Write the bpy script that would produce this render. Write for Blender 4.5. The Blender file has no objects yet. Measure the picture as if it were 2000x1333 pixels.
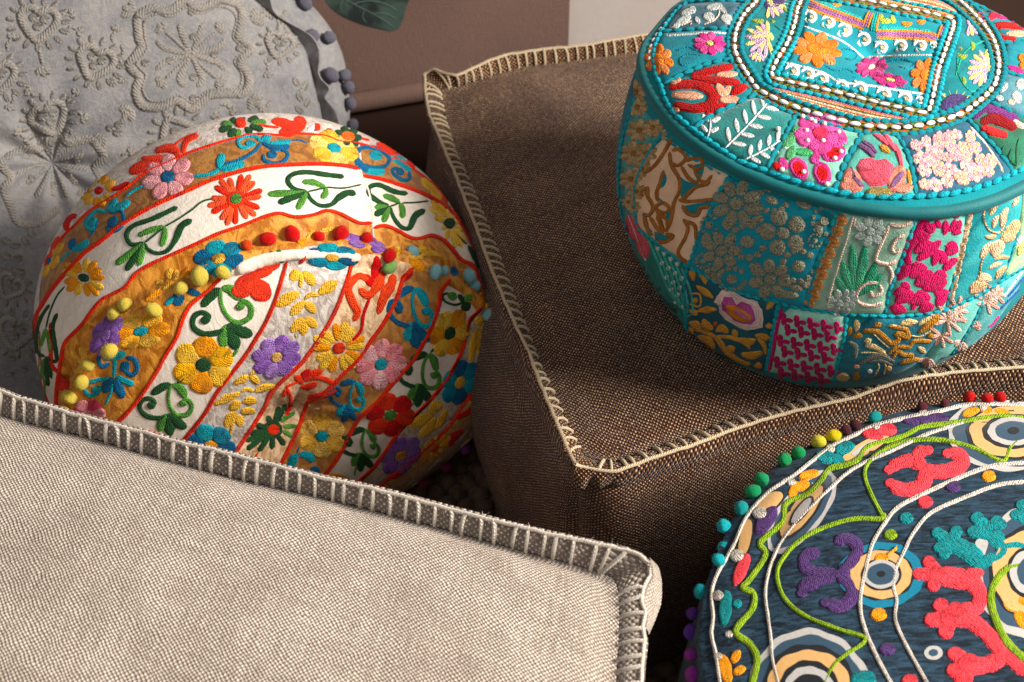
import bpy, math, random, colorsys
import numpy as np
from mathutils import Vector, Matrix
from mathutils.bvhtree import BVHTree
from mathutils.geometry import delaunay_2d_cdt
random.seed(7); rs = np.random.RandomState(7)
scene = bpy.context.scene
col = scene.collection
# ---------------------------------------------------------------- camera
F = 2800.0; PITCH = math.radians(42); CAMZ = 1.3
cd = bpy.data.cameras.new("camera"); cam = bpy.data.objects.new("camera", cd); col.objects.link(cam)
cam.location = (0, 0, CAMZ); cam.rotation_euler = (math.pi/2 - PITCH, 0, 0)
cd.sensor_width = 36; cd.lens = 36*F/2000; cd.clip_end = 60; cd.clip_start = .05
cd.dof.use_dof = True; cd.dof.focus_distance = 1.27; cd.dof.aperture_fstop = 8.5
scene.camera = cam
# ---------------------------------------------------------------- light: soft window light from the right, dim room
w = bpy.data.worlds.new("World"); scene.world = w; w.use_nodes = True
w.node_tree.nodes["Background"].inputs[0].default_value = (.94, .96, 1.0, 1)
w.node_tree.nodes["Background"].inputs[1].default_value = .205
def area(name, loc, target, sx, sy, power, colr):
    l = bpy.data.lights.new(name, 'AREA'); l.shape = 'RECTANGLE'; l.size = sx; l.size_y = sy; l.energy = power; l.color = colr
    o = bpy.data.objects.new(name, l); col.objects.link(o); o.location = loc
    o.rotation_euler = (Vector(target)-Vector(loc)).to_track_quat('-Z', 'Y').to_euler(); return o
area("window_light", (2.35, .55, 2.05), (.05, 1.0, .3), .95, .95, 222, (1, .935, .85))
area("room_fill", (-.6, -1.0, 2.6), (.1, 1.1, .3), 1.6, 1.2, 14, (1, .97, .94))
scene.view_settings.view_transform = 'Standard'; scene.view_settings.look = 'None'
scene.view_settings.exposure = 0; scene.view_settings.gamma = 1
# ---------------------------------------------------------------- projection helpers (pixels of the 2000 px wide photograph)
FW = np.array([0, math.cos(PITCH), -math.sin(PITCH)]); RT = np.array([1., 0, 0]); UP = np.cross(RT, FW); CO = np.array([0, 0, CAMZ])
def rayd(x, y): return FW*F + RT*(x-1000) + UP*(666.5-y)
def unz(x, y, z):
    d = rayd(x, y); return CO + d*((z-CAMZ)/d[2])
def dist_at(x, y, dd): return CO + rayd(x, y)/F*dd
def cr(pts, step=6.0, closed=False):
    """Catmull-Rom resample of a polyline"""
    p = np.array(pts, float); n = len(p); out = []
    if n < 3 and not closed:
        m = max(2, int(np.linalg.norm(p[-1]-p[0])/step)+1); return np.array([p[0]+(p[-1]-p[0])*t for t in np.linspace(0, 1, m)])
    rng = n if closed else n-1
    for i in range(rng):
        a, b = p[i], p[(i+1) % n]
        p0 = p[i-1] if (i > 0 or closed) else 2*a-b
        p3 = p[(i+2) % n] if (i+2 < n or closed) else 2*b-a
        m = max(1, int(math.ceil(np.linalg.norm(b-a)/step)))
        for k in range(m):
            t = k/m
            out.append(.5*((2*a)+(b-p0)*t+(2*p0-5*a+4*b-p3)*t*t+(3*a-p0-3*b+p3)*t**3))
    if not closed: out.append(p[-1])
    return np.array(out)
def at_len(P, k):
    """k evenly spaced points + tangents on polyline P"""
    P = np.asarray(P, float); s = np.r_[0, np.cumsum(np.linalg.norm(np.diff(P, axis=0), axis=1))]
    q = np.linspace(0, s[-1], k) if np.isscalar(k) else np.asarray(k)*s[-1]
    X = np.stack([np.interp(q, s, P[:, i]) for i in range(P.shape[1])], 1)
    e = s[-1]*.004+1e-9
    T = np.stack([np.interp(np.minimum(q+e, s[-1]), s, P[:, i])-np.interp(np.maximum(q-e, 0), s, P[:, i]) for i in range(P.shape[1])], 1)
    return X, T/np.maximum(np.linalg.norm(T, axis=1), 1e-12)[:, None]
def nz(P, scale, seed=0, octs=3):
    """cheap smooth noise: sum of sines"""
    r = np.random.RandomState(seed); P = np.asarray(P); o = np.zeros(P.shape[:-1]); a = 1.
    for k in range(octs):
        for j in range(4):
            d = r.normal(size=3); d /= np.linalg.norm(d)
            o += a*np.sin(P@d*scale*(2**k)*(.8+.4*r.rand())+r.rand()*6.28 + 1.3*np.sin(P@np.roll(d, 1)*scale*.7*(2**k)))/4
        a *= .5
    return o
# ---------------------------------------------------------------- materials
def lin(c):
    if isinstance(c, str): c = [int(c[i:i+2], 16)/255 for i in (0, 2, 4)]
    l = [(x/12.92 if x <= .04045 else ((x+.055)/1.055)**2.4) for x in c]; g = .3*l[0]+.6*l[1]+.1*l[2]
    return tuple(min(1, max(0., g+(x-g)*1.13)) for x in l)+(1,)
class S:
    """tiny socket algebra"""
    def __init__(s, nt, sock): s.nt = nt; s.k = sock
    def op(s, o, b=None, c=None):
        n = s.nt.nodes.new('ShaderNodeMath'); n.operation = o
        for i, v in enumerate((s, b, c)):
            if v is None: continue
            if isinstance(v, S): s.nt.links.new(v.k, n.inputs[i])
            else: n.inputs[i].default_value = v
        return S(s.nt, n.outputs[0])
    def __add__(s, b): return s.op('ADD', b)
    def __sub__(s, b): return s.op('SUBTRACT', b)
    def __mul__(s, b): return s.op('MULTIPLY', b)
    def sin(s): return s.op('SINE')
    def mx(s, b): return s.op('MAXIMUM', b)
    def mn(s, b): return s.op('MINIMUM', b)
    def step(s, a, b):
        n = s.nt.nodes.new('ShaderNodeMapRange'); n.interpolation_type = 'SMOOTHSTEP'; s.nt.links.new(s.k, n.inputs[0])
        n.inputs[1].default_value = a; n.inputs[2].default_value = b; return S(s.nt, n.outputs[0])
class M:
    def __init__(m, name, rough=.85, sheen=0., spec=.3):
        m.m = bpy.data.materials.new(name); m.m.use_nodes = True; m.nt = m.m.node_tree; m.b = m.nt.nodes["Principled BSDF"]
        m.b.inputs["Roughness"].default_value = rough; m.b.inputs["Specular IOR Level"].default_value = spec
        m.b.inputs["Sheen Weight"].default_value = sheen; m.b.inputs["Sheen Roughness"].default_value = .4
    def uv(m):
        n = m.nt.nodes.new('ShaderNodeUVMap'); s = m.nt.nodes.new('ShaderNodeSeparateXYZ'); m.nt.links.new(n.outputs[0], s.inputs[0])
        m.uvs = n.outputs[0]; return S(m.nt, s.outputs[0]), S(m.nt, s.outputs[1])
    def noise(m, scale, detail=3, vec=None, dist=0, rough=.5):
        n = m.nt.nodes.new('ShaderNodeTexNoise'); n.inputs['Scale'].default_value = scale; n.inputs['Detail'].default_value = detail
        n.inputs['Distortion'].default_value = dist; n.inputs['Roughness'].default_value = rough
        if vec is None:
            t = m.nt.nodes.new('ShaderNodeTexCoord'); vec = t.outputs['Object']
        m.nt.links.new(vec, n.inputs['Vector']); return S(m.nt, n.outputs[0])
    def voro(m, scale, feat='F1', rnd=1., vec=None):
        n = m.nt.nodes.new('ShaderNodeTexVoronoi'); n.inputs['Scale'].default_value = scale; n.feature = feat; n.inputs['Randomness'].default_value = rnd
        if vec is None:
            t = m.nt.nodes.new('ShaderNodeTexCoord'); vec = t.outputs['Object']
        m.nt.links.new(vec, n.inputs['Vector']); return S(m.nt, n.outputs[0])
    def vec(m, x, y, z=0.):
        n = m.nt.nodes.new('ShaderNodeCombineXYZ')
        for i, v in enumerate((x, y, z)):
            if isinstance(v, S): m.nt.links.new(v.k, n.inputs[i])
            else: n.inputs[i].default_value = v
        return n.outputs[0]
    def mix(m, f, a, b):
        n = m.nt.nodes.new('ShaderNodeMix'); n.data_type = 'RGBA'
        m.nt.links.new(f.k, n.inputs[0])
        for i, v in ((6, a), (7, b)):
            if isinstance(v, S): m.nt.links.new(v.k, n.inputs[i])
            else: n.inputs[i].default_value = v if len(v) == 4 else lin(v)
        return S(m.nt, n.outputs[2])
    def color(m, c):
        if isinstance(c, S): m.nt.links.new(c.k, m.b.inputs["Base Color"])
        else: m.b.inputs["Base Color"].default_value = lin(c)
    def bump(m, h, strength=.5, dist=.001):
        n = m.nt.nodes.new('ShaderNodeBump'); n.inputs['Strength'].default_value = strength; n.inputs['Distance'].default_value = dist
        m.nt.links.new(h.k, n.inputs['Height']); m.nt.links.new(n.outputs[0], m.b.inputs['Normal'])
def sc(c, k):
    """scale an sRGB hex colour in linear space"""
    l = lin(c); return tuple(min(1, x*k) for x in l[:3])+(1,)
_y = {}
def yarn(c, c2=None, name='yarn', pitch=.0017, satin=False):
    key = (c, c2, name, pitch, satin)
    if key in _y: return _y[key]
    m = M(name+'_'+c, .5 if satin else .88, .04, .2)
    u, v = m.uv()
    streak = m.noise(1., 2, m.vec(u*90, v*1100)); n1 = m.noise(70, 2); n2 = m.noise(1100, 2)
    rows = (v*(math.pi/pitch)+n1*2.).sin().op('ABSOLUTE')
    twist = ((u+v*.8)*(2*math.pi/(pitch*1.4))+n1*4.).sin()*.5+.5
    hi = sc(c2, 1.05) if c2 else sc(c, 1.25)
    f = (streak*1.3+n1*.6-.46+twist*.12+n2*.1).step(.08, .92)
    base = m.mix(f, sc(c, .62), hi)
    m.color(base)
    lp = m.voro(430, 'F1', .9)
    m.bump(rows*.5+twist*.4+n2*.8+streak*.8+lp*-1.2, 1., .0010)
    _y[key] = m.m; return m.m
def velvet(name, c, c2, crush=.5, scale=60, sheen=.15, rough=.7):
    sheen *= .4
    m = M(name, rough, sheen, .35)
    t = m.nt.nodes.new('ShaderNodeTexCoord'); mp = m.nt.nodes.new('ShaderNodeMapping'); mp.inputs['Scale'].default_value = (1, 1, .45); mp.inputs['Rotation'].default_value = (.5, .7, .6)
    m.nt.links.new(t.outputs['Object'], mp.inputs['Vector'])
    a = m.noise(scale, 4, mp.outputs[0], 1.2, .65); b = m.noise(700, 2)
    m.color(m.mix((a.step(.5-.14*1/crush*.5, .5+.14/crush*.5))*1., lin(c), lin(c2)))
    m.bump(a*1.+b*.25, .5*crush+.2, .003)
    return m.m
def weave(name, dark, light, p=.0018, worn=.5, bumpd=.0012, k=1.0, lo=.05, hi=.55, spk=1.5):
    m = M(name, .92, .15, .2); u, v = m.uv()
    d1 = m.noise(60, 2, m.uvs); u2 = u+d1*.005; v2 = v+m.noise(47, 2, m.uvs)*.005
    nub = ((u2*(math.pi/p)).sin()*(v2*(math.pi/p)).sin())
    grain = m.noise(420, 2, m.uvs); pw = m.noise(14, 4, m.uvs, 0, .6)
    sx = m.noise(1., 2, m.vec(u*30, v*600)); sy = m.noise(1., 2, m.vec(u*600, v*30))
    sp = m.noise(190, 3, m.uvs, 0, .7)
    f = (nub*.9+grain*1.1-.55+(sp-.5)*spk+(pw-.5)*worn*1.6+(sx-.5)*.5*k+(sy-.5)*.5*k).step(lo, hi+.2)
    m.color(m.mix(f, lin(dark), lin(light)))
    m.bump(nub+grain*.6, .9, bumpd)
    return m.m
# ---------------------------------------------------------------- object helpers
def tag(o, label=None, cat=None, group=None, kind=None):
    if label: o['label'] = label
    if cat: o['category'] = cat
    if group: o['group'] = group
    if kind: o['kind'] = kind
    return o
def empty(name, loc, label, cat, group=None):
    o = bpy.data.objects.new(name, None); o.empty_display_size = .05; col.objects.link(o); o.location = loc; o['o'] = 0; del o['o']
    return tag(o, label, cat, group)
def rootloc(p):
    v = Vector((0, 0, 0))
    while p is not None: v += p.location; p = p.parent
    return v
def mk(name, V, Fc, mat, parent=None, uv=None, smooth=True, mats=None, midx=None):
    V = np.asarray(V, float)
    if parent is not None: V = V-np.array(rootloc(parent))
    me = bpy.data.meshes.new(name); me.from_pydata(V.tolist(), [], [list(map(int, f)) for f in Fc])
    if smooth: me.polygons.foreach_set('use_smooth', [True]*len(me.polygons))
    if uv is not None:
        l = me.uv_layers.new(name='UVMap'); vi = np.zeros(len(me.loops), dtype=int); me.loops.foreach_get('vertex_index', vi)
        l.data.foreach_set('uv', np.asarray(uv, float)[vi].ravel())
    for x in (mats or [mat]): me.materials.append(x)
    if midx is not None: me.polygons.foreach_set('material_index', list(midx))
    me.update()
    o = bpy.data.objects.new(name, me); col.objects.link(o); o.parent = parent
    return o
def inst(src, name, mtx, parent, label=None):
    """copy sharing the mesh, placed by world matrix"""
    o = src.copy(); o.name = name; col.objects.link(o); o.parent = parent
    o.matrix_local = Matrix.Translation(-rootloc(parent)) @ mtx
    return o
def grid(P, cu=False, cv=False, uv=None, flip=False):
    """P (nu,nv,3) -> verts, faces, uv"""
    nu, nv = P.shape[:2]; f = []
    for i in range(nu if cu else nu-1):
        for j in range(nv if cv else nv-1):
            a, b, c, d = i*nv+j, ((i+1) % nu)*nv+j, ((i+1) % nu)*nv+(j+1) % nv, i*nv+(j+1) % nv
            f.append((a, d, c, b) if flip else (a, b, c, d))
    if uv is None:
        du = np.linalg.norm(np.diff(P, axis=0), axis=2).mean(1); dv = np.linalg.norm(np.diff(P, axis=1), axis=2).mean(0)
        U, W = np.meshgrid(np.r_[0, np.cumsum(du)], np.r_[0, np.cumsum(dv)], indexing='ij'); uv = np.stack([U, W], -1)
    return P.reshape(-1, 3), f, uv.reshape(-1, 2)
class Surf:
    def __init__(s, V, Fc, guess):
        s.V = np.asarray(V); s.F = Fc; s.b = BVHTree.FromPolygons([tuple(v) for v in s.V.tolist()], [tuple(f) for f in Fc]); s.g = guess
    def hit(s, x, y):
        d = rayd(x, y); d = d/np.linalg.norm(d)
        loc, n, i, t = s.b.ray_cast(Vector(CO), Vector(d))
        if loc is None:
            p = CO+d*s.g
            for k in range(3):
                loc, n, i, t = s.b.find_nearest(Vector(p)); p = CO+d*float((np.array(loc)-CO)@d)
        else: s.g = t
        n = np.array(n)
        if n@d > 0: n = -n
        return np.array(loc), n
def drape(surf, px, lift):
    """px (k,2), lift scalar or (k,) -> world points"""
    out = np.empty((len(px), 3)); L = np.broadcast_to(lift, (len(px),))
    for i, (x, y) in enumerate(px):
        p, n = surf.hit(x, y); out[i] = p+n*L[i]
    return out
MM = .00046   # metres per photo pixel at the focus
def stroke_geo(surf, pts, wpx, h=.0016, step=6., closed=False, tip=True, base=-.0006):
    C = cr(pts, step, closed); n = len(C)
    W = np.interp(np.linspace(0, 1, n), np.linspace(0, 1, len(wpx)), wpx) if not np.isscalar(wpx) else np.full(n, float(wpx))
    W = W*1.2*(1+.05*np.sin(np.arange(n)*1.9+C[0, 0])+.05*np.sin(np.arange(n)*.83+C[0, 1]))
    T = np.gradient(C, axis=0) if not closed else (np.roll(C, -1, 0)-np.roll(C, 1, 0)); T /= np.maximum(np.linalg.norm(T, axis=1), 1e-9)[:, None]
    N = np.stack([-T[:, 1], T[:, 0]], 1)
    s = np.r_[0, np.cumsum(np.linalg.norm(np.diff(C, axis=0), axis=1))]
    prof = ((-1, base), (-.84, .70*h), (-.3, .95*h), (.3, .95*h), (.84, .70*h), (1, base)) if np.max(W) > 7 else ((-1, base), (-.45, h*.9), (.45, h*.9), (1, base))
    tipf = np.ones(n)
    if tip and not closed:
        r = np.maximum(W/2, 1); e = np.minimum(s, s[-1]-s)/r
        tipf = np.sqrt(np.clip(1-(1-np.clip(e, 0, 1))**2, .08, 1))
        # extend the ends a little so that caps look round
    cols = []; uvs = []
    for q, hh in prof:
        cols.append(drape(surf, C+N*(q*W/2*tipf)[:, None], np.where(tipf < .5, hh*.5, hh)))
        uvs.append(np.stack([s*MM, q*W/2*MM+.0], 1))
    P = np.stack(cols, 1); U = np.stack(uvs, 1)
    return grid(P, closed, False, U)
def join(geos):
    V = []; Fc = []; U = []; o = 0
    for v, f, u in geos:
        V.append(v); Fc += [tuple(i+o for i in q) for q in f]; U.append(u); o += len(v)
    return np.concatenate(V), Fc, np.concatenate(U)
def stroke(name, surf, pts, wpx, mat, parent, h=.0016, **k):
    V, f, u = stroke_geo(surf, pts, wpx, h, **k); return mk(name, V, f, mat, parent, u)
def dome_geo(surf, out, h=.002, rings=(1., .9, .68, .36), prof=(-.0004, .78, 1., .97), c=None, step=7.):
    O = np.asarray(out, float); c = O.mean(0) if c is None else np.array(c, float); n = len(O)
    O = c+(O-c)*(1+.035*np.sin(np.arange(n)*2.4+O[0, 0])+.02*np.sin(np.arange(n)*5.1+O[0, 1]))[:, None]
    V = []; U = []
    dp = np.linalg.norm(np.diff(np.r_[O, O[:1]], axis=0), axis=1); a = np.r_[0, np.cumsum(dp)][:-1]; R = np.linalg.norm(O-c, axis=1).mean()
    for i, (r, p) in enumerate(zip(rings, prof)):
        V.append(drape(surf, c+(O-c)*r, p*h if i else -.0005)); U.append(np.stack([a*MM*r, np.full(n, (1-r)*R*MM)], 1))
    V.append(drape(surf, [c], h)); U.append([[0, R*MM]])
    f = []
    for i in range(len(rings)-1):
        for j in range(n):
            f.append((i*n+j, i*n+(j+1) % n, (i+1)*n+(j+1) % n, (i+1)*n+j))
    k = (len(rings)-1)*n
    for j in range(n): f.append((k+j, k+(j+1) % n, k+n))
    return np.concatenate(V), f, np.concatenate(U)
def dome(name, surf, out, mat, parent, h=.002, **k):
    V, f, u = dome_geo(surf, out, h, **k); return mk(name, V, f, mat, parent, u)
def ell(c, a, b, ang=0, n=14, sq=1.):
    """ellipse outline in px, angle in degrees; sq<1 makes it egg-shaped"""
    t = np.linspace(0, 2*np.pi, n, endpoint=False); x = a*np.cos(t); y = b*np.sin(t)*(1-(1-sq)*(-np.cos(t)*.5+.5)); q = math.radians(ang)
    return np.stack([c[0]+x*math.cos(q)-y*math.sin(q), c[1]+x*math.sin(q)+y*math.cos(q)], 1)
def inpoly(p, poly):
    x, y = p[:, 0], p[:, 1]; ins = np.zeros(len(p), bool); n = len(poly)
    for i in range(n):
        x1, y1 = poly[i]; x2, y2 = poly[(i+1) % n]
        c = ((y1 > y) != (y2 > y)) & (x < (x2-x1)*(y-y1)/((y2-y1) if y2 != y1 else 1e-9)+x1); ins ^= c
    return ins
def edist(p, poly):
    d = np.full(len(p), 1e9); n = len(poly)
    for i in range(n):
        a = poly[i]; b = poly[(i+1) % n]; ab = b-a; t = np.clip(((p-a)@ab)/max(ab@ab, 1e-9), 0, 1)
        d = np.minimum(d, np.linalg.norm(p-(a+t[:, None]*ab), axis=1))
    return d
def patch_geo(surf, poly, lift=.0005, puff=0., wid=12., gs=8., skirt=True):
    """polygon draped on a surface with real triangles, optionally puffed like a cushion"""
    B = cr(np.r_[poly, [poly[0]]], gs)[:-1] if len(poly) < 400 else np.array(poly)
    B = np.array([b for i, b in enumerate(B) if np.linalg.norm(b-B[i-1]) > .3])
    lo, hi = B.min(0), B.max(0)
    X, Y = np.meshgrid(np.arange(lo[0]+gs/2, hi[0], gs), np.arange(lo[1]+gs/2, hi[1], gs)); G = np.stack([X.ravel(), Y.ravel()], 1); G[:, 0] += (np.arange(len(G)) % 2)*.01
    G = G[inpoly(G, B)]; 
    if len(G): G = G[edist(G, B) > gs*.45]
    allp = np.r_[B, G] if len(G) else B; nb = len(B)
    r = delaunay_2d_cdt([Vector(p) for p in allp], [], [list(range(nb))], 1, 1e-4)
    vs = np.array([tuple(v) for v in r[0]]); fc = [tuple(f) for f in r[2]]
    d = edist(vs, B); hgt = lift+puff*np.sqrt(np.clip(1-(1-np.clip(d/wid, 0, 1))**2, 0, 1))
    V = drape(surf, vs, hgt); U = vs*MM
    # skirt down into the cloth below
    fc = [f if (lambda a, b, c: (b[0]-a[0])*(c[1]-a[1])-(b[1]-a[1])*(c[0]-a[0]))(vs[f[0]], vs[f[1]], vs[f[2]]) < 0 else f[::-1] for f in fc]
    if skirt:
        idx = [i for i in range(len(vs)) if d[i] < .05]
        # boundary edges
        ec = {}
        for f in fc:
            for a, b in zip(f, f[1:]+f[:1]): ec[(a, b)] = 1
        be = [(a, b) for (a, b) in ec if (b, a) not in ec]; used = sorted({i for e in be for i in e}); mp = {i: len(vs)+k for k, i in enumerate(used)}
        V2 = drape(surf, vs[used], -.0008); V = np.r_[V, V2]; U = np.r_[U, U[used]]
        fc = fc+[(b, a, mp[a], mp[b]) for a, b in be]
    return V, fc, U
REG = {}
def patch(name, surf, poly, mat, parent, **k):
    V, f, u = patch_geo(surf, np.asarray(poly, float), **k); REG.setdefault(id(surf), []).append((V, f)); return mk(name, V, f, mat, parent, u)
def layered(surf):
    """the same surface with the cloth patches laid on it, for embroidery on top"""
    L = [(surf.V, surf.F)]+REG.get(id(surf), []); V = []; F2 = []; o = 0
    for v, f in L: V.append(v); F2 += [tuple(i+o for i in q) for q in f]; o += len(v)
    return Surf(np.concatenate(V), F2, surf.g)
def tube_geo(P, r, k=7, closed=False, flat=1., nrm=None):
    """tube along 3-D points"""
    P = np.asarray(P, float); n = len(P); R = np.interp(np.linspace(0, 1, n), np.linspace(0, 1, len(r)), r) if not np.isscalar(r) else np.full(n, float(r))
    T = np.gradient(P, axis=0) if not closed else (np.roll(P, -1, 0)-np.roll(P, 1, 0)); T /= np.maximum(np.linalg.norm(T, axis=1), 1e-12)[:, None]
    up = np.array([0, 0, 1.]) if nrm is None else None
    out = []; s = np.r_[0, np.cumsum(np.linalg.norm(np.diff(P, axis=0), axis=1))]; uv = []
    pa = None
    for i in range(n):
        if nrm is not None: b = nrm[i]-T[i]*(nrm[i]@T[i])
        else:
            b = pa if pa is not None else (up if abs(T[i][2]) < .9 else np.array([1., 0, 0])); b = b-T[i]*(b@T[i])
        b /= max(np.linalg.norm(b), 1e-9); pa = b; c = np.cross(T[i], b)
        t = np.linspace(0, 2*np.pi, k, endpoint=False); out.append(P[i]+R[i]*(np.cos(t)[:, None]*b*flat+np.sin(t)[:, None]*c)); uv.append(np.stack([np.full(k, s[i]), t*R[i]], 1))
    V, f, U = grid(np.array(out), closed, True, np.array(uv), flip=True)
    if not closed: f += [tuple(range(k)), tuple(range(len(V)-1, len(V)-k-1, -1))]
    return V, f, U
def tube(name, P, r, mat, parent, **k):
    V, f, u = tube_geo(P, r, **k); return mk(name, V, f, mat, parent, u)
def ball_geo(n1=8, n2=12, amp=.06, seed=0, ax=(1, 1, 1)):
    t = np.linspace(0, np.pi, n1); p = np.linspace(0, 2*np.pi, n2, endpoint=False)
    P = np.stack([np.outer(np.sin(t), np.cos(p)), np.outer(np.sin(t), np.sin(p)), np.outer(np.cos(t), np.ones(n2))], -1)
    P = P*(1+amp*nz(P, 3.2, seed, 3))[..., None]; P[0] = P[0].mean(0); P[-1] = P[-1].mean(0); P = P*np.array(ax)
    V, f, u = grid(P, False, True, np.stack(np.meshgrid(t*.006, p*.004, indexing='ij'), -1)); return V, f, u

def fuzzy_ball(seed):
    v, f, u = ball_geo(9, 13, .10, seed); r = np.random.RandomState(seed); V = [v]; F2 = list(f); U2 = [u]; o = len(v)
    for i in range(260):
        d = r.normal(size=3); d /= np.linalg.norm(d); t = np.cross(d, r.normal(size=3)); t /= np.linalg.norm(t); L = .08+.18*r.rand(); b = d+t*(r.rand()-.5)*.3
        V.append(np.array([d*.94+t*.022, d*.94-t*.022, d*.96+b*L])); F2.append((o, o+1, o+2)); U2.append(np.zeros((3, 2))); o += 3
    return np.concatenate(V), F2, np.concatenate(U2)
# ================================================================ materials
m_wall = M('plaster', .9, 0, .2); nn = m_wall.noise(9, 5); n2_ = m_wall.noise(90, 3)
m_wall.color(m_wall.mix(nn, lin('9a918c'), lin('a8a09b'))); m_wall.bump(nn+n2_*.25, .35, .004); WALL = m_wall.m
m_t = M('tapestry_linen', .97, 0, .05); uu, vv = m_t.uv(); m1_ = m_t.noise(5, 4); m2_ = m_t.noise(1., 2, m_t.vec(uu*900, vv*60)); m3_ = m_t.noise(1., 2, m_t.vec(uu*60, vv*900))
m_t.color(m_t.mix((m1_*.6+m2_*.3+m3_*.3-.2), lin('57443e'), lin('7a645c'))); m_t.bump(m2_+m3_+m_t.noise(500, 2), .6, .0015); TAP = m_t.m
m_l = M('leaf_print', .9, .1, .2); l1_ = m_l.noise(24, 4, None, 1.5); m_l.color(m_l.mix(l1_.step(.35, .65), lin('1d2221'), lin('384640'))); LEAFP = m_l.m
m_w = M('wall_foot_shade', .55, 0, .3); w1_ = m_w.noise(12, 4); m_w.color(m_w.mix(w1_, lin('2a1c18'), lin('3c2a24'))); FOOT_SHADE = m_w.m  # dark tone standing in for the shadow below the hanging
m_r = M('wool_felt', .95, .2, .1); r1_ = m_r.noise(55, 3); r2_ = m_r.noise(400, 2); m_r.color(m_r.mix(r1_.step(.3, .7), lin('4a3a2f'), lin('675546'))); m_r.bump(r2_+m_r.noise(160, 2), .6, .002); RUG = m_r.m
m_f = M('floor_boards', .6, 0, .3); f1_ = m_f.noise(6, 4); m_f.color(m_f.mix(f1_, lin('3f3027'), lin('55432f'))); FLOOR = m_f.m
BROWN = weave('brown_jute_weave', '351a0c', 'dcb48c', .0023, .5, .0012, .6, .22, .95)
BROWN_S = weave('brown_side_weave', '351a0c', 'd6b08c', .0021, .6, .0012, .6, .22, .95)
BEIGE = weave('beige_weave', '8c7e73', 'dfd3c6', .0019, .7, .0009, 2.6, -.45, .8, .7)
BEIGE_F = weave('beige_flange_weave', '84766b', 'ece4da', .0026, .25, .0016, .3, .2, .95)
def cord_mat(name, c, c2):
    m = M(name, .85, .3, .2); u, v = m.uv(); tw = ((u*1.0+v*1.2)*(2*math.pi/.0028)).sin(); n = m.noise(500, 2)
    m.color(m.mix(tw*.25+n*.6, lin(c2), lin(c))); m.bump(tw+n*.8, .8, .0006); return m.m
CREAM = cord_mat('cream_wool', 'f1e8dc', 'd9cbbb'); TAN = cord_mat('tan_wool', 'e6d5ba', 'bda685')
# ================================================================ room
def plane_obj(name, V, mat, uvm=True):
    V = np.array(V, float); u = np.linalg.norm(V[1]-V[0]); v = np.linalg.norm(V[3]-V[0])
    return mk(name, V, [(0, 1, 2, 3)], mat, None, [(0, 0), (u, 0), (u, v), (0, v)], False)
tag(plane_obj('floor', [(-6, -4, 0), (6, -4, 0), (6, 6, 0), (-6, 6, 0)], FLOOR), kind='structure')
WD = np.array([math.cos(math.radians(17.8)), math.sin(math.radians(17.8)), 0]); WN = np.array([WD[1], -WD[0], 0]); WP = np.array([-.108, 1.78, 0])
def wpt(s, z, off=0.): return WP+WD*s+WN*off+np.array([0, 0, z])
V = [wpt(-3.5, 0), wpt(4, 0), wpt(4, 2.6), wpt(-3.5, 2.6), wpt(-3.5, 0, -.12), wpt(4, 0, -.12), wpt(4, 2.6, -.12), wpt(-3.5, 2.6, -.12)]
tag(mk('wall', V, [(0, 1, 2, 3), (5, 4, 7, 6), (3, 2, 6, 7), (4, 0, 3, 7), (1, 5, 6, 2)], WALL, smooth=False), 'plain greyish plaster wall behind the poufs and cushions', 'wall', kind='structure')
V = [wpt(s, z, o) for o in (.001, .018) for s, z in ((-3.5, 0), (4, 0), (4, .196), (-3.5, .196))]
tag(mk('wall_shade_strip', V, [(4, 5, 6, 7), (3, 7, 6, 2), (0, 4, 7, 3), (1, 2, 6, 5)], FOOT_SHADE, smooth=False), 'dark brown skirting board along the foot of the wall', 'skirting', kind='structure')  # dark strip added where the wall foot lies in shade
# tapestry: hanging cloth with a rolled hem and a painted leaf
def wall_s(p): return float((np.array(p)-WP)@WD)
s1 = wall_s((.0745, 1.838, 0)); zb_ = .187
tp = empty('wall_hanging', tuple(wpt(s1-.5, zb_, .02)), 'brown cloth wall hanging with painted green leaf and rolled hem, behind the cushions', 'wall hanging')
nu, nv = 60, 26; ss = np.linspace(-1.35, s1, nu); zz = np.linspace(zb_+.028, 1.3, nv)
P = np.array([[wpt(s, z, .020+.0025*math.sin(s*9)*(1-min(1, (z-zb_)*1.2))) for z in zz] for s in ss]); TV, TF, TU = grid(P)
mk('cloth', TV, TF, TAP, tp, TU)
# side selvedge gives the cloth its thickness
mk('selvedge', [wpt(s1, zz[0], .020), wpt(s1, zz[-1], .020), wpt(s1, zz[-1], .016), wpt(s1, zz[0], .016)], [(0, 1, 2, 3)], TAP, tp, [(0, 0), (0, 1), (.01, 1), (.01, 0)], False)
th_ = np.linspace(0, 2*np.pi, 14, endpoint=False)
P = np.array([[wpt(s, zb_+.013+.015*math.cos(t), .020+.0135*math.sin(t)) for t in th_] for s in ss]); V, f, u = grid(P, False, True)
f += [tuple(range(len(V)-14, len(V)))]; mk('rolled_hem', V, f, TAP, tp, u)
ts = Surf(TV, TF, 2.2)
patch('painted_leaf', ts, [(625, -30), (640, 8), (665, 30), (700, 46), (735, 56), (768, 61), (783, 48), (790, 24), (789, -30)], LEAFP, tp, lift=.0006, gs=14, skirt=False)
m_v = M('leaf_vein_print', .95, 0, .1); m_v.color('45544d'); VEINP = m_v.m
ts2 = layered(ts)
for L_ in ([(640, -20), (690, 8), (740, 34), (770, 55)], [(690, 8), (720, 2), (752, 8), (776, 22)], [(712, 20), (708, 34), (716, 46)], [(728, 28), (750, 26), (774, 38)], [(672, -2), (664, 12), (668, 26)]): stroke('leaf_vein', ts2, L_, 3, VEINP, tp, .0006)
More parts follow.
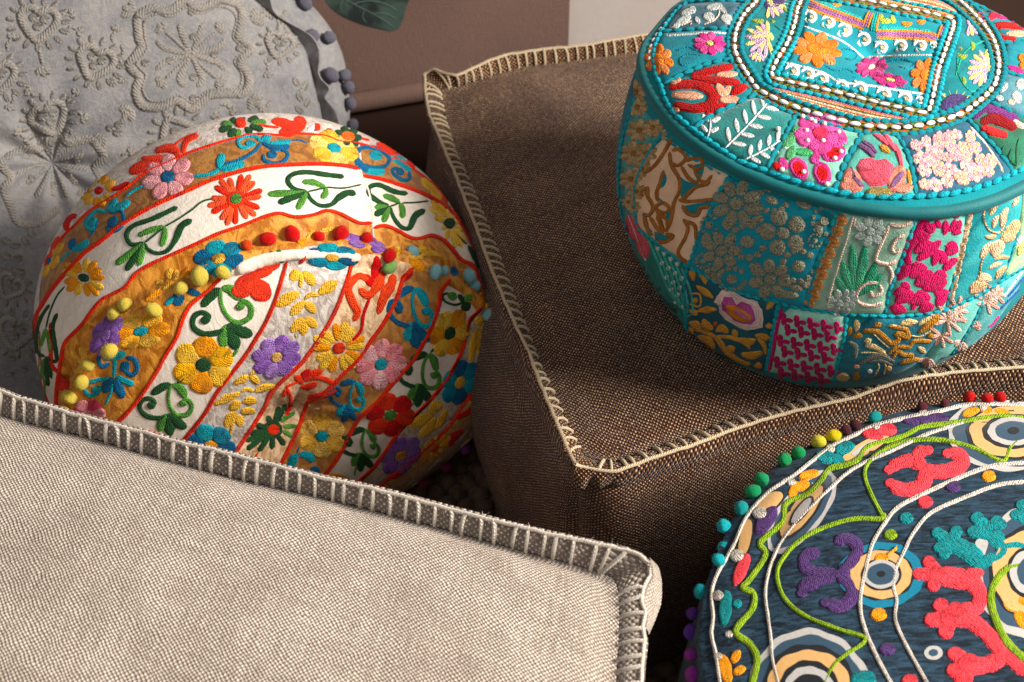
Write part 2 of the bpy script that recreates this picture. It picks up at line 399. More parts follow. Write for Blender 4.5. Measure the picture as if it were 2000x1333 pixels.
# rug: braided wool balls
rug = empty('rug', (0, .6, 0), 'dark braided wool rug of small round knots under the poufs', 'rug')
V = [(-1.5, -.4, .004), (1.6, -.4, .004), (1.6, 1.62, .004), (-1.5, 1.62, .004)]; mk('backing', V, [(0, 1, 2, 3)], RUG, rug, [(0, 0), (3, 0), (3, 2), (0, 2)], False)
geos = []; bv, bf, bu = ball_geo(6, 8, .08, 3)
rows = 0; y = .30
while y < 1.58:
    x = -.52+.008*(rows % 2); 
    while x < .62:
        a = .0105+.003*rs.rand(); q = rs.rand()*3.14; sxx, syy, szz = a*1.18, a*.98, .010+.003*rs.rand()
        X = bv*np.array([sxx, syy, szz]); X = np.stack([X[:, 0]*math.cos(q)-X[:, 1]*math.sin(q), X[:, 0]*math.sin(q)+X[:, 1]*math.cos(q), X[:, 2]], 1)
        geos.append((X+np.array([x+rs.normal()*.0015, y+rs.normal()*.0015, .009]), bf, bu)); x += .0225+.003*rs.rand()
    y += .0195; rows += 1
V, f, u = join(geos); tag(mk('knots', V, f, RUG, rug, u), kind='stuff')
# ================================================================ box cushions
def box_cushion(nm, label, loc, inner, cord, z, H_b, mats, bulge, wall_b, seed, stitch_mat, sr, spacing, cr_r, stitch_range, wob=.0, group=None):
    """inner / cord: dict of 4 edge curves (k,3): L (back-left -> front-left), F, R, B, in loop order"""
    root = empty(nm, loc, label, 'floor cushion')
    top, side, fl = mats
    NS = 90
    E = [at_len(inner[k], NS)[0] for k in 'LFRB']; Lc, Fc_, Rc, Bc = E
    # coons patch: s along F (0 left..1 right), t along L (0 front..1 back)
    n = NS; S_, T_ = np.meshgrid(np.linspace(0, 1, n), np.linspace(0, 1, n), indexing='ij')
    Fr = Fc_; Bk = Bc[::-1]; Lf = Lc[::-1]; Rg = Rc
    P = ((1-T_)[..., None]*Fr[:, None]+T_[..., None]*Bk[:, None]+(1-S_)[..., None]*Lf[None]+S_[..., None]*Rg[None]
         - ((1-S_)*(1-T_))[..., None]*Fr[0]-((S_)*(1-T_))[..., None]*Fr[-1]-((1-S_)*T_)[..., None]*Bk[0]-(S_*T_)[..., None]*Bk[-1])
    e = np.minimum(np.minimum(S_, 1-S_), np.minimum(T_, 1-T_)); g = (4*S_*(1-S_)*4*T_*(1-T_))**.5
    pkr = nz(P*np.array([1, 1, 0]), 75, seed+20, 2)*np.exp(-((e-.03)/.03)**2)*.0016
    P[..., 2] += bulge*g+nz(P, 12, seed, 2)*.0055*np.clip(e*8, 0, 1)+pkr+nz(P, 70, seed+1, 2)*.0008*np.clip(e*15, 0, 1)
    P[..., 2] -= .006*np.exp(-(e/.028))*np.clip(e*110, 0, 1)
    TVv, TFf, TUu = grid(P, uv=None); tob = mk('top_cover', TVv, TFf, top, root, TUu)
    surf = Surf(TVv, TFf, 1.3)
    # walls
    loop = np.concatenate([e_[:-1] for e_ in E]); ns = len(loop)
    T = np.roll(loop, -2, 0)-np.roll(loop, 2, 0); T[:, 2] = 0; T /= np.linalg.norm(T, axis=1)[:, None]
    N = np.stack([T[:, 1], -T[:, 0], T[:, 0]*0], 1)
    if ((loop.mean(0)-loop)*N).sum() > 0: N = -N
    sidx = (np.arange(ns) % (NS-1))/(NS-1); ed = np.minimum(sidx, 1-sidx); cf = np.clip(ed/.30, 0, 1)**.55*.8+.2
    k = np.exp(-((ed)/.010)**2)
    rows_ = []; tt = np.linspace(0, 1, 34)
    for t in tt:
        b = wall_b*(np.sin(np.pi*t**.75)**.8)*cf+.006; q = loop+N*(b-k*.010*math.sin(math.pi*min(1, t*1.02)))[:, None]; q[:, 2] = H_b*(1-t)+.0
        q = q+N*(nz(q, 18, seed+5, 3)*.005*math.sin(math.pi*t)+nz(q*np.array([1, 1, .35]), 45, seed+6, 2)*.0022*math.exp(-t*3))[:, None]; rows_.append(q)
    W = np.array(rows_).transpose(1, 0, 2); sl = np.r_[0, np.cumsum(np.linalg.norm(np.diff(loop, axis=0), axis=1))]
    uvw = np.stack(np.meshgrid(sl, tt*H_b*1.15, indexing='ij'), -1)
    wv, wf, wu = grid(W, True, False, uvw); wf = [q for q in wf]
    for i in range(4): # four side panels, each its own part
        ids = range(i*(NS-1), (i+1)*(NS-1)+1); Q = W[[j % ns for j in ids]]; uq = uvw[[j % ns for j in ids]].copy()
        if i == 3: uq[-1, :, 0] = uq[-2, :, 0]+.007
        v_, f_, u_ = grid(Q, False, False, uq); mk('side_panel', v_, f_, side, root, u_)
    # stitched flange
    geoms = {}
    for i, key in enumerate('LFRB'):
        I = at_len(inner[key], 140)[0]; Cc = at_len(cord[key], 140)[0]
        ID = at_len(inner[key], 1400)[0]; ix = np.array([np.argmin(((ID-c_)**2).sum(1)) for c_ in Cc], float); ix = np.maximum.accumulate(ix); kk = np.ones(9)/9
        ix = np.convolve(np.pad(ix, 4, 'edge'), kk, 'valid'); wE = np.clip(np.minimum(np.arange(140), 139-np.arange(140))/6., 0, 1); ix = ix*wE+np.linspace(0, 1399, 140)*(1-wE); ix = np.maximum.accumulate(ix)
        I = ID[np.clip(ix.round().astype(int), 0, 1399)]; j = ix/1399*(NS-1); base = np.stack([np.interp(j, np.arange(NS), W[[(i*(NS-1)+q) % ns for q in range(NS)], 1][:, c_]) for c_ in range(3)], 1)
        Cc = Cc+nz(Cc, 55, seed+9, 2)[:, None]*np.array([0, 0, 1.])*wob
        nn_ = np.cross(np.gradient(I, axis=0), Cc-I); nn_ /= np.maximum(np.linalg.norm(nn_, axis=1), 1e-9)[:, None]
        tc_ = CO-I; sg = np.sign((nn_*tc_).sum(1)); nn_ = nn_*sg[:, None]; ker = np.ones(15)/15
        nn_ = np.stack([np.convolve(np.pad(nn_[:, c_], 7, 'edge'), ker, 'valid') for c_ in range(3)], 1); nn_ /= np.linalg.norm(nn_, axis=1)[:, None]
        mid = (I+Cc)/2+nn_*.0016
        out = Cc*.5+base*.5; od = base-I; od[:, 2] = 0; od /= np.maximum(np.linalg.norm(od, axis=1), 1e-9)[:, None]; out = Cc-nn_*.003+od*.0015; low = Cc*.45+base*.55+od*.003
        X = np.stack([I-nn_*.001, I*.7+Cc*.3+nn_*.0012, mid, I*.2+Cc*.8+nn_*.001, Cc, out, low, base+od*.001], 1)
        lw = np.linalg.norm(Cc-I, axis=1); sI = np.r_[0, np.cumsum(np.linalg.norm(np.diff(I, axis=0), axis=1))]
        vv_ = np.stack([lw*0, lw*.3, lw*.5, lw*.8, lw, lw+.003, lw*1.5, lw*1.9], 1); uu_ = np.repeat(sI[:, None], 8, 1)
        v_, f_, u_ = grid(X, uv=np.stack([uu_, vv_], -1)); mk('flange', v_, f_, fl, root, u_)
        cc = Cc+nn_*.0006+nz(Cc*3, 90, seed+3, 2)[:, None]*.0005
        mk('edge_cord', *tube_geo(cc, cr_r, k=8)[:2], stitch_mat, root, tube_geo(cc, cr_r, k=8)[2])
        a, b = stitch_range[key]; tot = sI[-1]; ks = int(tot*(b-a)/spacing)
        for q in range(ks):
            fr = a+(b-a)*(q+.5+rs.normal()*.12)/ks; fi = fr*139; i0 = int(fi)
            def at(A, ff): ff = min(max(ff, 0), 138.999); k0 = int(ff); return A[k0]*(1-(ff-k0))+A[k0+1]*(ff-k0)
            lean = spacing*.13*(1+rs.normal()*1.1)/tot*139
            c0 = at(cc, fi+lean); c1 = at(Cc, fi+lean*.3)*.86+at(I, fi+lean*.3)*.14+at(nn_, fi)*.0022; m_ = at(mid, fi)+at(nn_, fi)*.0012
            qq = .04+.1*rs.rand(); i1 = at(I, fi)*(1-qq)+at(Cc, fi)*qq+at(nn_, fi)*.0012; i2 = at(I, fi)+(at(I, fi)-at(Cc, fi))*.06-at(nn_, fi)*.002; srj = sr*(.88+.28*rs.rand())
            Pp = cr([c0, c1, m_, i1, i2], .004) if False else np.array([c0, c0*.4+c1*.6, c1, c1*.5+m_*.5, m_, m_*.4+i1*.6, i1, i2])
            mk('stitch', *tube_geo(Pp, [srj*.9, srj, srj, srj*.8], k=6)[:2], stitch_mat, root, tube_geo(Pp, [srj*.9, srj, srj, srj*.8], k=6)[2])
        geoms[key] = (I, Cc)
    V_, F_ = [], []
    for key, (I, Cc) in geoms.items():
        for _ in range(420):
            i0 = rs.randint(0, 139); p = Cc[i0]+(Cc[i0+1]-Cc[i0])*rs.rand(); p = p+(I[i0]-Cc[i0])*(rs.rand()**3); d = rs.normal(size=3)+np.array([0, -.2, .9]); d /= np.linalg.norm(d); L_ = .0025+.0045*rs.rand(); t = np.cross(d, rs.normal(size=3)); t *= .00016/np.linalg.norm(t)
            q = p+d*L_*.5+rs.normal(size=3)*.0006; k_ = len(V_); V_ += [p-t, p+t, q+t*.8, q-t*.8, p+d*L_+rs.normal(size=3)*.0012]; F_ += [(k_, k_+1, k_+2, k_+3), (k_+3, k_+2, k_+4)]
    tag(mk('lint_fibres', V_, F_, stitch_mat, root, np.zeros((len(V_), 2))), kind='stuff')
    return root, surf
def U(pts, z): return np.array([unz(x, y, z) for x, y in pts])
# --- brown
zB = .35
cL = [(829, 146), (830, 180), (838, 225), (861, 277), (887, 337), (910, 397), (932, 450), (949, 500), (985, 590), (1015, 654), (1033, 690), (1046, 729), (1062, 771), (1080, 810), (1095, 846), (1111, 882), (1124, 908)]
iL = [(862, 178), (867, 215), (878, 258), (893, 300), (914, 345), (935, 395), (958, 450), (978, 505), (1010, 590), (1035, 654), (1057, 717), (1087, 776), (1111, 830), (1129, 868), (1143, 889)]
cF = [(1124, 908), (1145, 914), (1170, 919), (1205, 922), (1237, 910), (1271, 898), (1339, 876), (1440, 837), (1550, 805), (1665, 778), (1750, 747), (1850, 730), (2000, 718)]
iF = [(1143, 889), (1160, 896), (1180, 899), (1208, 901), (1237, 889), (1271, 877), (1339, 854), (1440, 815), (1550, 784), (1665, 758), (1750, 731), (1850, 713), (2000, 700)]
cB = [(829, 146), (845, 136), (865, 143), (890, 149), (912, 139), (935, 127), (957, 118), (991, 107), (1025, 102), (1070, 95), (1115, 91), (1160, 86), (1205, 77), (1250, 69)]
iB = [(862, 178), (870, 175), (882, 171), (892, 169), (903, 167), (935, 157), (960, 148), (985, 141), (1025, 130), (1081, 125), (1120, 119), (1160, 114), (1205, 108), (1250, 103)]
FRi = np.array([.700, 1.092, zB]); BRi = np.array([.545, 1.745, zB])
def ext(A, p): return np.r_[A, np.linspace(A[-1], p, 12)[1:]]
inn = {'L': U(iL, zB), 'F': ext(U(iF, zB), FRi), 'R': np.linspace(FRi, BRi, 20), 'B': ext(U(iB, zB), BRi)[::-1]}
up = np.array([0, 0, .012]); FRc = FRi+np.array([.012, -.006, .006]); BRc = BRi+np.array([.01, .01, .012])
crd = {'L': U(cL, zB+.008), 'F': ext(U(cF, zB+.004), FRc), 'R': np.linspace(FRc, BRc, 20), 'B': ext(U(cB, zB+.016), BRc)[::-1]}
crd['F'][0] = crd['L'][-1]; crd['B'][-1] = crd['L'][0]
brown, sBrown = box_cushion('square_floor_cushion', 'dark brown woven square cushion with tan blanket stitching under the turquoise pouf', (.3, 1.3, 0), inn, crd, zB, zB-.012, (BROWN, BROWN_S, BROWN), .022, .042, 11, TAN, .0016, .0122, .0018, {'L': (.02, .98), 'F': (.02, .98), 'R': (.02, .98), 'B': (.02, .98)}, .0008)
# --- beige (its far right corner in view, higher and nearer)
zG = .45
cBk = [(0, 762), (34, 776), (74, 788), (135, 807), (196, 822), (270, 841), (338, 861), (450, 887), (550, 912), (625, 932), (700, 948), (775, 966), (850, 986), (925, 1006), (1000, 1027), (1075, 1043), (1150, 1058), (1219, 1073), (1250, 1086), (1268, 1104)]
iBk = [(0, 812), (67, 830), (180, 857), (270, 884), (360, 909), (450, 933), (550, 956), (700, 990), (850, 1030), (1000, 1072), (1105, 1099), (1160, 1116), (1195, 1128)]
cRt = [(1268, 1104), (1270, 1124), (1258, 1146), (1252, 1174), (1261, 1198), (1255, 1225), (1260, 1250), (1255, 1290), (1252, 1333), (1246, 1400)]
iRt = [(1195, 1128), (1206, 1145), (1209, 1175), (1209, 1210), (1208, 1250), (1205, 1290), (1203, 1333), (1199, 1400)]
BLg = np.array([-.60, .935, zG]); FLg = np.array([-.72, .30, zG]); FRg = np.array([.02, .10, zG])
inn = {'L': np.linspace(BLg, FLg, 20), 'F': np.linspace(FLg, FRg, 20), 'R': ext(U(iRt, zG), FRg)[::-1], 'B': np.r_[np.linspace(BLg, unz(0, 812, zG), 8)[:-1], U(iBk, zG)][::-1]}
cB_ = BLg+np.array([0, .01, .02]); cFL = FLg+np.array([-.01, -.01, .01]); cFR = FRg+np.array([.01, -.01, .01])
crd = {'L': np.linspace(cB_, cFL, 20), 'F': np.linspace(cFL, cFR, 20), 'R': ext(U(cRt, zG+.006), cFR)[::-1], 'B': np.r_[np.linspace(cB_, unz(0, 762, zG+.018), 8)[:-1], U(cBk, zG+.018)][::-1]}
crd['R'][-1] = crd['B'][0]
beige, sBeige = box_cushion('square_floor_cushion', 'pale beige woven square cushion with thick cream blanket stitching in the near foreground', (-.3, .5, 0), inn, crd, zG, zG-.012, (BEIGE, BEIGE, BEIGE_F), .03, .03, 31, CREAM, .0017, .0118, .0015, {'L': (.4, .6), 'F': (.4, .6), 'R': (.5, .97), 'B': (.02, .9)}, .0006)

def tab(root, a_px, b_px, z0, z1, mat, n=10, bulge=.004, seed=1):
    """small folded end of a stitched flange"""
    A_, B_ = at_len(U(a_px, z0), n)[0], at_len(U(b_px, z1), n)[0]; rows_t = []
    for t in np.linspace(0, 1, 9): P = A_*(1-t)+B_*t; P = P+np.array([0, -.6, .8])*bulge*math.sin(math.pi*t); rows_t.append(P+nz(P, 160, seed, 2)[:, None]*.0006)
    for t in np.linspace(0, 1, 4)[1:]: rows_t.append(B_+np.array([0, .012, -.010])*t)
    v_, f_, u_ = grid(np.array(rows_t)); return mk('corner_fold', v_, f_, mat, root, u_)
tab(brown, [(1106, 890), (1118, 904), (1130, 913), (1160, 919)], [(1116, 936), (1120, 956), (1140, 958), (1152, 944)], zB+.006, zB-.012, BROWN, seed=3)
tab(brown, [(1140, 915), (1170, 920), (1205, 922)], [(1150, 946), (1172, 956), (1194, 944)], zB+.004, zB-.012, BROWN, seed=5)
tab(beige, [(1256, 1090), (1270, 1106), (1273, 1126), (1262, 1150), (1257, 1175), (1264, 1200), (1260, 1228)], [(1272, 1096), (1288, 1112), (1293, 1135), (1293, 1160), (1291, 1182), (1282, 1208), (1268, 1240)], zG+.003, zG-.016, BEIGE, 16, .003, 7)
# ================================================================ round poufs: base bodies
def polar(pts, c, n, default):
    """radius over angle from sampled (angle, radius) pairs, blended to the default elsewhere"""
    a = np.array([math.atan2(p[1]-c[1], p[0]-c[0]) for p in pts]) % (2*np.pi); r = np.hypot(*(np.array(pts)[:, :2]-np.array(c)).T)
    o = np.argsort(a); a, r = a[o], r[o]; t = np.linspace(0, 2*np.pi, n, endpoint=False)
    A = np.r_[a[-1]-2*np.pi, a, a[0]+2*np.pi]; Rr = np.r_[r[-1], r, r[0]]
    out = np.interp(t, A, Rr); gap = np.array([np.min(np.abs((x-a+np.pi) % (2*np.pi)-np.pi)) for x in t]); wgt = np.clip(1-(gap-.15)/.5, 0, 1)
    out = out*wgt+default*(1-wgt); k = np.exp(-np.linspace(-2, 2, 13)**2); k /= k.sum()
    return np.convolve(np.r_[out[-6:], out, out[:6]], k, 'valid')
NT = 300
TH = np.linspace(0, 2*np.pi, NT, endpoint=False)
# ---- striped drum standing on its side
dC = dist_at(544.307, 645.87, 1.58252); az, el = .3125, -.08645
dA = np.array([math.cos(el)*math.sin(az), -math.cos(el)*math.cos(az), math.sin(el)]); dE1 = np.cross([0, 0, 1.], dA); dE1 /= np.linalg.norm(dE1); dE2 = np.cross(dA, dE1)
dR = .22036+.00428*np.cos(2*TH)-.00774*np.sin(2*TH)+.00113*np.sin(3*TH)+.00249*np.cos(4*TH)-.00068*np.sin(4*TH)
dB = .02493-.0082*np.cos(TH)+.00295*np.sin(TH)-.00759*np.cos(2*TH)+.00159*np.sin(2*TH); dD = .10531
dr_ = lambda th: np.cos(th)[..., None]*dE1+np.sin(th)[..., None]*dE2
def drum_pt(R, h): return dC+dA*h[:, None]+R[:, None]*dr_(TH)
rowsS = []
pk = .5+.5*np.sin(TH*23+1.7*np.sin(TH*5)+1.1*np.sin(TH*11))
for t in np.r_[np.linspace(-1, .6, 40), np.linspace(.61, 1, 34)]:
    R = dR+dB*(1-abs(t)**2.5); q = math.exp(-((t-1)/.2)**2)
    R = R-pk*.0040*q*(1-math.exp(-((t-1)/.05)**2))*1.2+.006*math.exp(-((t-1)/.035)**2)-.0065*math.exp(-((t-.87)/.06)**2); h = np.full(NT, dD*t)
    P = drum_pt(R, h); P = P+(nz(P, 24, 41, 3)*.0022)[:, None]*dr_(TH); rowsS.append(P)
P = np.array(rowsS)
GOLD = velvet('gold_crushed_velvet', 'a06228', 'd3954c', .7, 80, .35, .5)
WHITE = velvet('white_velvet', 'd3c8bb', 'e3dacf', .35, 90, .3, .75)
SILVER = velvet('silver_crushed_velvet', 'a79b92', 'd0c7c0', .8, 130, .4, .42)
CHAMP = velvet('champagne_crushed_velvet', 'bd9570', 'e6c9a8', .8, 130, .4, .42)
ROOTS = {}
str_ = empty('round_pouf', tuple(np.round(dC*[1, 1, 0], 3)), 'round white and gold striped velvet pouf with embroidered flowers, standing on its side', 'pouf')
sv, sf, su = grid(P, False, True, flip=True); mk('side_cover', sv, sf, GOLD, str_, su); SD = Surf(sv, sf, 1.5)
# face: dome with tuft and creases
rf = np.r_[np.linspace(1, .9, 14), np.linspace(.885, .12, 60), np.linspace(.11, .0, 14)]; rowsF = []
tuft = np.array([570, 772.]);
d_ = rayd(*tuft); d_ /= np.linalg.norm(d_); tq = CO+d_*(((dC+dA*dD-CO)@dA)/(d_@dA)); tx, ty = (tq-dC-dA*dD)@dE1, (tq-dC-dA*dD)@dE2
for r in rf:
    R = (dR+.006*math.exp(-((1-r)/.02)**2))*r; x = R*np.cos(TH); y = R*np.sin(TH); cx = tx*(1-r**1.5); cy = ty*(1-r**1.5)
    X = x+cx; Y = y+cy; rho = np.hypot(X-tx, Y-ty)
    h = dD+.050*(1-r**2.6)**.62-.040*np.exp(-(rho/.037)**1.3)
    ang = np.arctan2(Y-ty, X-tx)
    h = h+.0022*np.sin(ang*7+1.)*np.exp(-((rho-.034)/.026)**2)+.0016*np.sin(ang*11+rho*20)*np.exp(-(rho/.09)**2)*np.clip(rho/.01, 0, 1)
    h = h-.007*math.exp(-((r-.93)/.028)**2)-.0035*pk*math.exp(-((1-r)/.05)**2)*(1-math.exp(-((1-r)/.012)**2))-.003*math.exp(-((1-r)/.012)**2)
    P = dC+X[:, None]*dE1+Y[:, None]*dE2+dA*h[:, None]; P = P+dA*(nz(P, 30, 51, 3)*.0016)[:, None]; rowsF.append(P)
P = np.array(rowsF); P[0] = rowsS[-1]; fv, ff, fu = grid(P, False, True, flip=True); mk('face_cover', fv, ff, WHITE, str_, fu); SF = Surf(fv, ff, 1.4)
bk = np.array([dC-dA*dD+(R_*dr_(TH).T).T*1. if False else dC-dA*(dD+.03*(1-q**2))+(dR*q)[:, None]*dr_(TH) for q in (1, .8, .5, .2, .001)]); v, f, u = grid(bk, False, True); mk('back_cover', v, f, GOLD, str_, u)
# ---- turquoise pouf
tC = np.array([.312, 1.1341]); tZ = .6027
pipx = [(1255, 120), (1268, 165), (1300, 215), (1360, 275), (1440, 325), (1520, 358), (1600, 382), (1700, 402), (1800, 410), (1900, 398), (2000, 358), (1262, 90), (1290, 55), (1345, 0)]
tR = polar([unz(x, y, tZ)[:2] for x, y in pipx], tC, NT, .1938)
cs_ = np.stack([np.cos(TH), np.sin(TH)], 1)
rowsT = []; zf_ = .352; zb = .36+(.6027-.36)*.569
for t in np.linspace(0, 1, 60):
    z = tZ+(zf_-tZ)*t; zm = (zb-tZ)/(zf_-tZ); Rf = .2064*.72
    R = (tR+(.2075-tR)*(1-((zm-t)/zm)**2.2)) if t < zm else Rf+(.2075-Rf)*(1-((t-zm)/(1-zm))**2.2)+TH*0
    P = np.c_[tC+cs_*R[:, None], np.full(NT, z)]; P[:, :2] += cs_*(nz(P, 30, 61, 3)*.002*math.sin(math.pi*min(1, t*1.1)))[:, None]; rowsT.append(P)
P = np.array(rowsT)
TEALCLOTH = M('turquoise_cotton', .85, .05, .2); n0 = TEALCLOTH.noise(40, 4); TEALCLOTH.color(TEALCLOTH.mix(n0, lin('086c76'), lin('16858c'))); TEALCLOTH.bump(n0+TEALCLOTH.noise(500, 2)*.4, .5, .002); TEALCLOTH = TEALCLOTH.m
tq_ = empty('round_pouf', (round(tC[0], 3), round(tC[1], 3), zf_), 'round turquoise patchwork pouf with beaded cord seams, on the brown square cushion', 'pouf')
v, f, u = grid(P, False, True); mk('side_cover', v, f, TEALCLOTH, tq_, u); ST = Surf(v, f, 1.2)
rowsT2 = []
d_ = rayd(1712, 118); tuft2 = CO+d_*((tZ+.012-CAMZ)/d_[2])
for r in np.r_[np.linspace(1, .9, 14), np.linspace(.88, .0, 60)]:
    xy = tC+cs_*(tR*r)[:, None]; rho = np.hypot(*(xy-tuft2[:2]).T); ang = np.arctan2(xy[:, 1]-tuft2[1], xy[:, 0]-tuft2[0])
    z = tZ+.026*(1-r**2.4)**.7-.020*np.exp(-(rho/.030)**1.3)+.0022*np.sin(5*ang+1)*np.exp(-((rho-.035)/.03)**2)
    z = z-.004*np.exp(-((r-.62)/.035)**2)*.5
    P = np.c_[xy, z]; P[:, 2] += nz(P, 35, 71, 3)*.0014*min(1, (1-r)*12); rowsT2.append(P)
P = np.array(rowsT2); v, f, u = grid(P, False, True); mk('top_cover', v, f, TEALCLOTH, tq_, u); SU = Surf(v, f, 1.1)
# ---- navy pouf
nC = np.array([.425, .635]); nZ = .40
navp = [(1365, 1230), (1372, 1180), (1385, 1130), (1410, 1060), (1450, 980), (1520, 905), (1600, 862), (1700, 822), (1850, 787), (1950, 782), (2000, 784), (1366, 1280), (1372, 1333)]
nR = polar([unz(x, y, nZ)[:2] for x, y in navp], nC, NT, .283)
NAVY = M('navy_velvet', .8, .05, .2); t = NAVY.nt.nodes.new('ShaderNodeTexCoord'); mp = NAVY.nt.nodes.new('ShaderNodeMapping'); mp.inputs['Scale'].default_value = (.22, 1, 1); mp.inputs['Rotation'].default_value = (0, 0, -.62)
NAVY.nt.links.new(t.outputs['Object'], mp.inputs['Vector']); na = NAVY.noise(300, 4, mp.outputs[0], .6, .6); nb = NAVY.noise(700, 2)
NAVY.color(NAVY.mix((na*1.+nb*.2-.1).step(.32, .74), lin('0a131c'), lin('2c4456'))); NAVY.bump(na+nb*.3, .5, .0015); NAVY = NAVY.m
nv_ = empty('round_pouf', (.425, .635, 0), 'round navy pouf with eye medallions, coral embroidery and coloured pompoms, at the lower right', 'pouf')
rowsN = []
pk2 = .5+.5*np.sin(TH*31+1.5*np.sin(TH*4))
for t in np.linspace(0, 1, 40):
    z = nZ*(1-t); R = nR+.012*math.sin(math.pi*t**.8)-(.035*max(0, t-.8)/.2)**1-pk2*.003*math.exp(-t*9)*(1-math.exp(-t*60)); P = np.c_[nC+cs_*R[:, None], np.full(NT, z)]
    P[:, :2] += cs_*(nz(P, 26, 81, 3)*.0025)[:, None]*min(1, t*6); rowsN.append(P)
P = np.array(rowsN); v, f, u = grid(P, False, True); mk('side_cover', v, f, NAVY, nv_, u); SNs = Surf(v, f, 1.1)
rowsN2 = []
for r in np.r_[np.linspace(1, .9, 14), np.linspace(.885, 0, 60)]:
    xy = nC+cs_*(nR*r)[:, None]; z = nZ+.034*(1-r**2.6)**.7-.010*math.exp(-(r/.12)**2)-.0032*pk2*math.exp(-((1-r)/.045)**2)*(1-math.exp(-((1-r)/.012)**2))-.014*math.exp(-((r-.86)/.035)**2)*(.6+.4*np.sin(TH*3+1))*.35
    P = np.c_[xy, z]; P[:, 2] += nz(P, 24, 91, 3)*.0016*min(1, (1-r)*14); rowsN2.append(P)
P = np.array(rowsN2); v, f, u = grid(P, False, True); mk('top_cover', v, f, NAVY, nv_, u); SN = Surf(v, f, 1.1)
# ---- grey leaning cushion
gC = dist_at(100, 330, 1.68); gel, gaz = math.radians(30), .30
gA = np.array([math.cos(gel)*math.sin(gaz), -math.cos(gel)*math.cos(gaz), math.sin(gel)]); gE1 = np.cross([0, 0, 1.], gA); gE1 /= np.linalg.norm(gE1); gE2 = np.cross(gA, gE1)
def gpl(x, y, h):
    d = rayd(x, y); p = CO+d*(((gC+gA*h-CO)@gA)/(d@gA)); return ((p-gC)@gE1, (p-gC)@gE2)
gR = polar([gpl(x, y, 0) for x, y in ((497, 3), (524, 22), (547, 38), (572, 66), (595, 100), (608, 145), (617, 196), (630, 260), (636, 330))], (0, 0), NT, .315)
gR2 = polar([gpl(x, y, -.055) for x, y in ((602, 0), (624, 20), (641, 45), (657, 75), (668, 105), (676, 140), (681, 170), (684, 210), (684, 252), (684, 330))], (0, 0), NT, .32)
m = M('grey_overdyed_cotton', .92, .25, .2); g1_ = m.noise(16, 5, None, .5, .6); g2_ = m.noise(9, 3); g3_ = m.noise(700, 2); g4_ = m.noise(60, 4, None, 2.5, .6); tcx = m.nt.nodes.new('ShaderNodeTexCoord'); vr_ = m.voro(38, 'DISTANCE_TO_EDGE', 1., tcx.outputs['Object'])
m.color(m.mix((g1_*.5+g4_*.35+g3_*.25).step(.34, .76), lin('66686e'), lin('96928f'))); m.bump(g4_*.8+g3_*.4, .6, .003); GREY = m.m
gr_ = empty('round_cushion', tuple(np.round(gC*[1, 1, 0], 3)), 'large round grey cushion with tone on tone embossed embroidery leaning at the left', 'cushion')
dg = lambda: np.cos(TH)[:, None]*gE1+np.sin(TH)[:, None]*gE2
rowsG = []; d_ = rayd(102, 318); tp_ = CO+d_*(((gC-CO)@gA)/(d_@gA)); gtx, gty = (tp_-gC)@gE1, (tp_-gC)@gE2
for r in np.r_[np.linspace(1, .88, 16), np.linspace(.87, 0, 80)]:
    X = gR*r*np.cos(TH)+gtx*(1-r); Y = gR*r*np.sin(TH)+gty*(1-r); rho = np.hypot(X-gtx, Y-gty); ang = np.arctan2(Y-gty, X-gtx)
    h = .034*(1-r**3)**.6-.032*np.exp(-(rho/.045)**1.1)+.004*np.sin(ang*9+.5)*np.exp(-((rho-.05)/.035)**2)
    P = gC+X[:, None]*gE1+Y[:, None]*gE2+gA*h[:, None]; P = P+gA*(nz(P, 26, 101, 4)*.0024*min(1, (1-r)*10))[:, None]; rowsG.append(P)
P = np.array(rowsG); v, f, u = grid(P, False, True, flip=True); mk('face_cover', v, f, GREY, gr_, u); SG = Surf(v, f, 1.65)
rows_ = []
for t in np.linspace(0, 1, 20):
    R = gR*(1-t)+gR2*t+.010*math.sin(math.pi*t)-.010*math.exp(-((t-.18)/.09)**2); P = gC+R[:, None]*dg()-gA*(.004+.066*t); P = P+dg()*(nz(P, 34, 105, 4)*.004*min(1, t*5))[:, None]; rows_.append(P)
rows_[0] = rowsG[0]
for q in (.97, .8, .5, .001): rows_.append(gC+(gR2*q)[:, None]*dg()-gA*(.07+.03*(1-q)))
P = np.array(rows_); v, f, u = grid(P, False, True); mk('side_cover', v, f, GREY, gr_, u); SGs = Surf(v, f, 1.65)
